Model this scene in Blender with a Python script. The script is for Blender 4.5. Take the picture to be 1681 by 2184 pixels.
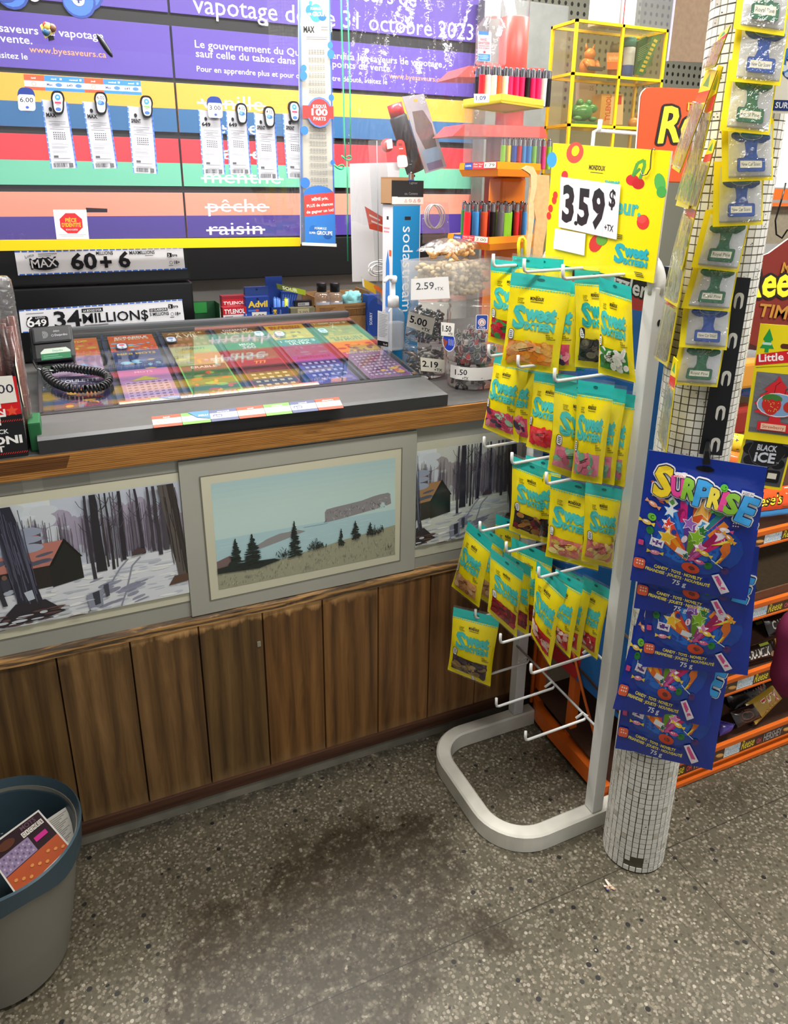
import bpy, math, random
from mathutils import Vector, Matrix, noise
from mathutils.geometry import tessellate_polygon
random.seed(7)
for o in list(bpy.data.objects): bpy.data.objects.remove(o)
SC = bpy.context.scene
COL = SC.collection
PI = math.pi

# ---------------------------------------------------------------- camera
H = 1.55
CAM = Vector((0, 0, H))
RGT = Vector((0.91211221, -0.40985849, 0.00820569))
DWN = Vector((-0.12508963, -0.29732904, -0.94654531))
FWD = Vector((0.39038942, 0.86232909, -0.3224665))
FPX, PX, PY = 1572.81, 840.5, 938.53
cd = bpy.data.cameras.new('camera'); cam = bpy.data.objects.new('camera', cd); COL.objects.link(cam)
cam.matrix_world = Matrix(((RGT.x, -DWN.x, -FWD.x, 0), (RGT.y, -DWN.y, -FWD.y, 0), (RGT.z, -DWN.z, -FWD.z, H), (0, 0, 0, 1)))
cd.sensor_fit = 'VERTICAL'; cd.sensor_height = 24.0; cd.lens = FPX / 2184 * 24.0
cd.shift_y = -(1092 - PY) / 2184; cd.clip_start = 0.02
SC.camera = cam

# ---------------------------------------------------------------- world, lights, exposure
W = bpy.data.worlds.new('world'); SC.world = W; W.use_nodes = True
W.node_tree.nodes['Background'].inputs[0].default_value = (0.90, 0.95, 1.0, 1)
W.node_tree.nodes['Background'].inputs[1].default_value = 0.6
SC.view_settings.view_transform = 'Standard'; SC.view_settings.look = 'None'
SC.view_settings.exposure = 0.0; SC.view_settings.gamma = 1.0
SC.view_settings.use_curve_mapping = False
SC.cycles.use_denoising = True
SC.cycles.max_bounces = 8; SC.cycles.transparent_max_bounces = 24
SC.cycles.caustics_reflective = False; SC.cycles.caustics_refractive = False
CEIL = 2.72
LAMPS = [  # x, y, length along x, width, watts : the ceiling fluorescents
    (0.55, 2.15, 1.25, 0.30, 52), (2.0, 2.15, 1.25, 0.30, 48),
    (0.55, 0.75, 1.25, 0.30, 29), (2.0, 0.75, 1.25, 0.30, 54),
    (-1.1, 2.15, 1.25, 0.30, 22), (2.2, -0.8, 1.25, 0.30, 26)]
for i, (x, y, lx, ly, w) in enumerate(LAMPS):
    ld = bpy.data.lights.new('ceiling_lamp', 'AREA'); ld.shape = 'RECTANGLE'; ld.size = lx; ld.size_y = ly
    ld.energy = w; ld.color = (1.0, 0.975, 0.94)
    lo = bpy.data.objects.new('ceiling_lamp', ld); COL.objects.link(lo); lo.location = (x, y, CEIL - 0.075)

# ---------------------------------------------------------------- helpers
def ray(x, y): return RGT * ((x - PX) / FPX) + DWN * ((y - PY) / FPX) + FWD
def P(x, y, axis, val):
    """photo pixel -> the point of the plane axis = val that it shows"""
    d = ray(x, y); return CAM + d * ((val - CAM[axis]) / d[axis])
def PN(x, y, p, n):
    d = ray(x, y); return CAM + d * ((p - CAM).dot(n) / d.dot(n))
def pxl(p):
    d = p - CAM; z = d.dot(FWD); return (PX + FPX * d.dot(RGT) / z, PY + FPX * d.dot(DWN) / z)
def lin(c):
    return tuple(v / 12.92 if v <= 0.04045 else ((v + 0.055) / 1.055) ** 2.4 for v in c)
def hx(s):
    if not isinstance(s, str): return tuple(s)
    s = s.lstrip('#'); s = s if len(s) == 6 else ''.join(c * 2 for c in s); return lin(tuple(int(s[i:i + 2], 16) / 255 for i in (0, 2, 4)))
def lerp(a, b, t): return a + (b - a) * t

class MB:
    def __init__(s): s.v = []; s.f = []; s.c = []; s.sm = []; s.uv = None
    def face(s, pts, col, smooth=False):
        n = len(s.v); s.v += [tuple(p) for p in pts]; s.f.append(tuple(range(n, n + len(pts)))); s.c.append(col); s.sm.append(smooth)
    def add(s, verts, faces, col, smooth=False):
        n = len(s.v); s.v += [tuple(p) for p in verts]
        for k, f in enumerate(faces):
            s.f.append(tuple(i + n for i in f)); s.c.append(col[k] if isinstance(col, list) else col); s.sm.append(smooth)
    def box(s, lo, hi, col, M=None):
        x0, y0, z0 = lo; x1, y1, z1 = hi
        vs = [Vector(p) for p in ((x0, y0, z0), (x1, y0, z0), (x1, y1, z0), (x0, y1, z0), (x0, y0, z1), (x1, y0, z1), (x1, y1, z1), (x0, y1, z1))]
        if M is not None: vs = [M @ p for p in vs]
        s.add(vs, [(3, 2, 1, 0), (4, 5, 6, 7), (0, 1, 5, 4), (1, 2, 6, 5), (2, 3, 7, 6), (3, 0, 4, 7)], col)
    def bevbox(s, lo, hi, col, b=0.002, M=None):
        """box with chamfered vertical and horizontal edges"""
        import bmesh
        bm = bmesh.new(); bmesh.ops.create_cube(bm, size=1)
        for v in bm.verts: v.co = Vector([lerp(lo[i], hi[i], v.co[i] + 0.5) for i in range(3)])
        bmesh.ops.bevel(bm, geom=bm.edges[:], offset=b, segments=2, profile=0.7, affect='EDGES')
        vs = [v.co.copy() for v in bm.verts]; bm.verts.index_update()
        if M is not None: vs = [M @ p for p in vs]
        s.add(vs, [[v.index for v in f.verts] for f in bm.faces], col, False); bm.free()
    def prism(s, pts, d, col, capcol=None):
        """polygon pts (3d, any order) pushed along the vector d"""
        n = len(pts); pts = [Vector(p) for p in pts]; q = [p + d for p in pts]
        fs = [tuple(range(n)), tuple(range(2 * n - 1, n - 1, -1))] + [(i, (i + 1) % n, n + (i + 1) % n, n + i) for i in range(n)]
        cs = [capcol or col, col] + [col] * n
        s.add(pts + q, fs, cs)
    def tube(s, path, r, col, n=8, closed=False, cap=True):
        path = [Vector(p) for p in path]; m = len(path); rings = []
        rr = r if isinstance(r, (list, tuple)) else [r] * m
        up = None; vs = []
        for i, p in enumerate(path):
            a = path[(i - 1) % m] if (closed or i > 0) else p; b = path[(i + 1) % m] if (closed or i < m - 1) else p
            t = (b - a).normalized()
            if up is None:
                up = t.orthogonal().normalized()
            up = (up - t * up.dot(t)); up = up.normalized() if up.length > 1e-6 else t.orthogonal().normalized()
            w = t.cross(up)
            vs += [p + (up * math.cos(2 * PI * k / n) + w * math.sin(2 * PI * k / n)) * rr[i] for k in range(n)]
        fs = []
        for i in range(m if closed else m - 1):
            j = (i + 1) % m
            fs += [(i * n + k, i * n + (k + 1) % n, j * n + (k + 1) % n, j * n + k) for k in range(n)]
        if cap and not closed: fs += [tuple(range(n - 1, -1, -1)), tuple(range((m - 1) * n, m * n))]
        s.add(vs, fs, col, True)
    def lathe(s, prof, c, col, n=32, M=None, cap0=True, cap1=True, a0=0, a1=2 * PI, sq=0):
        """prof: [(r, z, colour?)...] turned round the vertical through c"""
        vs = []; full = abs(a1 - a0 - 2 * PI) < 1e-6; m = n if full else n + 1
        for pr in prof:
            for k in range(m):
                a = a0 + (a1 - a0) * k / n; p = Vector((pr[0] * math.cos(a), pr[0] * math.sin(a), pr[1]))
                if M is not None: p = M @ p
                vs.append(p + Vector(c))
        fs = []; cs = []
        for i in range(len(prof) - 1):
            cc = prof[i][2] if len(prof[i]) > 2 else col
            for k in range(n if full else n):
                k2 = (k + 1) % m
                fs.append((i * m + k, i * m + k2, (i + 1) * m + k2, (i + 1) * m + k)); cs.append(cc)
        if full:
            if cap0: fs.append(tuple(range(m - 1, -1, -1))); cs.append(prof[0][2] if len(prof[0]) > 2 else col)
            if cap1: fs.append(tuple(range((len(prof) - 1) * m, len(prof) * m))); cs.append(prof[-1][2] if len(prof[-1]) > 2 else col)
        s.add(vs, fs, cs, True)
    def sphere(s, c, r, col, n=12, sc=(1, 1, 1), M=None):
        vs = []; m = max(4, n // 2)
        for i in range(m + 1):
            t = PI * i / m
            for k in range(n):
                a = 2 * PI * k / n
                p = Vector((math.sin(t) * math.cos(a) * sc[0], math.sin(t) * math.sin(a) * sc[1], math.cos(t) * sc[2])) * r
                if M is not None: p = M @ p
                vs.append(p + Vector(c))
        s.add(vs, [(i * n + k, (i + 1) * n + k, (i + 1) * n + (k + 1) % n, i * n + (k + 1) % n) for i in range(m) for k in range(n)], col, True)
    def build(s, name, mat, parent=None, loc=None):
        me = bpy.data.meshes.new(name)
        v = s.v
        if loc is not None: v = [(p[0] - loc[0], p[1] - loc[1], p[2] - loc[2]) for p in v]
        me.from_pydata(v, [], s.f)
        ca = me.color_attributes.new('Col', 'FLOAT_COLOR', 'CORNER'); buf = []
        for f, c in zip(s.f, s.c): buf += [c[0], c[1], c[2], 1.0] * len(f)
        ca.data.foreach_set('color', buf)
        me.polygons.foreach_set('use_smooth', s.sm)
        if s.uv:
            ul = me.uv_layers.new(name='UVMap'); ul.data.foreach_set('uv', s.uv)
        me.materials.append(mat); me.update()
        o = bpy.data.objects.new(name, me); COL.objects.link(o)
        if loc is not None: o.location = loc
        if parent is not None:
            o.parent = parent
            if loc is None: o.matrix_parent_inverse = parent.matrix_world.inverted() if False else Matrix.Translation(-parent.location)
        return o

def tag(o, label, cat, group=None, kind=None):
    o['label'] = label; o['category'] = cat
    if group: o['group'] = group
    if kind: o['kind'] = kind
    return o
def thing(name, label, cat, loc=(0, 0, 0), group=None):
    o = bpy.data.objects.new(name, None); COL.objects.link(o); o.location = loc; o.empty_display_size = 0.02
    return tag(o, label, cat, group)
def struct(o): o['kind'] = 'structure'; return o
def copy_tree(o, parent=None, delta=None):
    c = o.copy(); COL.objects.link(c)
    if parent is not None: c.parent = parent
    if delta is not None: c.location = c.location + delta
    for ch in list(o.children):
        copy_tree(ch, c)
    return c

# ---- text outlines, cached
_T = {}
def textpoly(s, bold=0.0, shear=0.0, space=1.0):
    k = (s, round(bold, 3), shear, space)
    if k in _T: return _T[k]
    cu = bpy.data.curves.new('t', 'FONT'); cu.body = s; cu.size = 1.0; cu.offset = bold; cu.shear = shear; cu.resolution_u = 2; cu.fill_mode = 'FRONT'; cu.space_character = space
    ob = bpy.data.objects.new('t', cu); COL.objects.link(ob)
    dg = bpy.context.evaluated_depsgraph_get(); me = bpy.data.meshes.new_from_object(ob.evaluated_get(dg))
    vs = [(v.co.x, v.co.y) for v in me.vertices]; fs = [tuple(p.vertices) for p in me.polygons]
    bpy.data.objects.remove(ob); bpy.data.curves.remove(cu); bpy.data.meshes.remove(me)
    if vs:
        x0 = min(v[0] for v in vs); x1 = max(v[0] for v in vs)
    else: x0 = x1 = 0
    _T[k] = (vs, fs, x0, x1); return _T[k]
CAPH = 0.70   # cap height of the built-in font at size 1

class Art:
    """flat print: shapes in units with the origin top left, y down; later items lie over earlier ones"""
    def __init__(s, w, h): s.w = w; s.h = h; s.it = []
    def poly(s, pts, col): s.it.append(([(p[0], p[1]) for p in pts], [tuple(range(len(pts)))], hx(col))); return s
    def rect(s, x, y, w, h, col, rot=0):
        c = [(x, y), (x + w, y), (x + w, y + h), (x, y + h)]
        if rot:
            cx, cy = x + w / 2, y + h / 2; a = math.radians(rot); ca, sa = math.cos(a), math.sin(a)
            c = [(cx + (p[0] - cx) * ca - (p[1] - cy) * sa, cy + (p[0] - cx) * sa + (p[1] - cy) * ca) for p in c]
        return s.poly(c, col)
    def rrect(s, x, y, w, h, r, col, n=4):
        pts = []
        for cx, cy, a0 in ((x + w - r, y + r, -90), (x + w - r, y + h - r, 0), (x + r, y + h - r, 90), (x + r, y + r, 180)):
            for i in range(n + 1):
                a = math.radians(a0 + 90 * i / n); pts.append((cx + r * math.cos(a), cy + r * math.sin(a)))
        return s.poly(pts, col)
    def ell(s, cx, cy, rx, ry, col, n=16, rot=0):
        a = math.radians(rot); ca, sa = math.cos(a), math.sin(a); pts = []
        for i in range(n):
            t = 2 * PI * i / n; u, v = rx * math.cos(t), ry * math.sin(t); pts.append((cx + u * ca - v * sa, cy + u * sa + v * ca))
        return s.poly(pts, col)
    def ring(s, cx, cy, r, w, col, n=24, ry=None):
        ry = ry or r
        vs = []; fs = []
        for i in range(n):
            t = 2 * PI * i / n; vs += [(cx + r * math.cos(t), cy + ry * math.sin(t)), (cx + (r - w) * math.cos(t), cy + (ry - w) * math.sin(t))]
            j = (i + 1) % n; fs.append((2 * i, 2 * j, 2 * j + 1, 2 * i + 1))
        s.it.append((vs, fs, hx(col))); return s
    def star(s, cx, cy, r, col, rot=0, k=0.45):
        pts = []
        for i in range(10):
            a = math.radians(rot - 90 + 36 * i); q = r if i % 2 == 0 else r * k; pts.append((cx + q * math.cos(a), cy + q * math.sin(a)))
        vs = pts + [(cx, cy)]; s.it.append((vs, [(i, (i + 1) % 10, 10) for i in range(10)], hx(col))); return s
    def line(s, pts, w, col):
        for a, b in zip(pts[:-1], pts[1:]):
            dx, dy = b[0] - a[0], b[1] - a[1]; l = math.hypot(dx, dy) or 1; nx, ny = -dy / l * w / 2, dx / l * w / 2
            s.poly([(a[0] + nx, a[1] + ny), (b[0] + nx, b[1] + ny), (b[0] - nx, b[1] - ny), (a[0] - nx, a[1] - ny)], col)
        return s
    def text(s, t, x, y, h, col, al='l', w=None, bold=0.012, rot=0, shear=0, xs=1.0):
        """baseline at (x, y), cap height h; w squeezes or stretches to that width"""
        vs, fs, x0, x1 = textpoly(t, min(bold, .14) * 0.42, shear)
        if not vs: return s
        k = h / CAPH; kx = k * xs if w is None else w / max(1e-6, x1 - x0); wid = (x1 - x0) * kx
        ox = {'l': 0, 'c': -wid / 2, 'r': -wid}[al]; a = math.radians(rot); ca, sa = math.cos(a), math.sin(a); out = []
        for v in vs:
            u, q = ox + (v[0] - x0) * kx, -v[1] * k; out.append((x + u * ca - q * sa, y + u * sa + q * ca))
        s.it.append((out, fs, hx(col))); return s
    def outl(s, t, x, y, h, col, r, **k):
        """the word fattened by r: copies shifted all round"""
        for i in range(12): a = 2 * PI * i / 12; s.text(t, x + r * math.cos(a), y + r * math.sin(a), h, col, **k)
        return s
    def merge(s, other, x, y, k=1.0, rot=0):
        a = math.radians(rot); ca, sa = math.cos(a) * k, math.sin(a) * k
        for vs, fs, c in other.it: s.it.append(([(x + v[0] * ca - v[1] * sa, y + v[0] * sa + v[1] * ca) for v in vs], fs, c))
        return s
    def fine(s, L):
        """cut every shape into pieces no longer than L so that it follows a bulging surface"""
        out = []
        for vs, fs, c in s.it:
            V = list(vs); T = []
            for f in fs:
                if len(f) == 3: T.append(tuple(f))
                else: T += [tuple(f[i] for i in t) for t in tessellate_polygon([[Vector((V[i][0], V[i][1], 0)) for i in f]])]
            R = []; cache = {}
            while T:
                t = T.pop(); e = [((V[t[i]][0] - V[t[i - 2]][0]) ** 2 + (V[t[i]][1] - V[t[i - 2]][1]) ** 2, i) for i in range(3)]; d, i = max(e)
                if d <= L * L: R.append(t); continue
                a, b, o = t[i], t[i - 2], t[i - 1]; k = (min(a, b), max(a, b))
                if k not in cache: cache[k] = len(V); V.append(((V[a][0] + V[b][0]) / 2, (V[a][1] + V[b][1]) / 2))
                m = cache[k]; T += [(a, m, o), (m, b, o)]
            out.append((V, R, c))
        s.it = out; return s
    def emit(s, mb, mp, h0=0.0002, dl=0.00003, clip=False):
        h = h0
        for vs, fs, c in s.it:
            if clip: vs = [(min(max(v[0], 0), s.w), min(max(v[1], 0), s.h)) for v in vs]
            mb.add([mp(v[0] / s.w, v[1] / s.h, h) for v in vs], fs, c); h += dl

class Quad:
    """plane piece with corners TL TR BR BL; (u right, v down, h toward the viewer)"""
    def __init__(s, tl, tr, br, bl, toward=None):
        s.c = [Vector(p) for p in (tl, tr, br, bl)]
        n = (s.c[3] - s.c[0]).cross(s.c[1] - s.c[0]) + (s.c[2] - s.c[1]).cross(s.c[2] - s.c[3]); n.normalize()
        t = (toward or CAM) - (s.c[0] + s.c[2]) / 2
        if n.dot(t) < 0: n = -n
        s.n = n
    def __call__(s, u, v, h=0.0):
        tl, tr, br, bl = s.c
        return (tl * (1 - u) + tr * u) * (1 - v) + (bl * (1 - u) + br * u) * v + s.n * h
    def w(s): return (s.c[1] - s.c[0]).length
    def h(s): return (s.c[3] - s.c[0]).length
    def slab(s, mb, t, col, side=None):
        """board of thickness t behind the quad"""
        f = [s(0, 0), s(1, 0), s(1, 1), s(0, 1)]; d = s.n * -t
        mb.prism(f, d, side or col, col)
def Qp(tl, tr, br, bl, axis, val): return Quad(*[P(p[0], p[1], axis, val) for p in (tl, tr, br, bl)])
def Qn(tl, tr, br, bl, p, n): return Quad(*[PN(q[0], q[1], p, n) for q in (tl, tr, br, bl)])

# ---------------------------------------------------------------- materials
def newmat(name):
    m = bpy.data.materials.new(name); m.use_nodes = True; nt = m.node_tree
    return m, nt, nt.nodes['Principled BSDF']
def nd(nt, t, **kw):
    n = nt.nodes.new(t)
    for k, v in kw.items():
        if k.startswith('i_'):
            kk = k[2:]; n.inputs[int(kk) if kk.isdigit() else kk].default_value = v
        else: setattr(n, k, v)
    return n
def lk(nt, a, b): nt.links.new(a, b)
def vcm(name, rough=0.5, metal=0.0, spec=0.5, coat=0.0, bump=0.0, bscale=200, grain=0.0):
    m, nt, b = newmat(name); a = nd(nt, 'ShaderNodeAttribute', attribute_name='Col')
    b.inputs['Roughness'].default_value = rough; b.inputs['Metallic'].default_value = metal
    b.inputs['Specular IOR Level'].default_value = spec; b.inputs['Coat Weight'].default_value = coat; b.inputs['Coat Roughness'].default_value = 0.12
    out = a.outputs['Color']
    if grain:
        n = nd(nt, 'ShaderNodeTexNoise', i_Scale=bscale); mx = nd(nt, 'ShaderNodeMix', data_type='RGBA', blend_type='MULTIPLY'); mx.inputs[0].default_value = grain
        tc = nd(nt, 'ShaderNodeTexCoord'); lk(nt, tc.outputs['Object'], n.inputs['Vector'])
        r = nd(nt, 'ShaderNodeValToRGB'); r.color_ramp.elements[0].position = 0.3; r.color_ramp.elements[0].color = (0.4, 0.4, 0.4, 1); r.color_ramp.elements[1].position = 0.7
        lk(nt, n.outputs['Fac'], r.inputs[0]); lk(nt, out, mx.inputs[6]); lk(nt, r.outputs[0], mx.inputs[7]); out = mx.outputs[2]
    lk(nt, out, b.inputs['Base Color'])
    if bump:
        n = nd(nt, 'ShaderNodeTexNoise', i_Scale=bscale, i_Detail=3.0); bp = nd(nt, 'ShaderNodeBump'); bp.inputs['Strength'].default_value = bump; bp.inputs['Distance'].default_value = 0.002
        tc = nd(nt, 'ShaderNodeTexCoord'); lk(nt, tc.outputs['Object'], n.inputs['Vector']); lk(nt, n.outputs['Fac'], bp.inputs['Height']); lk(nt, bp.outputs[0], b.inputs['Normal'])
    return m
M_PAPER = vcm('paper', 0.75, spec=0.3)
M_CARD = vcm('printed_card', 0.5, spec=0.4)
M_GLOSS = vcm('glossy_print', 0.22, spec=0.5, coat=0.3)
M_BAG = vcm('candy_bag_film', 0.24, spec=0.5, coat=0.35, bump=0.25, bscale=60)
M_PLAST = vcm('plastic', 0.32, spec=0.5)
M_MATTE = vcm('matte_plastic', 0.55, spec=0.35)
M_METAL = vcm('painted_metal', 0.38, spec=0.5, grain=0.25, bscale=25)
M_FOIL = vcm('silver_foil', 0.34, metal=0.5, bump=0.3, bscale=120)
M_CHROME = vcm('chrome', 0.18, metal=1.0)
M_BOARD = vcm('cardboard', 0.85, spec=0.2, grain=0.25, bscale=90)
M_CLOTH = vcm('cloth', 0.95, spec=0.1, bump=0.4, bscale=500)
M_DIRTY = vcm('grubby_paint', 0.5, spec=0.4, grain=0.5, bscale=9)

def clearmat(name, tint=(1, 1, 1), refl=1.0, rough=0.03, haze=0.0, hazecol=(1, 1, 1), bump=0.0, bscale=20, ior=1.45):
    """thin clear plastic or glass: what is behind shows through, the surface reflects by Fresnel; haze = share of milky scatter"""
    m = bpy.data.materials.new(name); m.use_nodes = True; nt = m.node_tree; nt.nodes.clear()
    out = nd(nt, 'ShaderNodeOutputMaterial'); tr = nd(nt, 'ShaderNodeBsdfTransparent'); tr.inputs[0].default_value = (*tint, 1)
    gl = nd(nt, 'ShaderNodeBsdfGlossy'); gl.inputs['Roughness'].default_value = rough
    fr = nd(nt, 'ShaderNodeLayerWeight'); fr.inputs['Blend'].default_value = 0.5   # Schlick's Fresnel, the same from both sides
    pw = nd(nt, 'ShaderNodeMath', operation='POWER'); pw.inputs[1].default_value = 5.0; lk(nt, fr.outputs['Facing'], pw.inputs[0])
    sk = nd(nt, 'ShaderNodeMath', operation='MULTIPLY_ADD'); sk.inputs[1].default_value = 0.955; sk.inputs[2].default_value = 0.045; lk(nt, pw.outputs[0], sk.inputs[0])
    mu = nd(nt, 'ShaderNodeMath', operation='MULTIPLY'); mu.inputs[1].default_value = refl; lk(nt, sk.outputs[0], mu.inputs[0]); mu.use_clamp = True
    base = tr.outputs[0]
    if haze:
        df = nd(nt, 'ShaderNodeBsdfDiffuse'); df.inputs[0].default_value = (*hazecol, 1); tl = nd(nt, 'ShaderNodeBsdfTranslucent'); tl.inputs[0].default_value = (*hazecol, 1)
        ad = nd(nt, 'ShaderNodeMixShader'); ad.inputs[0].default_value = 0.5; lk(nt, df.outputs[0], ad.inputs[1]); lk(nt, tl.outputs[0], ad.inputs[2])
        mh = nd(nt, 'ShaderNodeMixShader'); mh.inputs[0].default_value = haze; lk(nt, tr.outputs[0], mh.inputs[1]); lk(nt, ad.outputs[0], mh.inputs[2]); base = mh.outputs[0]
    mx = nd(nt, 'ShaderNodeMixShader'); lk(nt, mu.outputs[0], mx.inputs[0]); lk(nt, base, mx.inputs[1]); lk(nt, gl.outputs[0], mx.inputs[2])
    if bump:
        n = nd(nt, 'ShaderNodeTexNoise', i_Scale=bscale, i_Detail=4.0); bp = nd(nt, 'ShaderNodeBump'); bp.inputs['Strength'].default_value = bump; bp.inputs['Distance'].default_value = 0.01
        tc = nd(nt, 'ShaderNodeTexCoord'); lk(nt, tc.outputs['Object'], n.inputs['Vector']); lk(nt, n.outputs['Fac'], bp.inputs['Height'])
        lk(nt, bp.outputs[0], gl.inputs['Normal']); lk(nt, bp.outputs[0], fr.inputs['Normal'])
    lk(nt, mx.outputs[0], out.inputs[0]); return m
M_GLASS = clearmat('display_glass', (0.97, 0.99, 0.98), 1.25, 0.01)
M_PLEXI = clearmat('plexiglass', (0.97, 0.98, 0.98), 1.0, 0.02, haze=0.012)
M_ACRYL = clearmat('clear_acrylic', (0.93, 0.95, 0.95), 1.0, 0.04, haze=0.06)
M_JAR = clearmat('jar_plastic', (0.93, 0.93, 0.92), 1.3, 0.05, haze=0.09)
M_FILM = clearmat('crumpled_film', (0.97, 0.97, 0.99), 1.5, 0.10, haze=0.04, bump=0.5, bscale=16)
M_WRAP = clearmat('clear_wrap', (0.97, 0.97, 0.97), 2.0, 0.08, haze=0.06, bump=0.8, bscale=60)
M_YACR = clearmat('smoked_yellow_acrylic', (0.86, 0.80, 0.62), 1.0, 0.05, haze=0.10, hazecol=(0.75, 0.66, 0.4))
M_TUB = clearmat('frosted_tub', (0.96, 0.96, 0.95), 0.8, 0.05, haze=0.19, hazecol=(0.95, 0.95, 0.95))

# ================================================================ room
def terrazzo():
    m, nt, b = newmat('terrazzo_floor'); tc = nd(nt, 'ShaderNodeTexCoord'); co = tc.outputs['Object']
    def vor(scale, feat='F1'):
        v = nd(nt, 'ShaderNodeTexVoronoi', feature=feat, i_Scale=scale); lk(nt, co, v.inputs['Vector']); return v
    def mix(fac, a, c, mode='MIX'):
        x = nd(nt, 'ShaderNodeMix', data_type='RGBA', blend_type=mode)
        if hasattr(fac, 'node'): lk(nt, fac, x.inputs[0])
        else: x.inputs[0].default_value = fac
        for i, q in ((6, a), (7, c)):
            if hasattr(q, 'node'): lk(nt, q, x.inputs[i])
            else: x.inputs[i].default_value = (*hx(q), 1)
        return x.outputs[2]
    def ramp(src, p0, p1, c0=(0, 0, 0, 1), c1=(1, 1, 1, 1)):
        r = nd(nt, 'ShaderNodeValToRGB'); e = r.color_ramp.elements; e[0].position = p0; e[0].color = c0; e[1].position = p1; e[1].color = c1; lk(nt, src, r.inputs[0]); return r.outputs[0]
    def math_(op, a, c=None):
        n = nd(nt, 'ShaderNodeMath', operation=op)
        for i, q in ((0, a), (1, c)):
            if q is None: continue
            if hasattr(q, 'node'): lk(nt, q, n.inputs[i])
            else: n.inputs[i].default_value = q
        return n.outputs[0]
    def chips(scale, lo, hi, size):
        """share of cells between lo and hi of a random value, cut to blobs"""
        v = vor(scale); sx = nd(nt, 'ShaderNodeSeparateColor'); lk(nt, v.outputs['Color'], sx.inputs[0])
        a = math_('GREATER_THAN', sx.outputs[0], lo); c = math_('LESS_THAN', sx.outputs[0], hi)
        d = math_('LESS_THAN', v.outputs['Distance'], size); return math_('MULTIPLY', math_('MULTIPLY', a, c), d), sx
    big = nd(nt, 'ShaderNodeTexNoise', i_Scale=3.5, i_Detail=4.0); lk(nt, co, big.inputs['Vector'])
    c0 = mix(ramp(big.outputs['Fac'], 0.35, 0.65), '#565040', '#625b4b')
    fine = nd(nt, 'ShaderNodeTexNoise', i_Scale=220.0, i_Detail=3.0); lk(nt, co, fine.inputs['Vector'])
    c0 = mix(ramp(fine.outputs['Fac'], 0.4, 0.62), mix(0.45, c0, '#4c4a40'), c0)
    v0 = vor(135); s0 = nd(nt, 'ShaderNodeSeparateColor'); lk(nt, v0.outputs['Color'], s0.inputs[0])
    r0 = nd(nt, 'ShaderNodeValToRGB'); e0 = r0.color_ramp.elements; e0[0].position = 0.0; e0[0].color = (*hx('#3f3a2d'), 1); e0[1].position = 1.0; e0[1].color = (*hx('#989080'), 1)
    for p_, c_ in ((0.3, '#564f40'), (0.6, '#676050'), (0.85, '#7c7463')): q_ = e0.new(p_); q_.color = (*hx(c_), 1)
    lk(nt, s0.outputs[2], r0.inputs[0]); c0 = mix(mix(math_('MULTIPLY', math_('LESS_THAN', v0.outputs['Distance'], 0.52), 0.8), '#000', '#fff'), c0, r0.outputs[0])
    f1, s1 = chips(170, 0.0, 0.14, 0.42); c1 = mix(f1, c0, mix(s1.outputs[1], '#7d7566', '#938b79'))
    f2, s2 = chips(120, 0.30, 0.47, 0.40); c2 = mix(f2, c1, mix(s2.outputs[1], '#807464', '#6a6456'))
    f3, _ = chips(75, 0.86, 0.95, 0.36); c3 = mix(f3, c2, '#57503f')
    f4, s4 = chips(58, 0.0, 0.075, 0.33); c4 = mix(f4, c3, mix(s4.outputs[1], '#191919', '#34332f'))
    f5, _ = chips(95, 0.55, 0.60, 0.36); c5 = mix(f5, c4, '#a09887')
    # ground-in dirt: blobs round the worn places in front of the counter
    wob = nd(nt, 'ShaderNodeTexNoise', i_Scale=7.0, i_Detail=6.0); lk(nt, co, wob.inputs['Vector'])
    sub = nd(nt, 'ShaderNodeVectorMath', operation='SUBTRACT'); lk(nt, wob.outputs['Color'], sub.inputs[0]); sub.inputs[1].default_value = (0.5, 0.5, 0.5)
    sc = nd(nt, 'ShaderNodeVectorMath', operation='SCALE'); lk(nt, sub.outputs[0], sc.inputs[0]); sc.inputs['Scale'].default_value = 0.34
    wp = nd(nt, 'ShaderNodeVectorMath', operation='ADD'); lk(nt, co, wp.inputs[0]); lk(nt, sc.outputs[0], wp.inputs[1])
    tot = None
    for x, y, r in STAINS:
        d = nd(nt, 'ShaderNodeVectorMath', operation='DISTANCE'); lk(nt, wp.outputs[0], d.inputs[0]); d.inputs[1].default_value = (x, y, 0)
        mr = nd(nt, 'ShaderNodeMapRange'); mr.inputs['From Min'].default_value = r; mr.inputs['From Max'].default_value = r * 0.62; lk(nt, d.outputs['Value'], mr.inputs['Value'])
        tot = mr.outputs[0] if tot is None else math_('MAXIMUM', tot, mr.outputs[0])
    sp = nd(nt, 'ShaderNodeTexNoise', i_Scale=38.0, i_Detail=5.0); lk(nt, co, sp.inputs['Vector'])
    st = math_('MULTIPLY', tot, ramp(sp.outputs['Fac'], 0.30, 0.50))
    c6 = mix(math_('MULTIPLY', st, 0.95), c5, mix(0.82, c5, '#2a200b', 'MIX'))
    # slab joints
    sx = nd(nt, 'ShaderNodeSeparateXYZ'); lk(nt, co, sx.inputs[0])
    jy = math_('LESS_THAN', math_('ABSOLUTE', math_('SUBTRACT', sx.outputs[1], 1.003)), 0.0013)
    jx = math_('MULTIPLY', math_('LESS_THAN', math_('ABSOLUTE', math_('SUBTRACT', sx.outputs[0], 1.208)), 0.0011), math_('LESS_THAN', sx.outputs[1], 1.003))
    jt = math_('MAXIMUM', jy, jx); c7 = mix(math_('MULTIPLY', jt, 0.75), c6, '#1f1c16')
    # mottled floor band, darker towards the foot of the counter
    gr = nd(nt, 'ShaderNodeMapRange'); gr.inputs['From Min'].default_value = 1.52; gr.inputs['From Max'].default_value = 1.585
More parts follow.
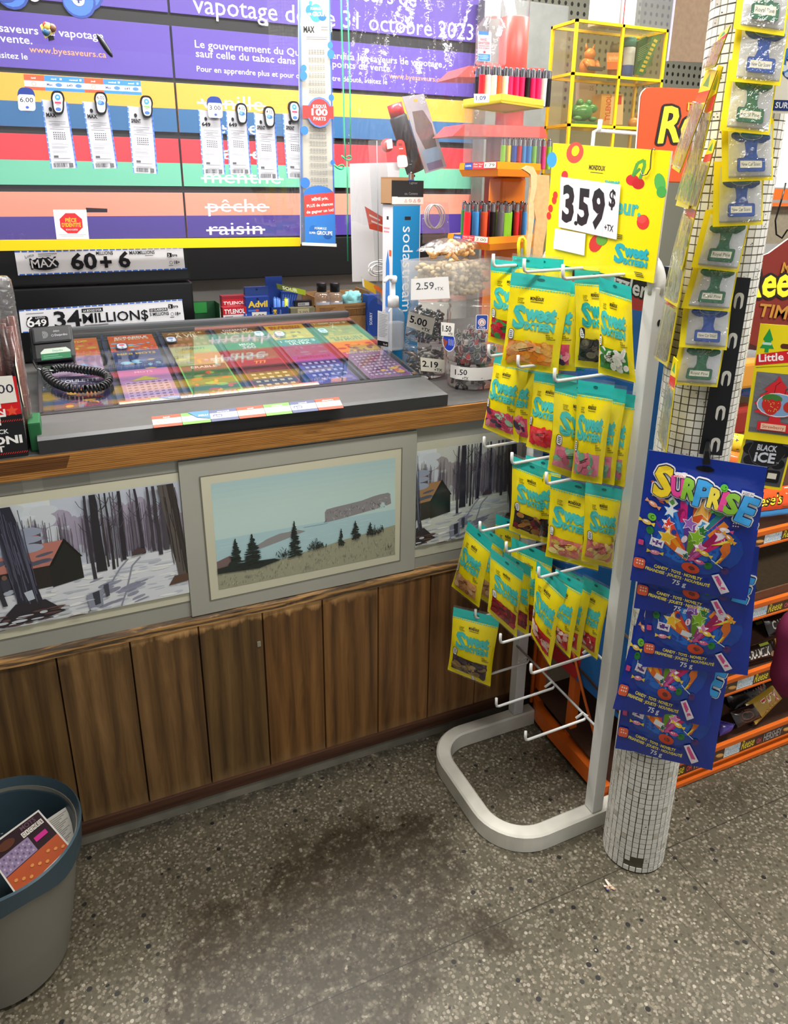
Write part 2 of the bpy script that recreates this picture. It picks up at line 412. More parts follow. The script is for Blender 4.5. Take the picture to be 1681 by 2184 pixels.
    ys = nd(nt, 'ShaderNodeSeparateXYZ'); lk(nt, wp.outputs[0], ys.inputs[0]); lk(nt, sx.outputs[1], gr.inputs['Value'])
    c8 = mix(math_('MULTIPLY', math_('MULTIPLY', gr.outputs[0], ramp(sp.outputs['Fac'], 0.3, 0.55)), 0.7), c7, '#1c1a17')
    lk(nt, c8, b.inputs['Base Color']); b.inputs['Roughness'].default_value = 0.42; b.inputs['Specular IOR Level'].default_value = 0.35
    return m
STAINS = [(0.48, 1.24, 0.23), (0.60, 1.20, 0.17), (0.36, 1.22, 0.14), (0.17, 1.15, 0.18), (0.36, 1.10, 0.23), (0.50, 1.08, 0.19), (0.30, 1.02, 0.15), (0.08, 0.97, 0.12), (0.62, 1.32, 0.07), (0.66, 0.98, 0.09), (0.30, 1.29, 0.06), (0.42, 0.93, 0.12)]

def woodmat(name, stops, scale=(1, 1, 1), axis='X', rough=0.45, ring=14.0, dist=3.0, extra=None, spec=0.4):
    m, nt, b = newmat(name); tc = nd(nt, 'ShaderNodeTexCoord'); mp = nd(nt, 'ShaderNodeMapping'); mp.inputs['Scale'].default_value = scale
    lk(nt, tc.outputs['Object'], mp.inputs['Vector'])
    n = nd(nt, 'ShaderNodeTexNoise', i_Scale=4.0, i_Detail=8.0, i_Distortion=1.2); n.inputs['Roughness'].default_value = 0.65; lk(nt, mp.outputs[0], n.inputs['Vector'])
    w = nd(nt, 'ShaderNodeTexWave', wave_type='BANDS', bands_direction=axis, i_Scale=ring, i_Distortion=dist, i_Detail=3.0); lk(nt, mp.outputs[0], w.inputs['Vector'])
    ad = nd(nt, 'ShaderNodeMix', data_type='FLOAT'); ad.inputs[0].default_value = 0.22; lk(nt, n.outputs['Fac'], ad.inputs[2]); lk(nt, w.outputs['Fac'], ad.inputs[3])
    r = nd(nt, 'ShaderNodeValToRGB'); e = r.color_ramp.elements
    e[0].position = stops[0][0]; e[0].color = (*hx(stops[0][1]), 1); e[1].position = stops[-1][0]; e[1].color = (*hx(stops[-1][1]), 1)
    for p, c in stops[1:-1]: q = e.new(p); q.color = (*hx(c), 1)
    lk(nt, ad.outputs[0], r.inputs[0]); out = r.outputs[0]
    a = nd(nt, 'ShaderNodeAttribute', attribute_name='Col'); mu = nd(nt, 'ShaderNodeMix', data_type='RGBA', blend_type='MULTIPLY'); mu.inputs[0].default_value = 1.0
    lk(nt, out, mu.inputs[6]); lk(nt, a.outputs['Color'], mu.inputs[7]); out = mu.outputs[2]
    if extra: out = extra(nt, tc, out)
    lk(nt, out, b.inputs['Base Color']); b.inputs['Roughness'].default_value = rough; b.inputs['Specular IOR Level'].default_value = spec
    bp = nd(nt, 'ShaderNodeBump'); bp.inputs['Strength'].default_value = 0.15; bp.inputs['Distance'].default_value = 0.003; lk(nt, n.outputs['Fac'], bp.inputs['Height']); lk(nt, bp.outputs[0], b.inputs['Normal'])
    return m
def wear(nt, tc, col):
    """bare scuffed wood along the top and foot of the boards, dark water streaks"""
    sx = nd(nt, 'ShaderNodeSeparateXYZ'); lk(nt, tc.outputs['Object'], sx.inputs[0])
    mp = nd(nt, 'ShaderNodeMapping'); mp.inputs['Scale'].default_value = (26, 26, 4); lk(nt, tc.outputs['Object'], mp.inputs['Vector'])
    n = nd(nt, 'ShaderNodeTexNoise', i_Scale=1.6, i_Detail=6.0); lk(nt, mp.outputs[0], n.inputs['Vector'])
    lo = nd(nt, 'ShaderNodeTexNoise', i_Scale=3.2, i_Detail=2.0); lk(nt, tc.outputs['Object'], lo.inputs['Vector'])
    def rng(a, b_, src):
        q = nd(nt, 'ShaderNodeMapRange'); q.inputs['From Min'].default_value = a; q.inputs['From Max'].default_value = b_; lk(nt, src, q.inputs['Value']); return q.outputs[0]
    def mul(a, b_):
        q = nd(nt, 'ShaderNodeMath', operation='MULTIPLY'); lk(nt, a, q.inputs[0])
        if hasattr(b_, 'node'): lk(nt, b_, q.inputs[1])
        else: q.inputs[1].default_value = b_
        return q.outputs[0]
    def mixc(f, c, h):
        x = nd(nt, 'ShaderNodeMix', data_type='RGBA'); lk(nt, f, x.inputs[0]); lk(nt, c, x.inputs[6]); x.inputs[7].default_value = (*hx(h), 1); return x.outputs[2]
    ad = nd(nt, 'ShaderNodeMath', operation='ADD'); lk(nt, rng(0.47, 0.545, sx.outputs[2]), ad.inputs[0]); lk(nt, n.outputs['Fac'], ad.inputs[1])
    dk = mul(mul(rng(0.36, 0.53, sx.outputs[2]), rng(0.42, 0.6, n.outputs['Fac'])), 0.42); col = mixc(dk, col, '#33251a')
    band = mul(rng(-0.15, 0.15, sx.outputs[0]), rng(0.72, 0.5, sx.outputs[0]))
    top = mul(mul(rng(1.2, 1.42, ad.outputs[0]), band), 0.95); col = mixc(top, col, '#c39660')
    ft = nd(nt, 'ShaderNodeMath', operation='ADD'); lk(nt, rng(0.16, 0.065, sx.outputs[2]), ft.inputs[0]); lk(nt, n.outputs['Fac'], ft.inputs[1])
    col = mixc(mul(rng(1.15, 1.5, ft.outputs[0]), 0.4), col, '#8f7450')
    sm = mul(rng(0.5, 0.7, lo.outputs['Fac']), 0.22); col = mixc(sm, col, '#3a2c1c')
    return col
M_FLOOR = terrazzo()
M_EDGE = woodmat('oak_edge_strip', [(0.25, '#5f3a14'), (0.42, '#8a5a24'), (0.58, '#a8743a'), (0.75, '#b88548')], (1.2, 20, 26), 'Z', 0.35, 3.0, 5.0)
M_PLANK = woodmat('wainscot_board', [(0.28, '#4a3520'), (0.45, '#66492b'), (0.6, '#795936'), (0.8, '#8c6a44')], (11, 11, 0.6), 'X', 0.42, 0.6, 8.0, wear)

mb = MB(); mb.box((-3.2, -3.0, -0.05), (4.6, 3.3, 0.0), hx('#888')); fl = mb.build('floor', M_FLOOR); struct(fl)
M_WALL = vcm('wall_paint', 0.8, spec=0.2, grain=0.1, bscale=6)
mb = MB(); mb.box((-3.2, 3.16, 0), (4.6, 3.3, 2.8), hx('#c9c8c4')); struct(mb.build('wall_back', M_WALL))
mb = MB(); mb.box((-3.3, -3.0, 0), (-3.2, 3.3, 2.8), hx('#bdbbb5')); struct(mb.build('wall_left', M_WALL))
mb = MB(); mb.box((4.6, -3.0, 0), (4.7, 3.3, 2.8), hx('#c9c8c4')); struct(mb.build('wall_right', M_WALL))
mb = MB(); mb.box((-3.2, -3.0, CEIL), (4.6, 3.3, CEIL + 0.08), hx('#dcdbd6')); struct(mb.build('ceiling', M_WALL))
M_EMIT = bpy.data.materials.new('lit_diffuser'); M_EMIT.use_nodes = True
_b = M_EMIT.node_tree.nodes['Principled BSDF']; _b.inputs['Base Color'].default_value = (0.9, 0.9, 0.88, 1); _b.inputs['Emission Color'].default_value = (1, 0.98, 0.94, 1); _b.inputs['Emission Strength'].default_value = 5.0
for i, (x, y, lx, ly, w) in enumerate(LAMPS):
    t = thing('ceiling_light', ['white fluorescent ceiling light over the cash counter, left of the grey pegboard', 'white fluorescent ceiling light over the tiled pillar and yellow case', 'white fluorescent ceiling light over the aisle before the counter', 'white fluorescent ceiling light over the chocolate rack aisle', 'white fluorescent ceiling light at the far left end of the counter', 'white fluorescent ceiling light near the shop window'][i], 'ceiling light', (x, y, CEIL), 'fluorescent ceiling lights')
    mb = MB(); mb.box((x - lx / 2 - .03, y - ly / 2 - .03, CEIL - .05), (x + lx / 2 + .03, y + ly / 2 + .03, CEIL - 0.001), hx('#eeeeee')); mb.build('housing', M_METAL, t)
    mb = MB(); mb.box((x - lx / 2, y - ly / 2, CEIL - .062), (x + lx / 2, y + ly / 2, CEIL - 0.0505), hx('#ffffff')); mb.build('diffuser', M_EMIT, t)

# ================================================================ the counter
CY = 1.6; WT = 1.024; CX0, CX1 = -1.5, 2.3
PLK = [0.05 + 0.158 * k for k in range(-10, 15)]
ct = thing('counter', 'long shop counter with brown board front under grey picture panels', 'counter', (0.3, CY, 0))
mb = MB(); mb.box((CX0, CY + .03, 0.0), (CX1, 2.72, WT - .05), hx('#8b8a80')); mb.build('carcass', M_MATTE, ct)
mb = MB()
for a, b_ in zip(PLK[:-1], PLK[1:]):
    if b_ > CX1: break
    g = 0.0022; t_ = random.uniform(.72, 1.12); c = (t_ * random.uniform(.95, 1.06), t_, t_ * random.uniform(.88, 1.02))
    if a > .35: c = (c[0] * 1.12, c[1], c[2] * .85)
    vs = [(a, CY + .012, .066), (a + g, CY, .066), (b_ - g, CY, .066), (b_, CY + .012, .066)]; vs += [(p[0], p[1], .546) for p in vs]
    mb.add(vs, [(0, 1, 5, 4), (1, 2, 6, 5), (2, 3, 7, 6), (4, 5, 6, 7)], c)
mb.build('wainscot', M_PLANK, ct)
mb = MB()
n = 120; pr = []
for i in range(n + 1):   # worn, slightly wavy front edge of the ledge
    x = lerp(CX0, CX1, i / n); w = .004 + .004 * noise.noise(Vector((x * 9, 3, 0))); d = .003 * noise.noise(Vector((x * 14, 8, 0)))
    pr.append([(x, CY + .03, .545), (x, CY - w, .545 + d), (x, CY - w * .5, .562 + d), (x, CY + .010, .570), (x, CY + .03, .570)])
for i in range(n):
    for k in range(4): mb.face([pr[i][k], pr[i + 1][k], pr[i + 1][k + 1], pr[i][k + 1]], (.95, .9, .82))
M_LEDGE = woodmat('worn_ledge', [(0.34, '#3a2f20'), (0.45, '#5f4930'), (0.54, '#9a774a'), (0.7, '#b98f5a')], (2.5, 6, 30), 'Z', 0.6, 0.6, 14.0)
mb.build('ledge', M_LEDGE, ct)
M_BASE = woodmat('baseboard_wood', [(0.3, '#33221a'), (0.5, '#482e1f'), (0.7, '#573b29')], (0.8, 8, 16), 'Z', 0.5, 0.8, 6.0)
mb = MB(); mb.bevbox((CX0, CY - .008, .034), (CX1, CY + .02, .068), (.95, .85, .8), .003); mb.build('baseboard', M_BASE, ct)
M_KICK = vcm('grey_kickboard', 0.7, grain=0.6, bscale=14)
mb = MB(); mb.box((CX0, CY - .004, .001), (CX1, CY + .03, .035), hx('#7a7567')); mb.build('kickboard', M_KICK, ct)
M_PANEL = vcm('grey_laminate', 0.45, spec=0.35, grain=0.12, bscale=7)
mb = MB(); mb.box((CX0, CY + .010, .568), (CX1, CY + .034, WT - .046), hx('#9c9b90')); mb.build('upper_panel', M_PANEL, ct)
mb = MB(); mb.bevbox((.1965, CY + .003, .570), (.7905, CY + .0098, .968), hx('#a5a498'), .001); mb.build('upper_panel_board', M_PANEL, ct)
for x0, x1 in ((-.118, -.08), (0.012, .19)): mb = MB(); mb.box((x0, CY + .0094, .94), (x1, CY + .0099, .972), hx('#a9a89d')); mb.build('faded_patch', M_PANEL, ct)
mb = MB(); mb.bevbox((.3545 - .006, CY - .0025, .447), (.3545 + .003, CY + .001, .462), hx('#8b8474'), .0012); mb.build('putty_dab', M_MATTE, ct)
wt = thing('worktop', 'dark grey laminate worktop with oak coloured edge along the counter', 'worktop', (0.3, CY, WT))
M_TOP = vcm('worktop_laminate', 0.4, spec=0.4, grain=0.45, bscale=60)
mb = MB(); mb.box((CX0, CY + .002, WT - .04), (CX1, 2.78, WT), hx('#565553')); mb.build('slab', M_TOP, wt)
mb = MB(); mb.bevbox((CX0, CY - .006, WT - .048), (CX1, CY + .0019, WT - .001), (1, 1, 1), .002); mb.build('edge_strip', M_EDGE, wt)
mb = MB(); mb.face([(-.16, CY - .0062, .992), (-.03, CY - .0062, .992), (-.02, CY - .0062, 1.018), (-.16, CY - .0062, 1.02)], (.35, .3, .27)); mb.build('scuff', M_EDGE, wt)

# ---------------------------------------------------------------- prints on the counter front
def noisy_trunk(a, x0, y0, x1, y1, w0, w1, col, seed, wig=1.5, n=7):
    L = []; R = []; rr = random.Random(seed)
    for i in range(n + 1):
        t = i / n; x = lerp(x0, x1, t) + rr.uniform(-wig, wig) * .5; y = lerp(y0, y1, t); w = lerp(w0, w1, t)
        L.append((x - w / 2 + rr.uniform(-.2, .2) * w * .3, y)); R.append((x + w / 2 + rr.uniform(-.2, .2) * w * .3, y))
    for i in range(n): a.poly([L[i], R[i], R[i + 1], L[i + 1]], col)
def jig(c, d, rr):
    k = rr.uniform(1 - d, 1 + d); return tuple(min(1, v * k) for v in hx(c))
def winter_art(wm):
    """sugar shack in a snowy maple wood, 600 x 400"""
    A = Art(600, 400); rr = random.Random(5)
    sky = '#bfc6d2' if wm else '#c6c8bf'; snow = '#d5d8dc' if wm else '#cdd0c4'
    A.rect(0, 0, 600, 400, sky); A.rect(0, 0, 240, 150, '#d7dbd2'); A.rect(0, 225, 600, 175, snow)
    for i in range(46): A.ell(rr.uniform(180, 600), rr.uniform(60, 190), rr.uniform(14, 40), rr.uniform(10, 60), jig('#a49cae' if wm else '#9d9696', .08, rr))
    for i in range(30): A.ell(rr.uniform(0, 240), rr.uniform(10, 150), rr.uniform(20, 50), rr.uniform(10, 26), jig('#cdd4d9', .06, rr))
    for i in range(150):
        x = rr.uniform(150, 600); y = rr.uniform(185, 235); noisy_trunk(A, x, rr.uniform(40, 120), x + rr.uniform(-3, 3), y, rr.uniform(.8, 2), rr.uniform(1.5, 3.4), jig('#6a6270', .25, rr), i, 1)
    A.rect(0, 228, 600, 172, snow)
    for i in range(160): A.ell(rr.uniform(0, 600), rr.uniform(232, 398), rr.uniform(8, 38), rr.uniform(1.5, 5), jig('#b9bfc8' if rr.random() < .6 else '#e3e5e2', .09, rr), rot=rr.uniform(-8, 4))
    for k in range(2):   # the cart track
        A.line([(430 + k * 36, 235), (405 + k * 34, 262), (380 + k * 48, 300), (345 + k * 70, 345), (300 + k * 95, 398)], 5, '#8c8f9c')
    for i in range(26): A.ell(rr.uniform(330, 470), rr.uniform(285, 395), rr.uniform(10, 34), rr.uniform(2, 7), jig('#8d90a2', .15, rr), rot=-14)
    # shack with tin roof and cupola
    A.poly([(-20, 215), (60, 140), (262, 132), (216, 216), (-20, 222)], '#b9776b' if wm else '#a87c50')
    for i in range(12): A.ell(rr.uniform(20, 230), rr.uniform(140, 200), rr.uniform(14, 40), rr.uniform(4, 10), jig('#5d5e6e', .2, rr), rot=-10)
    A.poly([(-20, 215), (216, 210), (216, 282), (-20, 290)], '#2c2726'); A.poly([(262, 130), (300, 196), (302, 272), (216, 286), (214, 212)], '#232523')
    A.poly([(262, 128), (306, 198), (300, 198), (262, 142), (222, 214), (212, 216)], '#181818')
    A.poly([(160, 138), (160, 112), (180, 96), (200, 112), (200, 136)], '#4e4a54'); A.poly([(150, 112), (180, 92), (208, 114)], '#a56a5e')
    for i in range(16): A.ell(rr.uniform(60, 190), rr.uniform(70, 150), rr.uniform(16, 44), rr.uniform(8, 18), jig('#9aa2b4', .08, rr))
    A.ell(95, 250, 14, 26, '#3b3d48'); A.ell(95, 226, 7, 8, '#7c5a50')
    for i in range(8): A.ell(rr.uniform(20, 140), rr.uniform(270, 300), rr.uniform(10, 24), 7, '#aab2bd')
    # trees in front
    for x, t0, b, w, c in ((330, 0, 285, 9, '#39363f'), (352, 0, 262, 24, '#2c2a30'), (372, 0, 250, 5, '#3a3637'), (386, 0, 262, 7, '#302d30'), (400, 0, 256, 4, '#4a454c'), (425, 0, 236, 12, '#2d2b32'), (408, 0, 240, 4, '#5a5460'), (470, 0, 226, 9, '#35323a'), (505, 0, 224, 9, '#413c43'), (522, 0, 240, 11, '#3d3940'), (455, 0, 215, 5, '#655e6a'), (545, 0, 226, 12, '#4a464c')):
        noisy_trunk(A, x, t0, x + rr.uniform(-6, 8), b, w * .75, w * 1.15, c, int(x), 2)
        for q in range(3):
            y = rr.uniform(10, 110); s = rr.choice((-1, 1)); A.line([(x, y + 22), (x + s * 16, y + 4), (x + s * 24, y - 16)], 1.5, c)
    noisy_trunk(A, 556, 0, 590, 330, 44, 34, '#5b5450', 3, 3); noisy_trunk(A, 572, 0, 604, 330, 20, 16, '#36312e', 4, 2); A.poly([(560, 325), (612, 325), (620, 352), (540, 358)], '#5a4438')
    for i in range(18): x = rr.uniform(545, 590); noisy_trunk(A, x, rr.uniform(0, 120), x + 12, rr.uniform(150, 320), 2, 2, jig('#3a3431', .3, rr), 50 + i, 2)
    noisy_trunk(A, 118, -2, 150, 340, 48, 66, '#2b2c3a', 9, 3); A.poly([(112, 320), (190, 320), (240, 372), (190, 384), (70, 392), (50, 384)], '#2e2a31')
    for i in range(26): x = rr.uniform(98, 160); noisy_trunk(A, x, rr.uniform(0, 160), x + 16, rr.uniform(180, 330), 2, 3, jig('#4c4e60', .35, rr), 90 + i, 2)
    A.poly([(138, 285), (160, 280), (164, 312), (146, 316)], '#bcc3cf'); noisy_trunk(A, 46, 0, 86, 320, 8, 14, '#33333c', 12, 2); noisy_trunk(A, 8, 0, 34, 390, 20, 44, '#26252b', 14, 3)
    A.poly([(300, 335), (345, 322), (345, 378), (306, 386)], '#8b90a0'); A.poly([(318, 330), (338, 326), (338, 372), (322, 376)], '#3a3d47'); A.poly([(352, 310), (366, 306), (366, 350), (356, 354)], '#454853')
    for i in range(40): A.ell(rr.uniform(0, 320), rr.uniform(352, 400), rr.uniform(8, 26), rr.uniform(2, 5), jig('#5d4644', .3, rr) if rr.random() < .6 else jig('#c4c9d1', .05, rr))
    A.poly([(446, 212), (462, 200), (482, 208), (484, 222), (440, 226)], '#4c3c3e'); return A
def spruce(A, x, top, base, w, rr, col='#1f2a26'):
    A.line([(x, top), (x, base)], 3, col); n = int((base - top) / 6.5)
    for i in range(n):
        t = i / n; y = lerp(top, base, t); hw = w * (t ** .75)
        for s_ in (-1, 1):
            for q in range(2):
                L = hw * rr.uniform(.45, 1.05); d = rr.uniform(-1, 6); yy = y + rr.uniform(-3, 3); A.poly([(x, yy - 2), (x + s_ * L * .6, yy + d * .5 - 1), (x + s_ * L, yy + d), (x + s_ * L * .7, yy + d + 3.2), (x, yy + 3.5)], jig(col, .35, rr))
def coast_art():
    A = Art(600, 330); rr = random.Random(8)
    for i in range(11): A.rect(0, i * 16, 600, 17, ['#a9c4c4', '#acc7c6', '#b0cac7', '#b4cdc9', '#b7cfca', '#b9d1cb', '#bbd3cd', '#bcd4cf', '#bdd5d0', '#bdd5d0', '#bdd5d0'][i])
    A.rect(0, 172, 600, 100, '#a9c9cd')
    for i in range(60): A.rect(rr.uniform(0, 560), rr.uniform(174, 262), rr.uniform(20, 70), 1.4, jig('#b7d2d4', .05, rr))
    A.poly([(352, 176), (352, 142), (358, 134), (385, 131), (430, 128), (480, 124), (520, 116), (545, 113), (574, 112), (582, 117), (585, 150), (568, 154), (560, 150), (553, 140), (546, 146), (540, 158), (470, 166), (400, 173)], '#8a8788')
    for i in range(70):
        x = rr.uniform(356, 580); y = lerp(140, 120, (x - 356) / 224) + rr.uniform(0, 30); A.line([(x, y), (x + rr.uniform(-10, 10), y + rr.uniform(3, 10))], 1.6, jig('#625f66' if rr.random() < .6 else '#aeaaac', .2, rr))
    A.poly([(550, 157), (552, 142), (560, 142), (563, 154)], '#b9d1d0')
    A.poly([(120, 214), (160, 196), (200, 186), (260, 184), (285, 192), (220, 206), (130, 224)], '#8e8d8d'); A.poly([(0, 240), (40, 228), (60, 240), (50, 268), (0, 280)], '#75605e'); A.rect(280, 178, 80, 2, '#97b5ba')
    A.poly([(0, 268), (100, 274), (220, 268), (330, 256), (420, 244), (600, 226), (600, 330), (0, 330)], '#9a9a80')
    for i in range(620):
        x = rr.uniform(0, 600); y = lerp(276, 236, x / 600) + rr.uniform(0, 92)
        if y < 328: A.line([(x, y), (x + rr.uniform(-2, 4), min(330, y - rr.uniform(3, 9)))], 1.5, jig(rr.choice(['#b5b396', '#8d8c78', '#7a7c72', '#a7a48a', '#8f7f7c']), .12, rr))
    A.poly([(0, 262), (60, 256), (180, 262), (200, 270), (130, 284), (0, 278)], '#232b2a')
    for x, t, b, w in ((60, 176, 272, 34), (112, 170, 276, 44), (248, 152, 268, 30), (405, 204, 262, 18), (455, 186, 250, 26), (508, 200, 244, 20)): spruce(A, x, t, b, w, rr)
    for i in range(170):
        k = rr.choice((0, 0, 1, 2)); x = (rr.gauss(322, 15), rr.gauss(528, 14), rr.gauss(212, 12))[k]; yb = lerp(270, 238, x / 600); y = yb - abs(rr.gauss(0, 9)); A.line([(x, y + 5), (x + rr.uniform(-6, 6), y - rr.uniform(2, 7))], rr.uniform(1, 2.6), jig('#27302d', .35, rr))
    A.text('J. Roi', 560, 304, 9, '#26241f', shear=.3, rot=-12, w=28); A.rect(270, 318, 40, 1.2, '#888'); return A
def art_print(name, label, quad_o, art, inner, border='#c9c6ae', line='#6f6b5c'):
    q = quad_o; mb = MB(); q.slab(mb, .0012, hx(border)); ao = Art(1, 1)
    if line: ao.rect(-.006, -.008, 1.012, .008, line).rect(-.006, 1, 1.012, .006, line).rect(-.006, 0, .006, 1, line).rect(1, 0, .006, 1, line)
    ao.emit(mb, q, .0001)
    iq = Quad(*[q(u, v) for u, v in inner]); art.emit(mb, iq, .00012, .000004, clip=True)
    return tag(mb.build(name, M_GLOSS), label, 'picture', 'landscape prints on the counter front')
YP = CY + .0085
q1 = Quad(Vector((-.265, YP, .9415)), Vector((.1955, YP, .9415)), Vector((.1955, YP, .6125)), Vector((-.265, YP, .6125)))
art_print('landscape_print', 'winter print of a red roofed cabin and trees, left of the sea print', q1, winter_art(True), [(.03, .065), (1, .065), (1, .925), (.03, .925)])
q2 = Qp((427.7, 1018.5), (856.3, 957), (852, 1194.7), (450.8, 1280), 1, CY + .0015)
art_print('landscape_print', 'seaside print of a long grey rock in blue water behind dark spruces', q2, coast_art(), [(.043, .06), (.967, .07), (.973, .935), (.04, .925)])
W3 = .46; q3 = Quad(Vector((.7915, YP, .932)), Vector((1.118, YP, .932)), Vector((1.118, YP, .603)), Vector((.7915, YP, .603)))
class Crop(Art): pass
w3 = winter_art(False); c3 = Art(600 * .74, 400)
for vs, fs, c in w3.it: c3.it.append(([(v[0] - 156, v[1]) for v in vs], fs, c))
art_print('landscape_print', 'winter print of snowy woods partly hidden behind hanging candy bags, at the right end', q3, c3, [(0, .07), (.96, .07), (.96, .90), (0, .90)], '#c2c0ac', None)

# ================================================================ tobacco cabinet on the back wall
YW = 3.1
PUR, ORA, BLU, RED, GRN, PEA, DPU = '#5b44a6', '#f0a83a', '#2b6192', '#d9343f', '#6dbd9e', '#f2937c', '#4a378f'
zy = lambda y: P(380, y, 1, YW).z
cab = thing('tobacco_cabinet', 'black wall cabinet with rows of purple, orange, blue, red, green and peach flaps', 'cabinet', (.5, YW, 1.2))
mb = MB(); mb.box((-1.6, YW + .012, 1.19), (1.98, 3.158, 2.75), hx('#121214')); mb.build('carcass', M_MATTE, cab)
mb = MB(); mb.bevbox((-1.6, YW - .03, zy(598)), (1.98, YW + .011, zy(511)), hx('#08080a'), .004); mb.build('valance', M_MATTE, cab)
COLW = 1.353; XS = [.494 - COLW * 1.0, .494, .494 + COLW]
ROWS = [(-300, -128), (-112, 28.7), (56, 167), (177, 282), (296, 397), (411, 507)]
FW = COLW - .008
def flap(ci, ri):
    x0 = XS[ci] + .004; x1 = x0 + FW; z1, z0 = zy(ROWS[ri][0]), zy(ROWS[ri][1]); hgt = z1 - z0
    q = Quad(Vector((x0, YW, z1)), Vector((x1, YW, z1)), Vector((x1, YW, z0)), Vector((x0, YW, z0)))
    mb = MB(); c = PUR if ri < 3 else (ORA, RED, PEA)[ri - 3]; mb.bevbox((x0, YW, z0), (x1, YW + .0115, z1), hx(c), .0015)
    a = Art(FW * 1000, hgt * 1000); w, h = a.w, a.h
    if ri >= 3:
        yb = (zy(ROWS[ri][0]) - zy((232, 348, 460)[ri - 3])) * 1000; a.rect(0, yb, w, h - yb, (BLU, GRN, DPU)[ri - 3])
        if ci == 1:
            t1, t2 = (('vanille', 'cerise'), ('fraise', 'menthe'), ('pêche', 'raisin'))[ri - 3]
            for t, (px, py, ww) in ((t1, ((428, 230, 134), (436, 338, 125), (444, 452, 125))[ri - 3]), (t2, ((440, 283, 110), (436, 390, 163), (447, 501, 113))[ri - 3])):
                p = P(px, py, 1, YW); p2 = P(px + ww, py, 1, YW); X = (p.x - x0) * 1000; Y = (z1 - p.z) * 1000; WW = (p2.x - p.x) * 1000
                a.text(t, X, Y, 50, '#f1ecf4', w=WW, bold=.0); a.rect(X - 12, Y - 21, WW + 24, 7, '#f1ecf4')
    else:
        off = lambda px, py: ((P(px, py, 1, YW).x - (XS[1] + .004)) * 1000, (z1 - P(px, py, 1, YW).z) * 1000)
        wd = lambda pa, pb: (P(*pb, 1, YW).x - P(*pa, 1, YW).x) * 1000
        if ri == 2:
            X, Y = off(416, 101); a.text('Le gouvernement du Québec interdira les saveurs de vapotage', X, Y, 25, '#ffffff', w=wd((416, 101), (943, 122)), bold=.012)
            X, Y = off(418, 121); a.text('sauf celle du tabac dans tous les points de vente.', X, Y, 25, '#ffffff', w=wd((418, 121), (836, 140)), bold=.012)
            X, Y = off(420, 152); a.text('Pour en apprendre plus et pour contacter votre député, visitez le', X, Y, 19, '#ffffff', w=wd((420, 152), (826, 167)), bold=.008)
            X, Y = off(830, 167); a.text('www.byesaveurs.ca', X, Y, 20, '#f4a26b', w=wd((830, 167), (943, 172)), bold=.01)
        if ri == 1 and ci == 1:
            X, Y = off(413, 27); a.text('vapotage dès le 31 octobre 2023', X, Y, 62, '#ffffff', w=wd((413, 27), (1010, 62)), bold=0)
            X, Y = off(413, -40); a.text('Fini la vente des saveurs de', X, Y, 62, '#ffffff', w=wd((413, -40), (888, 12)), bold=0)
        if ri == 1 and ci == 0:   # cluster of blue bubbles with plus signs
            rr = random.Random(3)
            for i in range(16):
                X = w - 130 - rr.uniform(0, 560); Y = h - rr.uniform(4, 150); R = rr.uniform(22, 60)
                a.ell(X, Y, R, R, '#1d3f9c'); a.ell(X - 2, Y - 3, R * .9, R * .9, jig('#3f74d8', .25, rr)); a.ell(X - R * .25, Y - R * .3, R * .45, R * .35, '#86b0f2')
            for i in range(5):
                X = w - 300 - i * 70; Y = h - 12 - (i % 2) * 14; a.ell(X, Y, 20, 20, '#7aa5ee' if i % 2 else '#eef2fb'); a.rect(X - 11, Y - 3, 22, 6, '#1a2c7a').rect(X - 3, Y - 11, 6, 22, '#1a2c7a')
    a.emit(mb, q, .0004, .00006); mb.build('flap', M_CARD, cab)
for ci in range(3):
    for ri in range(6):
        if ci == 2: continue
        flap(ci, ri)
# grey pegboard and steel cupboard right of it
pg = thing('pegboard', 'grey green pegboard with dark holes above the yellow case', 'pegboard', (2.5, YW, 1.3))
mb = MB(); mb.box((2.02, YW, 1.1), (3.6, YW + .02, 2.7), hx('#6f6f62'))
for i in range(44):
    for k in range(24):
        x = 2.05 + i * .035; z = 2.69 - k * .035
        if x < 2.6 + .9 and z > 1.9: mb.add([(x + .0075 * math.cos(t * PI / 4), YW - .0006, z + .0095 * math.sin(t * PI / 4)) for t in range(8)], [tuple(range(8))], hx('#16160f'))
mb.build('board', M_MATTE, pg)
pc = thing('grey_cupboard', 'tall plain grey cupboard side seen between red tower and yellow case', 'cupboard', (1.9, 2.95, 0))
mb = MB(); mb.bevbox((1.765, 2.98, 0), (2.16, 3.08, 2.3), hx('#7d7f7a'), .006); mb.build('body', M_METAL, pc)
mb = MB(); mb.bevbox((2.14, 2.965, 1.4), (2.155, 2.98, 1.7), hx('#55575a'), .003); mb.build('handle', M_METAL, pc)

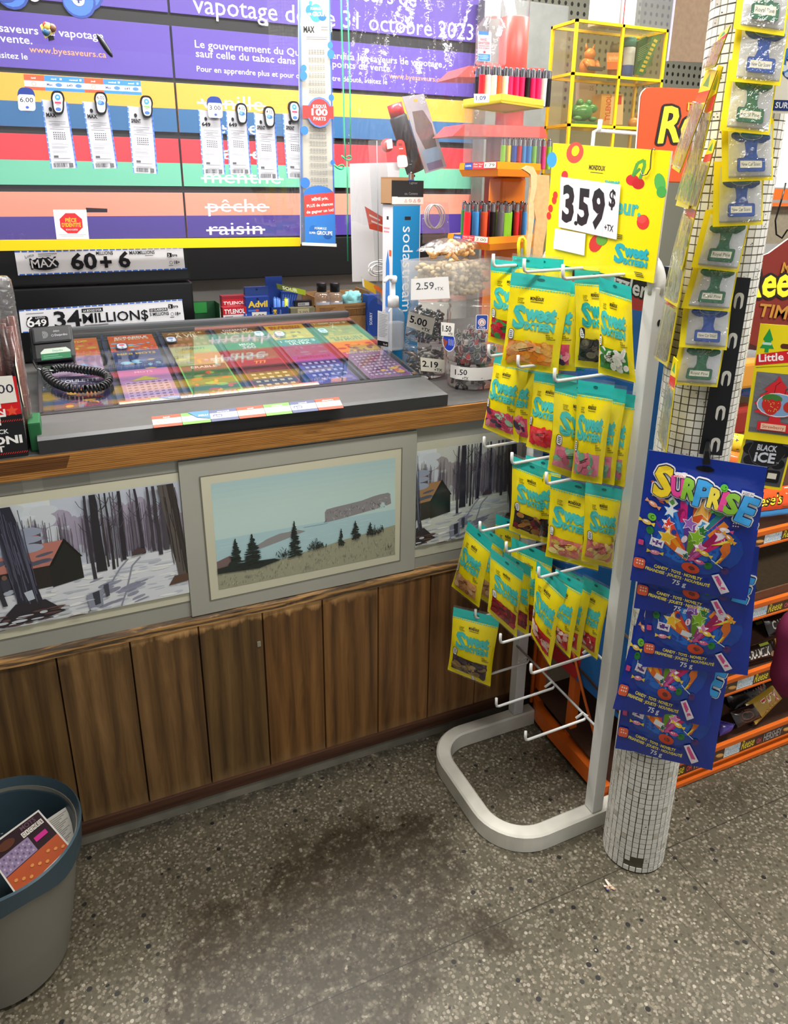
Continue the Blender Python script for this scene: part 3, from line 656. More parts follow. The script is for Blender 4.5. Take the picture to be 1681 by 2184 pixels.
# ---------------------------------------------------------------- black lottery terminals and paper jackpot strips
YT = 2.52
tm = thing('lottery_terminal', 'black lottery terminal panel standing behind the jackpot strips', 'terminal', (.05, YT, WT))
xr = P(410, 600, 1, YT).x
mb = MB(); mb.bevbox((-.7, YT, WT + .004), (xr, YT + .09, P(200, 610, 1, YT).z), hx('#0b0b0d'), .006); mb.build('lower_housing', M_PLAST, tm)
mb = MB(); mb.bevbox((-.7, YT + .006, P(200, 606, 1, YT).z), (xr - .004, YT + .10, P(200, 519, 1, YT).z), hx('#0a0a0c'), .006); mb.build('upper_housing', M_PLAST, tm)
def extra_logo(a, x, y, k=1):
    a.rect(x, y, 10 * k, 9 * k, '#15151a', 6).text('Extra', x + 1 * k, y + 8 * k, 6 * k, '#15151a', w=22 * k, bold=.05).text('3', x + 2 * k, y + 8 * k, 6 * k, '#fff', bold=.03)
    a.ring(x + 7 * k, y + 22 * k, 4 * k, 1 * k, '#888'); a.text('18+', x + 14 * k, y + 25 * k, 7 * k, '#15151a', w=13 * k, bold=.05); a.rect(x + 1 * k, y + 28 * k, 10 * k, 1.3 * k, '#777')
def strip_sign(label, q, art):
    mb = MB(); q.slab(mb, .0008, hx('#f2f2f6')); art.emit(mb, q, .0003); return tag(mb.build('jackpot_strip', M_PAPER), label, 'sign', 'jackpot strips on the lottery terminal')
a = Art(360, 50)
for i in range(26): a.rect(i * 14, 0, 11, 2.6, '#3d6fd6'); a.rect(i * 14 + 3, 47.4, 11, 2.6, '#3d6fd6')
a.text('Lotto', 20, 15, 6, '#333', rot=-14, bold=0); a.ell(56, 28, 30, 13, '#17171c'); a.text('MAX', 28, 38, 22, '#17171c', w=56, bold=.07, rot=-3); a.text('MAX', 30, 36, 17, '#ececf0', w=52, bold=.03, rot=-3)
a.rect(46, 6, 38, 2, '#888').rect(46, 10, 26, 1.6, '#999')
a.text('60', 110, 41, 33, '#17171c', w=56, bold=.075).text('+', 172, 44, 32, '#17171c', w=25, bold=.09).text('6', 212, 40, 33, '#17171c', w=26, bold=.075)
a.text('MILLION$', 166, 12, 7.5, '#17171c', w=36, bold=.03).text('MAXMILLIONS', 238, 13, 7.5, '#17171c', w=56, bold=.03).rect(272, 16, 18, 1, '#666'); extra_logo(a, 322, 12)
strip_sign('white paper strip reading 60 + 6 under the yellow bar, upper of the two', Qp((30.5, 536), (390, 527), (395, 574), (38.7, 587.5), 1, YT - .0008), a)
a = Art(360, 50)
for i in range(26): a.rect(i * 14, 0, 11, 2.4, '#3d6fd6'); a.rect(i * 14 + 3, 47.6, 11, 2.4, '#3d6fd6')
a.rrect(14, 16, 44, 24, 6, '#17171c').ell(20, 30, 8, 10, '#17171c').text('6', 13, 38, 22, '#fff', w=16, bold=.04).text('49', 29, 37, 14, '#fff', w=25, bold=.05).text('LOTTO', 32, 21, 3.6, '#fff', w=20, bold=.03).rect(14, 8, 36, 1.6, '#999')
a.text('34', 70, 44, 36, '#17171c', w=58, bold=.05).text('MILLION$', 131, 38, 21, '#17171c', w=146, bold=.03).rect(131, 6, 46, 8, '#17171c').text('LA BOULE D\'OR', 134, 13, 5, '#fff', w=40, bold=.04)
a.rect(281, 16, 42, 6.5, '#17171c').text('LE CLASSIQUE', 283, 21.4, 4.4, '#fff', w=38, bold=.04).text('5 MILLION$', 281, 32, 7, '#17171c', w=44, bold=.03).rect(133, 42, 52, 2, '#777'); extra_logo(a, 326, 9)
strip_sign('white paper strip reading 34 MILLION$ above the display back rail, lower of the two', Qp((40, 662), (388, 638), (394, 686), (46, 710), 1, YT - .0012), a)

# ---------------------------------------------------------------- counter lottery display
TX0, TX1 = -.077, .890
DG0 = Vector((0, 1.787, 1.062)); DG1 = Vector((0, 2.345, 1.140)); DN = Vector((0, -(DG1.z - DG0.z), (DG1.y - DG0.y))).normalized()
def D(x, t, h=0.0):
    """point of the tilted display window: t 0 at the back, 1 at the front"""
    p = DG1.lerp(DG0, t); return Vector((x, p.y, p.z)) + DN * h
ds = thing('lottery_display', 'grey counter display tray with tilted glass over scratch tickets', 'lottery display', (.4, 1.9, WT))
prof = [(CY + .004, WT + .0005), (CY + .002, WT + .030), (CY + .012, WT + .0355), (1.765, 1.0605), (1.772, 1.0605), (1.772, 1.040), (2.35, 1.1175), (2.35, WT + .0005)]
mb = MB(); n = len(prof); cs = ['#343536', '#343536', '#565654', '#4c4c4a', '#3a3b3c', '#3a3b3c', '#2f3031', '#333']
XA = [TX0, TX0 + .006, TX1 - .028, TX1 - .006]   # chamfered right front corner
def pp(i, k): y, z = prof[i]; return (([TX0, TX1][k]) if not (k == 1 and i < 3) else TX1 - (.014, .014, .020)[i], y, z)
for i in range(n):
    j = (i + 1) % n; mb.face([pp(i, 0), pp(i, 1), pp(j, 1), pp(j, 0)], hx(cs[i]))
for k in (0, 1): mb.face([pp(i, k) for i in (range(n) if k else range(n - 1, -1, -1))], hx('#2e2f30'))
M_TRAY = vcm('tray_plastic', 0.42, spec=0.45, grain=0.18, bscale=30); mb.build('tray', M_TRAY, ds)
mb = MB()
for xa, xb, ta, tb in ((TX0 + .004, TX1 - .002, .985, 1.012), (TX0 + .004, TX0 + .012, 0, 1), (TX1 - .008, TX1 - .001, 0, 1)):
    mb.prism([D(xa, ta, -.014), D(xb, ta, -.014), D(xb, tb, -.014), D(xa, tb, -.014)], DN * .0125, hx('#2c2d2e'))
mb.build('glass_surround', M_PLAST, ds)
mb = MB(); mb.prism([D(TX0 + .012, .0, -.0005), D(TX1 - .008, .0, -.0005), D(TX1 - .008, .985, -.0005), D(TX0 + .012, .985, -.0005)], DN * .003, hx('#fff')); mb.build('glass', M_GLASS, ds)
mb = MB(); mb.bevbox((TX0 - .01, 2.352, 1.06), (TX1 + .004, 2.385, 1.155), hx('#4b4e50'), .006); mb.build('back_rail', M_PLAST, ds)
mb = MB()
for k in range(1, 6): x = TX0 + .02 + k * .158; mb.prism([D(x - .004, .02, -.0125), D(x + .004, .02, -.0125), D(x + .004, .97, -.0125), D(x - .004, .97, -.0125)], DN * .006, hx('#2c3046'))
mb.build('divider', M_PLAST, ds)
mb = MB(); x = .253; mb.face([(x, CY - .0002, WT + .002), (x + .0015, CY - .0002, WT + .002), (x + .0015, CY + .0008, WT + .032), (x, CY + .0008, WT + .032)], hx('#222')); mb.build('seam', M_PLAST, ds)

def grid_nums(a, x, y, w, h, nx, ny, bg, fg):
    a.rect(x, y, w, h, bg)
    for i in range(nx):
        for k in range(ny): a.rect(x + (i + .2) * w / nx, y + (k + .25) * h / ny, w / nx * .55, h / ny * .45, fg)
def tk(bg, title, tcol, y=.16, th=.09, sub=None, extra=None, border=None):
    A = Art(100, 150)
    if border: A.rect(0, 0, 100, 150, border).rect(3, 3, 94, 144, bg)
    else: A.rect(0, 0, 100, 150, bg)
    if extra: extra(A)
    A.text(title, 50, y * 150 + th * 75, th * 150, tcol, 'c', w=min(86, len(title) * 9), bold=.06)
    if sub: A.text(sub[0], 50, y * 150 + th * 75 + sub[1] * 150, sub[1] * 130, sub[2], 'c', w=min(84, 6 + len(sub[0]) * 9), bold=.06)
    return A
def ex_rnd(seed, cols, y0=50, n=24, r=(3, 12)):
    def f(A):
        rr = random.Random(seed)
        for i in range(n): A.ell(rr.uniform(8, 92), rr.uniform(y0, 142), rr.uniform(*r), rr.uniform(*r) * .7, jig(rr.choice(cols), .2, rr))
    return f
def ex_grid(y0, bg, fg, nx=5, ny=5): return lambda A: grid_nums(A, 8, y0, 84, 140 - y0, nx, ny, bg, fg)
def ex_both(*fs): return lambda A: [f(A) for f in fs]
TK = [[('orange and yellow', tk('#e2763a', 'LOTO', '#fbe08a', extra=ex_rnd(1, ['#e9c24c', '#d94b55'], 20))), ('blue and pink', tk('#c9a3c9', '3 X', '#3d63c4', extra=ex_rnd(2, ['#8ab6e6', '#e9a9b9'], 30))), ('dark purple slot', tk('#35295f', 'ROULETTE', '#e7e2f0', extra=ex_rnd(3, ['#b02b2f', '#e2a63d', '#221a33'], 60)))],
      [('orange word game', tk('#e0622e', 'SCRABBLE', '#fff', .1, .07, ('JEU MOTS', .07, '#f6e9b9'), ex_rnd(4, ['#7fb3dc', '#e7b04a', '#86c7e8'], 46))), ('navy and gold', tk('#28407c', 'MINI MOTS', '#e8c04d', .12, .07, None, ex_rnd(5, ['#d8a43c', '#88c3e6', '#355a9e'], 44))), ('pink crossword', tk('#b682b8', 'MOTS', '#f3d4ee', .1, .06, None, ex_both(ex_grid(60, '#c9a0cb', '#7d4d86', 7, 7), lambda A: A.poly([(20, 56), (50, 36), (78, 56)], '#c9bf4f'))))],
      [('brown and gold crossword', tk('#8f5c22', 'A.B.C.D.E', '#f3d58a', .08, .06, ('À VIE', .16, '#f6ead0'), ex_grid(34, '#a4703a', '#c98f62', 5, 3))), ('silver and yellow', tk('#b9b47c', 'ARGENT', '#6f6b4e', .1, .07, ('200 000', .12, '#e2b52c'), ex_rnd(6, ['#cfcfc9', '#d9c964'], 60))), ('green maple leaf', tk('#2f6b34', 'ÉRABLE', '#e8efd9', .1, .07, None, ex_rnd(7, ['#d9562c', '#2a4d2b', '#7fb243', '#e39a3b'], 40), '#59c95a'))],
      [('purple and bronze', tk('#7a4f2a', 'DIAMANT', '#f2ecf4', .08, .07, ('VISA 360', .15, '#f3dc96'), ex_rnd(8, ['#5b4aa0', '#a87838'], 20, 10))), ('green', tk('#1f5f3a', 'MEGA', '#f5f5f0', .09, .09, ('360', .13, '#e7b5d8'), ex_rnd(9, ['#2c7c4b', '#154a2e'], 60))), ('dark red slot machine', tk('#4a1220', '777', '#f0b23a', .1, .09, None, ex_both(ex_grid(46, '#7b1c2a', '#d8b26a', 5, 1), ex_grid(70, '#2a0c12', '#d9c3a4', 5, 4)), '#b02a45'))],
      [('yellow', tk('#efb52b', 'EN ARGENT', '#c13a22', .09, .07, ('EN PRIME', .1, '#8a4516'), ex_rnd(10, ['#f5d163', '#a8601e'], 50))), ('teal', tk('#1f5f86', '1 000 000 $', '#f2f2ea', .1, .08, ('ULTRA', .12, '#fff'), ex_rnd(11, ['#2e86a8', '#174a6b'], 50))), ('violet', tk('#50399a', 'AMÉTHYSTE', '#16122b', .08, .07, None, ex_both(ex_grid(36, '#3e2c82', '#c9bfe8', 6, 5), ex_rnd(12, ['#8a78cc', '#2d2164'], 110, 8))))],
      [('gold', tk('#c08d22', '1 000 000 $', '#f6f3e0', .06, .06, ('X', .2, '#f7e9bd'), ex_rnd(13, ['#d9a93a', '#a5761a'], 50))), ('yellow word game', tk('#e3b02c', '50 $ OU 100 $', '#5a1f4b', .1, .07, ('EN MOTS', .1, '#6b2355'), ex_rnd(14, ['#f0c84a', '#8b3a2a'], 60))), ('purple word grid', tk('#8c4f8f', 'MOT MYSTÈRE', '#f2e7b6', .06, .05, None, ex_both(ex_grid(24, '#6e3a78', '#d6b9d6', 8, 8), ex_rnd(15, ['#e0a93c', '#d9472f'], 100, 8))))]]
ordn = ('leftmost', 'second', 'third', 'fourth', 'fifth', 'last')
for c in range(6):
    xc = TX0 + .02 + .079 + c * .158; prev = 0.0
    for r, (nm, A) in enumerate(TK[c]):
        t0, t1 = ((.02, .40), (.28, .66), (.56, .955))[r]
        if c == 0: t0, t1 = ((.02, .36), (.30, .62), (.58, .955))[r]
        q = Quad(D(xc - .064, t0, -.0125 + .0022 * r), D(xc + .064, t0, -.0125 + .0022 * r), D(xc + .064, t1, -.0115 + .0022 * r), D(xc - .064, t1, -.0115 + .0022 * r))
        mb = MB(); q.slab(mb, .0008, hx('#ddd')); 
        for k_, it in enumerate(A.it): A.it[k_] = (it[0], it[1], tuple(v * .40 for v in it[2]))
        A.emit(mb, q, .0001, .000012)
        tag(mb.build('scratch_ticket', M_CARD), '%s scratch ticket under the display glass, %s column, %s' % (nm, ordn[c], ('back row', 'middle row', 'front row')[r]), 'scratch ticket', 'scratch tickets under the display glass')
for i, (px, py, nm) in enumerate([(258, 732, 'beside the word game ticket'), (362, 718, 'above the bronze ticket'), (548, 706, 'above the diamond ticket'), (592, 706, 'above the yellow ticket'), (683, 700, 'above the gold ticket')]):
    q = Quad(D(0, 0, -.004), D(1, 0, -.004), D(1, 1, -.004), D(0, 1, -.004)); p = PN(px, py, D(0, 0, -.004), DN)
    mb = MB(); A = Art(40, 60); A.rrect(0, 0, 40, 60, 16, '#3d4456').rrect(4, 4, 32, 52, 13, '#b9bccc').ell(20, 20, 10, 9, '#c24a5a' if i < 1 or i == 3 else '#6b7ba8').text(('2', '3', '5', '10', '20')[i], 20, 50, 14, '#3d4456', 'c', bold=.04)
    A.emit(mb, lambda u, v, h, p=p: p + Vector(((u - .5) * .032, 0, 0)) + (DG0 - DG1).normalized() * (v * .05) + DN * h, .0002); tag(mb.build('price_tab', M_PLAST), 'grey oval price tab under the display glass, ' + nm, 'price tab', 'price tabs under the display glass')
# schedule stickers on the tray lip and under the glass edge
TN = Vector((0, -(1.0605 - WT - .0355), 1.765 - CY - .012)).normalized(); TP = Vector((0, CY + .012, WT + .0355))
A = Art(420, 50); cols = ['#b5523f', '#6c9a50', '#555c76', '#b5523f', '#6c9a50', '#555c76', '#b5523f']
for i, c in enumerate(cols):
    A.rect(i * 60, 0, 59, 14, c).rect(i * 60, 14, 59, 24, '#bdb3a6' if c == '#b5523f' else '#b4b8b2').rect(i * 60, 38, 59, 12, c)
    A.text(('lundi', 'mardi', 'mercredi', 'jeudi', 'vendredi', 'samedi', 'dimanche')[i], i * 60 + 30, 11, 5, '#f2e9e4', 'c', bold=.02)
    if c == '#b5523f': A.ring(i * 60 + 18, 26, 8, 2, '#e0906f').rect(i * 60 + 30, 23, 22, 3, '#e5b49c').rect(i * 60 + 30, 28, 18, 2, '#e5b49c')
    elif c == '#555c76': A.rrect(i * 60 + 6, 20, 20, 12, 4, '#565e7c').text('649', i * 60 + 8, 30, 7, '#fff', w=16, bold=.04).rect(i * 60 + 30, 24, 24, 4, '#9aa0b4')
    else: A.text('Max', i * 60 + 6, 31, 8, '#7fa3c4', w=18, bold=.05).rect(i * 60 + 28, 24, 26, 4, '#a9c9b0')
A.poly([(75, 0), (119, 0), (119, 36), (92, 26)], '#4c79b8').text('MILLI', 96, 22, 6, '#e8f0fa', w=20, bold=.05)
q = Qn((323, 889), (723, 848), (734, 871), (328, 913), TP, TN); q.n = TN
mb = MB(); A.emit(mb, q, .0003); tag(mb.build('schedule_sticker', M_CARD), 'strip of seven draw day stickers along the grey lip of the display tray', 'sticker')
q = Quad(D(.10, .935, -.0055), D(.60, .935, -.0055), D(.60, .985, -.0055), D(.10, .985, -.0055)); mb = MB(); A.emit(mb, q, .0003)
tag(mb.build('schedule_sticker', M_CARD), 'strip of draw day stickers under the front edge of the display glass', 'sticker')

# ---------------------------------------------------------------- card terminal
t = thing('card_terminal', 'black card payment terminal with a green label and coiled cable, left on the display', 'card terminal', (.0, 2.12, 1.1))
bl = PN(82, 776, D(0, .4, .004), DN); br = PN(157, 768, D(0, .4, .004), DN); wv = (br - bl); wid = wv.length; wv.normalize()
upv = Vector((0, .42, 1)).normalized(); nv = wv.cross(upv); nv = -nv if nv.y > 0 else nv
MT = Matrix((( wv.x, nv.x, upv.x, bl.x), (wv.y, nv.y, upv.y, bl.y), (wv.z, nv.z, upv.z, bl.z), (0, 0, 0, 1)))
hh = .098; mb = MB(); mb.bevbox((-.012, -.045, .004), (wid + .008, 0, hh), hx('#161719'), .010, MT); mb.build('body', M_PLAST, t)
mb = MB(); mb.bevbox((-.006, -.002, hh * .52), (wid + .002, .007, hh * .94), hx('#242527'), .005, MT); o = mb.build('printer_lid', M_PLAST, t)
def tq(u0, v0, u1, v1, y): return Quad(MT @ Vector((u0 * wid, y, v0 * hh)), MT @ Vector((u1 * wid, y, v0 * hh)), MT @ Vector((u1 * wid, y, v1 * hh)), MT @ Vector((u0 * wid, y, v1 * hh)))
A = Art(100, 45)
for i in range(4): A.ring(22, 22, 4 + i * 3.0, 1, '#8f9294')
A.rect(0, 0, 18, 45, '#242527').text('débit', 52, 14, 7, '#8f9294', bold=.02).text('Desjardins', 56, 30, 8, '#a3a6a8', w=40, bold=.02).ring(49, 27, 4, 1, '#a3a6a8')
mb = MB(); A.emit(mb, tq(.05, .9, .95, .58, .0073)); mb.build('lid_print', M_PLAST, t)
A = Art(100, 36); A.poly([(0, 12), (14, 2), (86, 2), (100, 12), (100, 20), (0, 20)], '#a9b5a8').rect(0, 17, 100, 19, '#17603a').text('Desjardins', 40, 13, 6, '#3d7a58', w=34, bold=.02).rect(8, 23, 50, 2, '#4f8a6b').rect(8, 29, 62, 2, '#4f8a6b')
mb = MB(); A.emit(mb, tq(.10, .40, .95, .08, .0005)); mb.build('green_label', M_CARD, t)
mb = MB(); mb.tube([PN(x, y, D(0, .4, .012), DN) for x, y in ((66, 745), (70, 770), (78, 785), (95, 792), (120, 790), (160, 778), (158, 762))], .003, hx('#8d8f90'), 6); mb.build('holder', M_CHROME, t)
cp = [PN(x, y, D(0, .5, .014), DN) for x, y in ((96, 792), (104, 806), (124, 820), (150, 828), (182, 829), (212, 826), (230, 815), (229, 802), (212, 794), (186, 790), (158, 786), (132, 784), (112, 788))]
path = []; N = 420; L = len(cp) - 1
for i in range(N):
    f = i / (N - 1) * L; k = min(int(f), L - 1); u = f - k; c0, c1, c2, c3 = cp[max(k - 1, 0)], cp[k], cp[k + 1], cp[min(k + 2, L)]
    p = 0.5 * ((2 * c1) + (c2 - c0) * u + (2 * c0 - 5 * c1 + 4 * c2 - c3) * u * u + (3 * c1 - c0 - 3 * c2 + c3) * u ** 3); tg = (c2 - c1).normalized(); s1 = DN; s2 = tg.cross(s1)
    a_ = i * 2 * PI / 9.0; path.append(p + s1 * math.cos(a_) * .0085 + s2 * math.sin(a_) * .0085)
mb = MB(); mb.tube(path, .0031, hx('#141517'), 6); mb.build('coiled_cable', M_PLAST, t)

# ---------------------------------------------------------------- meat stick box at the left end
JX = -.098; j = thing('meat_stick_box', 'black and red cardboard box of meat sticks at the left end of the counter', 'display box', (-.2, 1.64, WT))
z0 = WT + .0005; x0 = -.30; d0, d1 = CY + .008, CY + .125; zt = 1.192
mb = MB()
for lo, hi in (((x0, d0, z0), (JX, d0 + .002, zt)), ((JX - .002, d0, z0), (JX, d1, zt + .02)), ((x0, d1 - .002, z0), (JX, d1, zt + .05)), ((x0, d0, z0), (x0 + .002, d1, zt)), ((x0, d0, z0), (JX, d1, z0 + .002))): mb.box(lo, hi, hx('#131214'))
mb.build('carton', M_CARD, j)
A = Art(200, 168); A.rect(0, 0, 200, 168, '#121113').poly([(20, 20), (200, 10), (200, 78), (20, 84)], '#d0131c').poly([(150, 0), (200, 0), (200, 26), (150, 26)], '#c9141c')
for tx, y, h, w in (('GREAT', 62, 15, 80), ('CANADIAN', 76, 11, 120), ('MEAT', 97, 20, 118)): A.text(tx, 172, y, h, '#f3f1ee', 'r', w=w, bold=.08)
A.star(184, 70, 12, '#e8512f').text('PEPPERONI', 194, 138, 16, '#f0eeea', 'r', w=150, bold=.09).text('STICK', 172, 116, 9, '#ddd', 'r', bold=.05).text('PIQUANT', 160, 154, 12, '#e8e6e2', 'r', w=90, bold=.07)
for y in (92, 160):
    for i in range(24): A.poly([(100 + i * 4.2, y), (103 + i * 4.2, y - 4), (104.5 + i * 4.2, y - 4), (101.5 + i * 4.2, y)], '#cf2a2a')
q = Quad((x0, d0, zt), (JX, d0, zt), (JX, d0, z0), (x0, d0, z0)); mb = MB(); A.emit(mb, q); mb.build('front_print', M_CARD, j)
A = Art(117, 168); A.rect(0, 0, 117, 168, '#17181a').rect(6, 20, 60, 60, '#4b4b4a').rect(6, 90, 100, 50, '#2e2f2e')
for i in range(10): A.rect(10, 24 + i * 5, 50, 2, '#9a9a96')
for i in range(8): A.rect(10, 94 + i * 5.5, 90, 2, '#8d8d88')
q = Quad((JX, d0, zt), (JX, d1, zt), (JX, d1, z0), (JX, d0, z0)); mb = MB(); A.emit(mb, q); mb.build('side_print', M_CARD, j)
mb = MB(); q = Qp((-40, 806), (26, 801), (37, 857), (-40, 866), 1, d0 - .001); q.slab(mb, .0006, hx('#e8e4da')); Art(100, 80).text('2.00', 96, 50, 26, '#2a2540', 'r', w=84, bold=.01).emit(mb, q); tag(mb.build('price_card', M_PAPER), 'white handwritten price card on the front of the meat stick box', 'price card')
rr = random.Random(3); mb = MB()   # torn price paper bent over the box side
pts = [(JX + .002, d0 + .012, zt + .018), (JX + .003, d0 + .06, zt + .045), (JX + .003, d0 + .112, zt + .02), (JX + .004, d0 + .105, zt - .05), (JX + .004, d0 + .07, zt - .105), (JX + .003, d0 + .03, zt - .06)]
mb.prism([Vector(p) for p in pts], Vector((.0008, 0, 0)), hx('#d9d4c4')); qq = Quad((JX + .0045, d0 + .02, zt + .01), (JX + .0045, d0 + .1, zt + .01), (JX + .0045, d0 + .1, zt - .05), (JX + .0045, d0 + .02, zt - .05)); Art(80, 60).text('4.29', 8, 44, 26, '#3a3a38', w=60, bold=.01).emit(mb, qq)
tag(mb.build('price_card', M_PAPER), 'torn handwritten price paper on the side of the meat stick box', 'price card')
mb = MB(); mb.bevbox((JX + .006, d0 + .02, z0), (JX + .030, d0 + .10, z0 + .062), hx('#1d5c33'), .004); tag(mb.build('gum_pack', M_CARD), 'small green pack between meat stick box and display tray', 'pack')
for k, (px, rad, nm) in enumerate(((-22, .021, 'left'), (14, .021, 'right'))):
    c = P(px + 12, 760, 1, CY + .07); c.z = z0 + .004
    s = thing('meat_stick_sleeve', 'clear sleeve of brown meat sticks standing in the box, %s of the pair' % nm, 'meat sticks', c, 'meat stick sleeves')
    mb = MB()
    for i in range(4):
        a_ = i * PI / 2 + .4; b0 = c + Vector((math.cos(a_) * .009, math.sin(a_) * .009, 0)); mb.tube([b0, b0 + Vector((.002, 0, .1)), b0 + Vector((0, .001, .272 - i * .006))], .0085, jig('#5a2418', .2, rr), 8)
    mb.build('sticks', M_GLOSS, s)
    mb = MB(); mb.lathe([(.020, .001), (.021, .1), (.0215, .26), (.022, .32), (.020, .344), (.014, .352)], c, hx('#fff'), 20); mb.build('wrap', M_WRAP, s)

# ================================================================ sneeze guard and what hangs on it
YG = 2.42
sg = thing('sneeze_guard', 'clear plexiglass guard with yellow bottom edge in front of the coloured flaps', 'plexiglass guard', (.2, YG, 1.3))
zb = P(320, 526, 1, YG).z
gx1 = P(714, 300, 1, YG).x
mb = MB(); mb.box((-1.5, YG, zb), (gx1, YG + .004, 2.7), hx('#fff')); mb.build('pane', M_PLEXI, sg)
q = Qp((-60, 513), (641, 507), (641, 525), (-60, 536), 1, YG - .006); mb = MB(); q.slab(mb, .016, hx('#f7c60c')); mb.build('yellow_trim', M_PLAST, sg)
YF = YG - .0015
def lot_ticket(i, tl, tr, br, bl, where, logo):
    q = Qp(tl, tr, br, bl, 1, YF); A = Art(80, 200); rr = random.Random(i)
    for k in range(20): A.rect(0, k * 10, 4, 10, '#5f86dd').rect(76, k * 10, 4, 10, '#5f86dd')
    for k in range(13): A.rect(0, k * 15, 4, 5, '#93aeea').rect(76, k * 15 + 6, 4, 5, '#3f6ad2')
    A.ell(24, 26, 5, 6, '#2b2b30').text(logo, 9, 48, 11, '#1d1d22', w=30, bold=.09)
    for k, y in enumerate((60, 66, 70, 76, 82)): A.rect(14 + (k % 2) * 8, y, 52 - (k % 3) * 10, 1.5, '#8a8a92')
    for y in range(4):
        for x in range(6): A.rect(22 + x * 6.5, 92 + y * 6, 3.6, 3, '#4c4c55')
    for y in (124, 128, 134, 138, 148, 152): A.rect(12, y, rr.uniform(34, 56), 1.4, '#9a9aa2')
    A.rrect(14, 160, 54, 9, 3, '#bdbdc4').rect(14, 161, 14, 7, '#55555d').rrect(12, 172, 56, 6, 2, '#c9c9cf')
    for k in range(16): A.rect(10 + k * 2.6, 184, rr.uniform(.8, 1.9), 12, '#2d2d33')
    A.rect(56, 184, 13, 13, '#77777c')
    for k in range(9): A.rect(57 + (k % 3) * 4, 185 + (k // 3) * 4, 2.3, 2.3, '#2d2d33')
    mb = MB(); n = 8   # gently curled slip
    for k in range(n):
        v0, v1 = k / n, (k + 1) / n; b0, b1 = .006 * v0 ** 3, .006 * v1 ** 3
        mb.face([q(0, v0, b0), q(1, v0, b0), q(1, v1, b1), q(0, v1, b1)], hx('#c6c7cd'))
    A.emit(mb, lambda u, v, h: q(u, v, h + .006 * v ** 3 + .0004), .0002, .00002)
    tag(mb.build('lottery_slip', M_PAPER), 'white lottery slip hanging under ' + where, 'lottery ticket', 'lottery slips on the plexiglass')
lot_ticket(1, (87.5, 212), (143.7, 217), (165, 358.6), (108.7, 360), 'the first black clip from the left, red lettering', 'MAX')
lot_ticket(2, (175, 216), (231, 220), (251, 359), (198.7, 360), 'the black clip marked 6.00', 'MAX')
lot_ticket(3, (271, 226), (325, 230), (336, 371), (283.6, 368.6), 'the black clip with green lettering', 'SPRINT')
lot_ticket(4, (422.5, 233.6), (472, 240), (480, 372), (432.5, 372), 'the blue topped clip marked 3.00', '649')
lot_ticket(5, (481, 235), (527.4, 240), (535, 372), (488.7, 372), 'the upper black clip marked 4.00', '649')
lot_ticket(6, (541, 240), (587.4, 246), (593, 382), (549.4, 382), 'the lower black clip marked 4.00', 'SPRINT')
lot_ticket(7, (602.4, 241), (650, 248), (660, 382), (611, 380), 'the black clip half behind the tall slip holder', 'SPRINT')
def clip(x0, y0, x1, y1, label, txt, blue=False, col='#c0445a', rot=0):
    q = Qp((x0, y0), (x1, y0 + 2), (x1 + 3, y1), (x0 + 3, y1 - 1), 1, YF - .004); o = thing('magnet_clip', label, 'magnet clip', q(.5, .5), 'magnet clips on the plexiglass')
    pts = [(50 + 50 * abs(math.cos(t)) ** .62 * (1 if math.cos(t) > 0 else -1) * (1.0 if math.sin(t) < 0 else .86), 50 + 50 * abs(math.sin(t)) ** .75 * (1 if math.sin(t) > 0 else -1)) for t in [2 * PI * i / 28 for i in range(28)]]
    mb = MB(); mb.prism([q(p[0] / 100, p[1] / 100, .007) for p in pts], q.n * -.012, hx('#2a3f86' if blue else '#17181a')); mb.build('grip', M_PLAST, o)
    A = Art(100, 100)
    if blue: A.rrect(2, 30, 96, 68, 14, '#e3e5ee')
    else: A.poly([(50 + (p[0] - 50) * .74, 50 + (p[1] - 50) * .82) for p in pts], '#dfe3ee')
    if txt: A.text(txt, 50, 62 if blue else 34, 16 if not blue else 20, '#1a1a1e', 'c', w=54 if not blue else 74, bold=.02)
    if blue: A.ell(52, 84, 10, 6, '#3d56c8')
    elif txt: A.ell(50, 50, 26, 10, '#3f6fc0').ell(42, 46, 14, 9, '#6d97d8')
    else: A.ell(50, 28, 20, 13, '#3c8ad6').text('6/6', 50, 31, 9, '#fff', 'c', bold=.03).rect(28, 46, 44, 9, col).rect(36, 58, 26, 3, '#888').ell(50, 78, 20, 8, '#4a6fc8')
    mb = MB(); A.emit(mb, q, .0073, .00004); mb.build('label_plate', M_CARD, o)
clip(107, 193, 137, 245, 'black oval magnet clip with red lettering, first over a slip', '')
clip(199, 195, 228, 245, 'black oval magnet clip handwritten 6.00', '6.00')
clip(297, 203, 325, 252, 'black oval magnet clip with green lettering, third slip from left', '', col='#7fae6a')
clip(36, 186, 74, 238, 'blue topped white clip marked 6.00 holding no slip', '6.00', True)
clip(440, 205, 472, 253, 'blue topped white clip marked 3.00 over a slip', '3.00', True)
clip(501, 219, 526, 266, 'black oval clip handwritten 4.00, the upper one', '4.00')
clip(560, 226, 585, 273, 'black oval clip handwritten 4.00, the lower one', '4.00')
clip(613, 215, 638, 262, 'black oval clip half behind the tall slip holder', '')
q = Qp((50, 158), (300, 173), (302, 203), (53, 191), 1, YF); A = Art(360, 46)
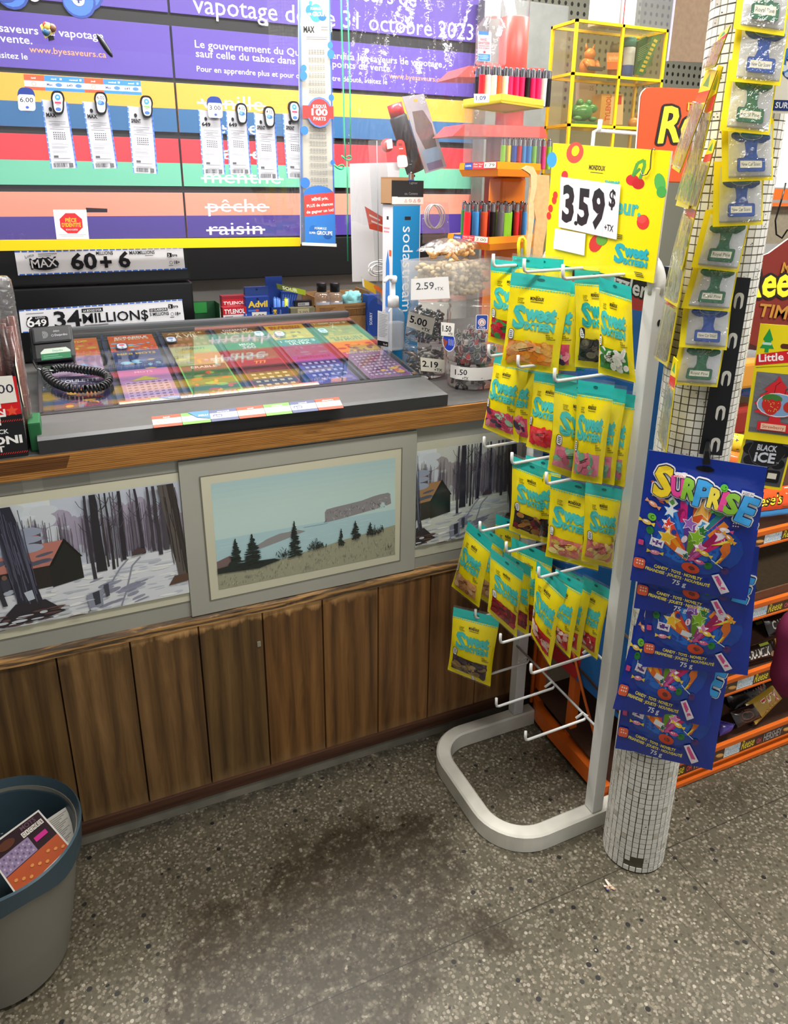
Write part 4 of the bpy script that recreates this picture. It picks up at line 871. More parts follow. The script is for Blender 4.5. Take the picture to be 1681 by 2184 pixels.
for i, c in enumerate(('#e0563c', '#3f7fd2', '#3f7fd2', '#e0563c', '#3f7fd2', '#3f7fd2')):
    A.rect(i * 60, 0, 60, 18, c).rect(i * 60, 18, 60, 18, '#f3dfd4' if c[1] == 'e' else '#d3e2f3').rect(i * 60, 36, 60, 10, c); A.text(('lundi', 'mardi', 'mercredi', 'jeudi', 'vendredi', 'samedi')[i], i * 60 + 28, 12, 5, '#f6efe8', 'c', bold=.02)
    if c[1] == 'e': A.ring(i * 60 + 28, 27, 7, 2, '#e58b6d')
    else: A.text('Max' if i in (1, 4) else '649', i * 60 + 6, 31, 8, '#4a4f74', w=18, bold=.06).ell(i * 60 + 42, 27, 10, 6, '#4f7bd0').rect(i * 60 + 46, 6, 6, 6, '#cfe0f5')
mb = MB(); q.slab(mb, .0003, hx('#ddd')); A.emit(mb, q); tag(mb.build('schedule_sticker', M_CARD), 'red and blue draw day sticker strip on the plexiglass over the orange flap', 'sticker')
q = Qp((113, 447), (184, 447), (190, 510), (121, 510), 1, YF); A = Art(100, 100); A.rect(0, 0, 100, 100, '#f0eeec').rect(8, 84, 84, 2, '#aaa').rect(14, 89, 70, 2, '#aaa')
A.poly([(50 + 37 * math.cos(math.radians(22.5 + 45 * k)), 46 + 37 * math.sin(math.radians(22.5 + 45 * k))) for k in range(8)], '#cf2b33')
A.text('PIÈCE', 50, 42, 13, '#f3b93c', 'c', w=34, bold=.05).text("D'IDENTITÉ", 50, 58, 13, '#f3b93c', 'c', w=58, bold=.05).text('EXIGÉE', 50, 70, 4.5, '#f6d9d4', 'c', w=36, bold=.03)
mb = MB(); q.slab(mb, .0003, hx('#eee')); A.emit(mb, q); tag(mb.build('age_sticker', M_CARD), 'white sticker with red octagon sign on the plexiglass above the yellow bar', 'sticker')
q = Qp((183, 443), (229, 445), (229, 453), (184, 453), 1, YF); mb = MB(); q.slab(mb, .004, hx('#2e2a33')); tag(mb.build('bar_magnet', M_MATTE), 'thin black bar magnet beside the octagon sticker', 'magnet')
p = P(223, 97, 1, YF - .006); mb = MB(); mb.sphere(p, .034, hx('#1b1d20'), 14, (.24, .24, 1.0), Matrix.Rotation(math.radians(-32), 4, 'Y')); tag(mb.build('oval_magnet', M_PLAST), 'shiny black spindle magnet on the purple flap left of the web address end', 'magnet')
o = thing('toy_magnet', 'small painted souvenir magnet on the upper left purple flap', 'magnet', P(102, 70, 1, YF))
q = Qp((84, 52), (112, 50), (119, 74), (94, 84), 1, YF - .002); mb = MB(); mb.prism([q(.0, .1, .010), q(.2, 0, .010), q(.3, .4, .010), q(1, .55, .010), q(1.05, .8, .010), q(.1, 1.0, .010)], q.n * -.010, hx('#e0d06a')); mb.build('base', M_PLAST, o)
mb = MB()
for u, v, r, c in ((.55, .28, .011, '#d9b25e'), (.85, .42, .011, '#6b4a34'), (.3, .62, .010, '#2f5a7c'), (.6, .5, .008, '#e8e2d4'), (.45, .12, .008, '#c23a3a')): mb.sphere(q(u, v, .012), r, hx(c), 10, (1, .6, 1))
mb.build('figure', M_PLAST, o)
mb = MB(); q2_ = Qp((102, 78), (114, 76), (116, 85), (104, 88), 1, YF - .002); mb.prism([q2_(0, 0, .006), q2_(1, 0, .006), q2_(1, 1, .006), q2_(0, 1, .006)], q2_.n * -.006, hx('#1b1b1e')); mb.build('magnet_foot', M_MATTE, o)
# tall slip holder with the group play list
q = Qp((636, -90), (702, -90), (716, 523), (642, 520), 1, YG - .010); o = thing('slip_holder', 'tall narrow clear holder with a long white and blue group play list', 'slip holder', q(.5, 1))
mb = MB(); q.slab(mb, .008, hx('#d9dde6')); mb.build('backing', M_PLAST, o)
A = Art(70, 500); k = 500 / 610.0; y_ = lambda y: (y + 90) * k
A.rect(0, 0, 70, 500, '#b9b5aa').rect(0, 0, 5, 500, '#5d7fc4').rect(67, 0, 3, 500, '#4f73bd')
def grp(A, cy):
    A.ell(38, cy, 15, 15, '#3d82cf').ell(24, cy - 4, 9, 9, '#2f6fc0').ell(52, cy + 6, 9, 7, '#2a5fa8').ell(26, cy - 16, 4, 4, '#3d82cf').text('FORMULE', 38, cy - 5, 4.4, '#eef4fb', 'c', w=24, bold=.04).text('SUPER', 15, cy + 4, 4, '#eef4fb', w=13, bold=.05).text('GROUPE', 30, cy + 5, 7, '#fff', w=32, bold=.05)
grp(A, y_(17)); A.text('MAX', 10, y_(56), 10, '#1d1d22', w=24, bold=.09).rect(48, y_(44), 16, 1.4, '#777').rect(48, y_(49), 16, 1.4, '#777')
for yy in (64, 68): A.rect(16, y_(yy), 46, 1.5, '#86868c')
for blk in range(24):
    yb = 90 + blk * 16.2
    if 185 < yb < 250 or yb > 388: continue
    for r_ in range(3):
        for c_ in range(6): A.rect(20 + c_ * 6, y_(yb + r_ * 3.6), 4.6, 1.8, '#8a8a86')
for x, yy, r in ((66, 82, 6), (67, 100, 8), (8, 130, 6), (7, 146, 8), (66, 190, 6), (8, 262, 8), (66, 330, 5), (8, 378, 10)): A.ell(x, y_(yy), r, r, '#3d77c4')
A.ell(40, y_(222), 27, 27, '#5a7cc8').rect(4, y_(208), 66, 22, '#d8413f').ell(40, y_(222), 24, 24, '#d8413f').text("JUSQU'À", 40, y_(213), 6, '#f7e9e4', 'c', w=30, bold=.05).text('100', 40, y_(228), 11, '#fff', 'c', w=34, bold=.08).text('PARTS', 40, y_(239), 6, '#f7e9e4', 'c', w=26, bold=.05)
A.ell(36, y_(405), 32, 18, '#3b78c9').rect(6, y_(420), 62, 80, '#3a7fd0').poly([(6, y_(406)), (67, y_(396)), (67, y_(446)), (6, y_(455))], '#d94a44')
for i, (s_, w_) in enumerate((('MÊME prix,', 34), ('PLUS de chances', 54), ('de gagner un lot!', 56))): A.text(s_, 38, y_(416 + i * 14), 5.5, '#fbeee9', 'c', w=w_, bold=.05, rot=-7)
grp(A, y_(490)); A.rect(0, y_(516), 70, 6, '#eceae2')
mb = MB(); A.emit(mb, q, .0003); mb.build('play_list', M_PAPER, o)
mb = MB(); mb.prism([q(-.04, 0, .006), q(.08, 0, .006), q(.08, 1, .006), q(-.04, 1, .006)], q.n * -.004, hx('#fff')); mb.build('clear_channel', M_ACRYL, o)
# green cords tied behind the film
YS = 2.38; o = thing('green_string', 'bright green string with two knots hanging right of the tall slip holder', 'string', P(742, 340, 1, YS))
mb = MB(); G = '#3db27c'
mb.tube([P(x, y, 1, YS) for x, y in ((727, -20), (729, 60), (732, 180), (735, 300), (737, 340))], .0022, hx(G), 6); mb.build('strand', M_CLOTH, o)
mb = MB(); mb.tube([P(x, y, 1, YS) for x, y in ((741, -20), (744, 90), (747, 220), (748, 340))], .0022, hx(G), 6); mb.build('strand', M_CLOTH, o)
mb = MB(); mb.tube([P(x, y, 1, YS) for x, y in ((740, 340), (741, 380), (741, 470), (742, 557))], .0022, hx(G), 6); mb.build('strand', M_CLOTH, o)
for cx, cy in ((739, 337), (723, 356)):
    mb = MB(); mb.tube([P(cx + 10 * math.cos(t * 1.1), cy + 5 * math.sin(t * 1.7), 1, YS - .004 * math.sin(t * 2.3)) for t in [i * .45 for i in range(18)]], .0024, hx(G), 6); mb.build('knot', M_CLOTH, o)
# crumpled hanging film
YQ = 2.165; tl, tr, br, bl = (722, -60), (1105, -60), (1000, 440), (736, 480); q = Qp(tl, tr, br, bl, 1, YQ); mb = MB(); nu, nv_ = 70, 80; V = []
rid = [(random.uniform(.02, .98), random.uniform(-.35, .35), random.uniform(.008, .02)) for _ in range(22)]
for j in range(nv_ + 1):
    for i in range(nu + 1):
        u, v = i / nu, j / nv_; h = .014 * noise.noise(Vector((u * 5, v * 3, 1))) + .006 * noise.noise(Vector((u * 16, v * 7, 4)))
        for c0, sl, am in rid:
            d = (u - (c0 + sl * (v - .4))) / am
            if abs(d) < 3: h += .0045 * math.exp(-d * d) * (0.4 + .6 * abs(noise.noise(Vector((c0 * 9, v * 4, 2)))) * 2)
        uu = u; 
        if u < .22: uu = u * (1 - .25 * v)
        V.append(q(uu, v + (.02 * noise.noise(Vector((u * 7, 0, 9))) if j == nv_ else 0), h))
mb.add(V, [(j * (nu + 1) + i, j * (nu + 1) + i + 1, (j + 1) * (nu + 1) + i + 1, (j + 1) * (nu + 1) + i) for j in range(nv_) for i in range(nu)], hx('#fff'), True)
tag(mb.build('plastic_film', M_FILM), 'crumpled clear plastic film hanging right of the tall slip holder', 'plastic film')

# ---------------------------------------------------------------- goods on the cashier's side, seen under the cabinet
YB = 2.56
def pbox(name, label, cat, pxs, axis, val, depth, col, art=None, mat=None, group=None, side=None, ground=None):
    """box whose visible front is framed by four photo pixels; its walls go down to ground"""
    q = Qp(*pxs, axis, val); c = q.c
    if ground is not None:
        c[3].x = c[0].x; c[2].x = c[1].x; c[0].z = c[1].z = (c[0].z + c[1].z) / 2; c[2].z = c[3].z = (c[2].z + c[3].z) / 2
    lo = [c[2].copy(), c[3].copy()]
    if ground is not None: lo[0].z = lo[1].z = ground
    mb = MB(); mb.prism([c[0], c[1], lo[0], lo[1]], q.n * -depth, hx(side or col), hx(col))
    if art: art.emit(mb, q, .0002)
    o = mb.build(name, mat or M_CARD); tag(o, label, cat, group); return o, q
GZ = WT + .0008
A = Art(100, 100); A.rect(0, 0, 100, 100, '#c5202c').rect(0, 0, 100, 24, '#8e2430').text('TYLENOL', 50, 62, 22, '#fff', 'c', w=90, bold=.07).rect(20, 70, 60, 4, '#efc9c9')
B_ = Art(100, 76); B_.rect(0, 0, 100, 76, '#e9e6ea').rect(0, 0, 100, 30, '#c4222e').text('TYLENOL', 50, 25, 18, '#fff', 'c', w=88, bold=.07).rect(8, 36, 34, 3, '#888').text('6.00', 26, 66, 17, '#2a2a3a', w=54, bold=.01).text('+TX', 72, 74, 8, '#2a2a3a', bold=.01)
pbox('pain_relief_box', 'red pain relief box standing behind its twin with the 6.00 card', 'medicine box', ((473, 631), (523, 631), (524, 660), (474, 660)), 1, YB + .06, .04, '#8e2430', A, ground=GZ)
pbox('pain_relief_box', 'red pain relief box with white card handwritten 6.00 in front', 'medicine box', ((475, 656), (525, 655), (527, 693), (478, 696)), 1, YB, .04, '#b4202c', B_, ground=GZ)
A = Art(100, 110); A.rect(0, 0, 100, 110, '#1f3f93').ell(50, 8, 5, 5, '#0c1538').text('Advil', 8, 40, 24, '#f3cf3a', w=84, bold=.09).rect(8, 50, 40, 7, '#5a7fd0').ell(46, 53, 8, 5, '#d85a3a').rect(0, 64, 100, 46, '#2b58b4')
B_ = Art(100, 110); B_.rect(0, 0, 100, 110, '#27407f').ell(50, 12, 5, 5, '#0c1538').text('Advil', 14, 70, 28, '#e9c63a', w=74, bold=.07)
pbox('advil_blister', 'dark blue hanging pain relief card standing behind the other', 'medicine box', ((522, 613), (572, 611), (573, 660), (523, 662)), 1, YB + .06, .02, '#27407f', B_, ground=GZ)
bpy.data.objects[-1].name if False else None
o, q = pbox('pain_relief_card', 'blue pain relief card box in a blue tray beside the red box', 'medicine box', ((524, 635), (574, 632), (576, 690), (527, 693)), 1, YB, .035, '#1f3f93', A, ground=GZ)
A = Art(60, 44); A.text('6.00', 5, 24, 16, '#1f1f2c', w=46, bold=.02).text('+TX', 34, 38, 9, '#1f1f2c', bold=.01)
q = Qp((537, 666), (569, 665), (568, 688), (541, 690), 1, YB - .02); mb = MB(); q.slab(mb, .0006, hx('#ece9e2')); A.emit(mb, q); q2_ = q; o2 = mb.build('price_card', M_PAPER); tag(o2, 'white card handwritten 6.00 on the blue pain relief tray', 'price card')
mb = MB(); x0, x1 = P(524, 700, 1, YB - .015).x, P(585, 700, 1, YB - .015).x; mb.box((x0, YB - .019, GZ), (x1, YB - .016, P(550, 672, 1, YB - .02).z), hx('#2455b5')); mb.box((x0, YB - .016, GZ), (x0 + .003, YB + .03, P(550, 668, 1, YB - .02).z), hx('#2455b5')); mb.box((x1 - .003, YB - .016, GZ), (x1, YB + .03, P(550, 668, 1, YB - .02).z), hx('#2455b5')); tag(mb.build('blue_tray', M_CARD), 'blue card tray holding the pain relief card boxes', 'display tray')
# pen box
o = thing('pen_box', 'dark blue pen display box with a white 89 cent card', 'display box', P(598, 700, 1, YB) * 1.0)
x0, x1 = P(581, 700, 1, YB).x, P(617, 700, 1, YB).x; zt = P(600, 655, 1, YB).z; mb = MB()
for lo, hi in (((x0, YB, GZ), (x1, YB + .002, zt)), ((x0, YB, GZ), (x0 + .002, YB + .07, zt)), ((x1 - .002, YB, GZ), (x1, YB + .07, zt)), ((x0, YB + .068, GZ), (x1, YB + .07, zt + .10))): mb.box(lo, hi, hx('#1d3a86'))
mb.build('carton', M_CARD, o); zb_ = P(600, 686, 1, YB).z; q = Quad((x0, YB, zt), (x1, YB, zt), (x1, YB, zb_), (x0, YB, zb_)); A = Art(60, 70); A.rect(0, 0, 60, 70, '#1d3a86').rect(6, 10, 12, 34, '#e9c23a').text('BIC', 17, 44, 10, '#1d2a5a', w=26, rot=-90, bold=.07).text('bright liner', 34, 64, 7, '#8fa8e0', rot=-90, w=54, bold=.02).rrect(8, 48, 46, 20, 3, '#e8e6e2').text('89¢', 14, 64, 11, '#2a2a33', w=34, bold=.01)
mb = MB(); A.emit(mb, q); mb.build('print', M_CARD, o)
rr = random.Random(4)
for i, (px, c) in enumerate(((587, '#4f86dc'), (592, '#3f74cf'), (597, '#4f86dc'), (602, '#3a6fcc'), (608, '#c9d838'), (612, '#d6e04a'), (615, '#3f74cf'))):
    b0 = P(px, 690, 1, YB + .03); b0.z = GZ + .004; top = P(px + rr.uniform(-2, 2), 638 + rr.uniform(-3, 5), 1, YB + .03); mb = MB(); mb.tube([b0, top], .0055, hx(c), 8)
    top2 = top + (top - b0).normalized() * .004; mb.tube([top, top2], [.0055, .003], hx(c), 8)
    tag(mb.build('pen', M_PLAST), ('blue' if c[1] in '34' else 'yellow') + ' capped pen standing in the dark blue pen box', 'pen', 'pens in the blue pen box')
q = Qp((590, 605), (652, 619), (652, 630), (592, 616), 1, YB + .02); A = Art(120, 30); A.rect(0, 0, 120, 30, '#a9bd2c').poly([(0, 0), (70, 0), (30, 30), (0, 30)], '#5d6a22').text('SOUR', 22, 24, 18, '#eef2d0', w=64, bold=.08)
mb = MB(); q.slab(mb, .014, hx('#7d8c26')); A.emit(mb, q)
tag(mb.build('lime_packet', M_GLOSS), 'lime green packet lying tilted on top of the pens and blue folders', 'packet')
q = Qp((600, 622), (636, 624), (618, 690), (598, 690), 1, YB + .045); A = Art(60, 80); A.rect(0, 0, 60, 80, '#2a4fae')
for i in range(6): A.rect(6 + i * 9, 6, 4, 60, '#5f82d6')
mb = MB(); q.slab(mb, .02, hx('#22408e')); A.emit(mb, q); tag(mb.build('pen_refill_box', M_CARD), 'tilted blue pen packet behind the pens', 'packet')
A = Art(120, 60); A.rect(0, 0, 120, 60, '#8b866b').rect(34, 4, 56, 44, '#c9c29a').text('2.00', 40, 32, 15, '#5a5a4c', w=44, bold=0).text('+TX', 68, 44, 8, '#5a5a4c', bold=0)
pbox('shallow_box', 'shallow olive box with a cream card handwritten 2.00', 'display box', ((620, 658), (672, 655), (673, 679), (621, 682)), 1, YB, .07, '#8b866b', A, mat=M_BOARD, ground=GZ)
A = Art(60, 30); A.rect(0, 0, 60, 30, '#23242a').rect(12, 8, 40, 14, '#c9c9cf')
for i in range(12): A.rect(14 + i * 2, 10, 1, 10, '#333')
pbox('black_packet', 'black packet with barcode standing in the shallow olive box', 'packet', ((628, 640), (664, 643), (664, 657), (628, 655)), 1, YB + .03, .03, '#1c1d22', A, ground=GZ + .04)
# brown shipping carton with two bottles
o = thing('bottle_carton', 'brown open shipping carton reading 142 ml beside the back rail end', 'carton', P(735, 690, 1, YB))
x0, x1 = P(672, 690, 1, YB).x, P(790, 690, 1, YB).x; zt = P(735, 648, 1, YB).z; d1 = YB + .15; mb = MB(); kc = hx('#a47c50')
for lo, hi in (((x0, YB, GZ), (x1, YB + .003, zt)), ((x0, YB, GZ), (x0 + .003, d1, zt + .03)), ((x1 - .003, YB, GZ), (x1, d1, zt + .04)), ((x0, d1 - .003, GZ), (x1, d1, zt + .03)), ((x0, YB, GZ), (x1, d1, GZ + .003))): mb.box(lo, hi, kc)
zb_ = P(735, 682, 1, YB).z; q = Quad((x0, YB, zt), (x1, YB, zt), (x1, YB, zb_), (x0, YB, zb_)); A = Art(120, 50)
for i in range(5): A.rect(10, 10 + i * 4, 34 - (i % 3) * 5, 1.4, '#5a4026')
A.text('142 ml (5oz.)', 14, 46, 9, '#4a3420', w=44, bold=.03).rect(64, 8, 46, 1, '#4a3420').rect(64, 12, 40, 1, '#4a3420')
A.rect(66, 18, 48, 20, '#3d2b1a')
for i in range(17): A.rect(68 + i * 2.6, 19, 1.2, 18, '#a47c50')
A.emit(mb, q); mb.build('carton', M_BOARD, o)
for k, px in enumerate((687, 715)):
    c = P(px, 660, 1, YB + .06); c.z = GZ + .004; b = thing('sanitizer_bottle', 'clear bottle with black cap standing in the brown carton, %s one' % ('left' if k == 0 else 'right'), 'bottle', c, 'bottles in the brown carton')
    zs = P(px, 622, 1, YB + .06).z - c.z; mb = MB(); mb.lathe([(.030, 0), (.033, .006), (.033, zs - .02), (.026, zs - .004), (.015, zs)], c, hx('#8b8d90'), 20); mb.build('body', M_JAR, b)
    mb = MB(); mb.lathe([(.0315, .003), (.0315, zs * .8)], c, hx('#5b5d62'), 20); mb.build('gel', M_JAR, b)
    mb = MB(); mb.lathe([(.018, zs), (.018, zs + .03), (.016, zs + .034)], c, hx('#1a1b1d'), 18); mb.build('cap', M_PLAST, b)
    mb = MB(); mb.lathe([(.0335, .05), (.0335, zs - .035)], c, hx('#b9c3d4'), 12, cap0=False, cap1=False, a0=-2.6, a1=-.9); mb.lathe([(.0337, zs - .06), (.0337, zs - .045)], c, hx('#5b8fd0'), 12, cap0=False, cap1=False, a0=-2.6, a1=-.9); mb.build('label_wrap', M_CARD, b)
c = P(751, 640, 1, YB + .05); o = thing('gauze_puff', 'pale blue gauze puff on a white pot in the brown carton', 'gauze puff', c); mb = MB(); vs0 = len(mb.v)
mb.sphere(c, .036, hx('#8fd0d2'), 26, (1, .8, 1.0)); mb.v = [tuple(Vector(v) + (Vector(v) - c).normalized() * .016 * noise.noise(Vector(v) * 60)) for v in mb.v]; mb.build('puff', M_CLOTH, o)
mb = MB(); cb = Vector((c.x, c.y, GZ + .005)); mb.lathe([(.018, 0), (.02, .04), (.02, max(.05, c.z - cb.z - .01))], cb, hx('#d9e4e2'), 16); mb.build('pot', M_PLAST, o)
A = Art(40, 90); A.rect(0, 0, 40, 90, '#2450a8').ell(26, 60, 30, 52, '#1b4190').text('SORRY', 14, 80, 8, '#d7e0f4', rot=-90, w=34, bold=.03)
pbox('blue_carton', 'upright blue carton right of the brown shipping carton', 'carton', ((784, 626), (812, 632), (812, 700), (786, 700)), 1, YB - .02, .05, '#2450a8', A, ground=GZ)
# green tray of dark jerky
o = thing('green_tray', 'green open box of dark brown snacks left of the red medicine boxes', 'display box', P(440, 690, 1, YB)); x0, x1 = P(417, 690, 1, YB).x, P(471, 690, 1, YB).x; zt = P(440, 662, 1, YB + .02).z; zk = P(440, 642, 1, YB + .08).z; mb = MB()
for lo, hi in (((x0, YB + .078, GZ), (x1, YB + .08, zk)), ((x0, YB, GZ), (x0 + .002, YB + .08, zt)), ((x1 - .002, YB, GZ), (x1, YB + .08, zk)), ((x0, YB, GZ), (x1, YB + .002, GZ + .03))): mb.box(lo, hi, hx('#1d4a2c'))
mb.box((x0 + .004, YB + .077, zk - .04), (x1 - .03, YB + .0781, zk - .003), hx('#2f8a3f')); mb.build('carton', M_CARD, o)
mb = MB(); rr = random.Random(9)
for i in range(46): mb.sphere((rr.uniform(x0 + .02, x1 - .012), rr.uniform(YB + .015, YB + .06), GZ + rr.uniform(.01, .085)), rr.uniform(.008, .017), jig('#3d1a17', .3, rr), 8, (1, .8, rr.uniform(.5, .9)))
ob = mb.build('snack_pile', M_GLOSS, o); ob['kind'] = 'stuff'

# ================================================================ white hook stand with candy bags
COLY = [1.467, 1.343, 1.208]; ROWZ = [1.385, 1.178, .950, .722, .466, .272]; HX0, HX1 = .915, 1.085
st = thing('hook_stand', 'white floor stand of square tube with rows of wire hooks before the counter', 'display stand', (1.08, 1.335, 0))
M_WHITE = vcm('white_enamel', 0.3, spec=0.5, grain=0.12, bscale=14)
wc = hx('#dcdcd8')
def post(y0, y1, x0, x1, z0, z1):
    mb = MB(); mb.bevbox((x0, y0, z0), (x1, y1, z1), wc, .003); return mb
mb = post(1.126, 1.158, 1.072, 1.104, .052, 1.37)
q = Quad((1.072, 1.1255, 1.44), (1.104, 1.1255, 1.44), (1.104, 1.1255, .05), (1.072, 1.1255, .05)); Art(32, 1390).ell(18, 140, 5, 7, '#0d0d0d', 14).emit(mb, q, .0003); mb.build('post', M_WHITE, st)
mb = post(1.519, 1.551, 1.092, 1.124, .052, 1.37); mb.build('post', M_WHITE, st)
mb = MB()   # arched top rail
path = [(1.088, 1.142, 1.355)] + [(1.088, 1.142 + .06 - .06 * math.cos(a), 1.365 + .06 * math.sin(a)) for a in [PI / 2 * i / 8 for i in range(1, 9)]]
path += [(1.106, 1.535 - .06 + .06 * math.sin(a), 1.365 + .06 * math.cos(a)) for a in [PI / 2 * i / 8 for i in range(0, 9)]]
mb.tube(path, .0185, wc, 8); mb.build('top_rail', M_WHITE, st)
# U shaped foot
F = []; x0, x1, ya, yb = .82, 1.30, 1.142, 1.535; r = .115
F += [(1.115, ya + .0)] + [(x0 + r + (x1 - x0 - r) * 0, ya)]
pts = [(1.20, ya + .003)]
for i in range(11): a = -PI / 2 - PI / 2 * i / 10; pts.append((x0 + r + r * math.cos(a), ya + r + r * math.sin(a)))
for i in range(11): a = PI - PI / 2 * i / 10; pts.append((x0 + r * .9 + r * .9 * math.cos(a), yb - r * .9 + r * .9 * math.sin(a)))
pts.append((1.165, yb))
mb = MB(); hw, zt = .020, .050; L = []
for i, p in enumerate(pts):
    a = Vector(pts[max(i - 1, 0)]); b = Vector(pts[min(i + 1, len(pts) - 1)]); t = (b - a).normalized(); n_ = Vector((-t.y, t.x)); c = Vector(p)
    L.append([(*(c + n_ * hw), .002), (*(c + n_ * hw), zt - .004), (*(c + n_ * (hw - .005)), zt), (*(c - n_ * (hw - .005)), zt), (*(c - n_ * hw), zt - .004), (*(c - n_ * hw), .002)])
vs = [p for l in L for p in l]; fs = [(i * 6 + k, (i + 1) * 6 + k, (i + 1) * 6 + (k + 1) % 6, i * 6 + (k + 1) % 6) for i in range(len(pts) - 1) for k in range(6)] + [tuple(range(6)), tuple(range(len(vs) - 1, len(vs) - 7, -1))]
M_FOOT = vcm('grubby_white_enamel', 0.45, spec=0.4, grain=0.42, bscale=11)
mb.add(vs, fs, hx('#dedbce')); mb.build('foot_rail', M_FOOT, st)
for z in ROWZ:
    mb = MB(); mb.tube([(1.088, 1.15, z + .012), (1.092, 1.53, z + .020)], .0034, hx('#b9b9b6'), 6); mb.build('cross_wire', M_WHITE, st)
def hook(y, z, droop=.0):
    mb = MB(); r = .0036; p = [(1.068, y + .012, z + .004), (1.088, y + .010, z + .016), (1.094, y, z + .014), (1.085, y, z + .004), (HX0, y, z - droop)]
    p += [(HX0 - .006, y, z - droop + .003), (HX0 - .008, y, z - droop + .010), (HX0 - .0085, y, z - droop + .028)]
    mb.tube(p, r, wc, 8); return mb.build('hook', M_WHITE, st)
for r in range(6):
    for c in range(3): hook(COLY[c], ROWZ[r], (.0, .0, .0, .0, .0, .0)[r])

# ---- candy bags
YEL, TEA = '#f3dd0a', '#2fc6bd'
FL = {'tropical orange slices': ['#ef8a1f', '#f0a948', '#eac07c', '#e99a5c'], 'red berries and green leaves': ['#d4203a', '#3c8a43', '#b31b34', '#2f7040'], 'mint leaves': ['#3d8a3f', '#e6e8da', '#2c6a2e', '#f0efe6'],
      'pink and green slices': ['#e58a9b', '#8fc5a2', '#d96f88', '#79b38e'], 'red flower gums': ['#e8303c', '#d01f2e', '#f2545a'], 'mixed berries': ['#d8496a', '#3e2c4c', '#9fc7a8', '#ea8e9c', '#c43a5a'],
      'dark mixed gums': ['#2b1c22', '#7a1420', '#a03a22', '#b47a3a', '#1d1a1c'], 'peach rings': ['#e5837a', '#eac862', '#d96f62', '#f0d98c'], 'deep red cherries': ['#8d0f1f', '#b5162a', '#6a0c18'], 'red and white gums': ['#c9202c', '#e8cfc4', '#a81a24', '#e9b9a9'],
      'toffee coloured sticks': ['#d9a06a', '#c98a5a', '#e8c49a', '#b9774f'], 'brown dates': ['#4a3a42', '#8a6f48', '#a98a58', '#3a2c34'], 'black balls': ['#2a2a26', '#4a4638', '#6a6450', '#1c1c1a']}
def bag_art(fl, seed, body=YEL, head=TEA, txt='#45bdb4'):
    A = Art(130, 215); rr = random.Random(seed)
    for i in range(21): A.poly([(i * 6.2, 37), (i * 6.2 + 6.2, 37), (i * 6.2 + 3.1, 40.2)], head)
    A.text('MONDOUX', 62, 60, 6.4, '#2a2412', 'c', w=30, bold=.10).rect(48, 63, 28, 1.2, '#4a4218').rect(58, 51, 8, .9, '#4a4218')
    for i, w_ in enumerate((14, 11, 15)): A.text(('CLASSIC', 'LITTLE', 'CANDIES')[i], 20, 61 + i * 4.4, 2.9, '#2a2412', w=w_, bold=.05)
    A.outl('S', 14, 121, 46, txt, 1.9, w=25, bold=.05).outl('weet', 41, 101, 30, txt, 1.7, w=68, bold=.05).outl('IXTEEN', 41, 121.5, 14, txt, .9, w=68, bold=.08).ell(114, 92, 1, 1, '#333')
    for i, w_ in enumerate((9, 16, 21)): A.text(('FINS', 'BONBONS', 'CLASSIQUES')[i], 92 + i * 1, 132 + i * 4.2, 3, '#2a2412', w=w_, bold=.07)
    A.rrect(6, 126, 13, 24, 6, '#23252e').rrect(7.2, 127.2, 10.6, 21.6, 5, '#f2f2ee')
    for i in range(4): A.rect(9, 131 + i * 4, 7, 2, '#5a5d6a')
    return A
def bag_window(fl, seed):
    rr = random.Random(seed); c = FL[fl]; W_ = Art(100, 50); W_.rect(0, 0, 100, 50, jig(c[0], .1, rr))
    for i in range(30):
        x, y = rr.uniform(4, 96), rr.uniform(4, 46); a, b = rr.uniform(9, 17), rr.uniform(6, 10); ro = rr.uniform(-60, 60); k = rr.choice(c)
        x = min(max(x, a * .8), 100 - a * .8); y = min(max(y, b * .9), 50 - b * .9)
        W_.ell(x, y, a, b, jig(k, .25, rr), 12, ro); W_.ell(x - 1, y - 1.5, a * .72, b * .66, jig(k, .12, rr), 10, ro)
    W_.rect(24, 14, 34, 2, '#3a2a22', -18).rect(26, 19, 26, 1.6, '#3a2a22', -18)
    return W_
HB = 36 / 215; WT0, WT1 = 150 / 215, 199 / 215
NB = 0
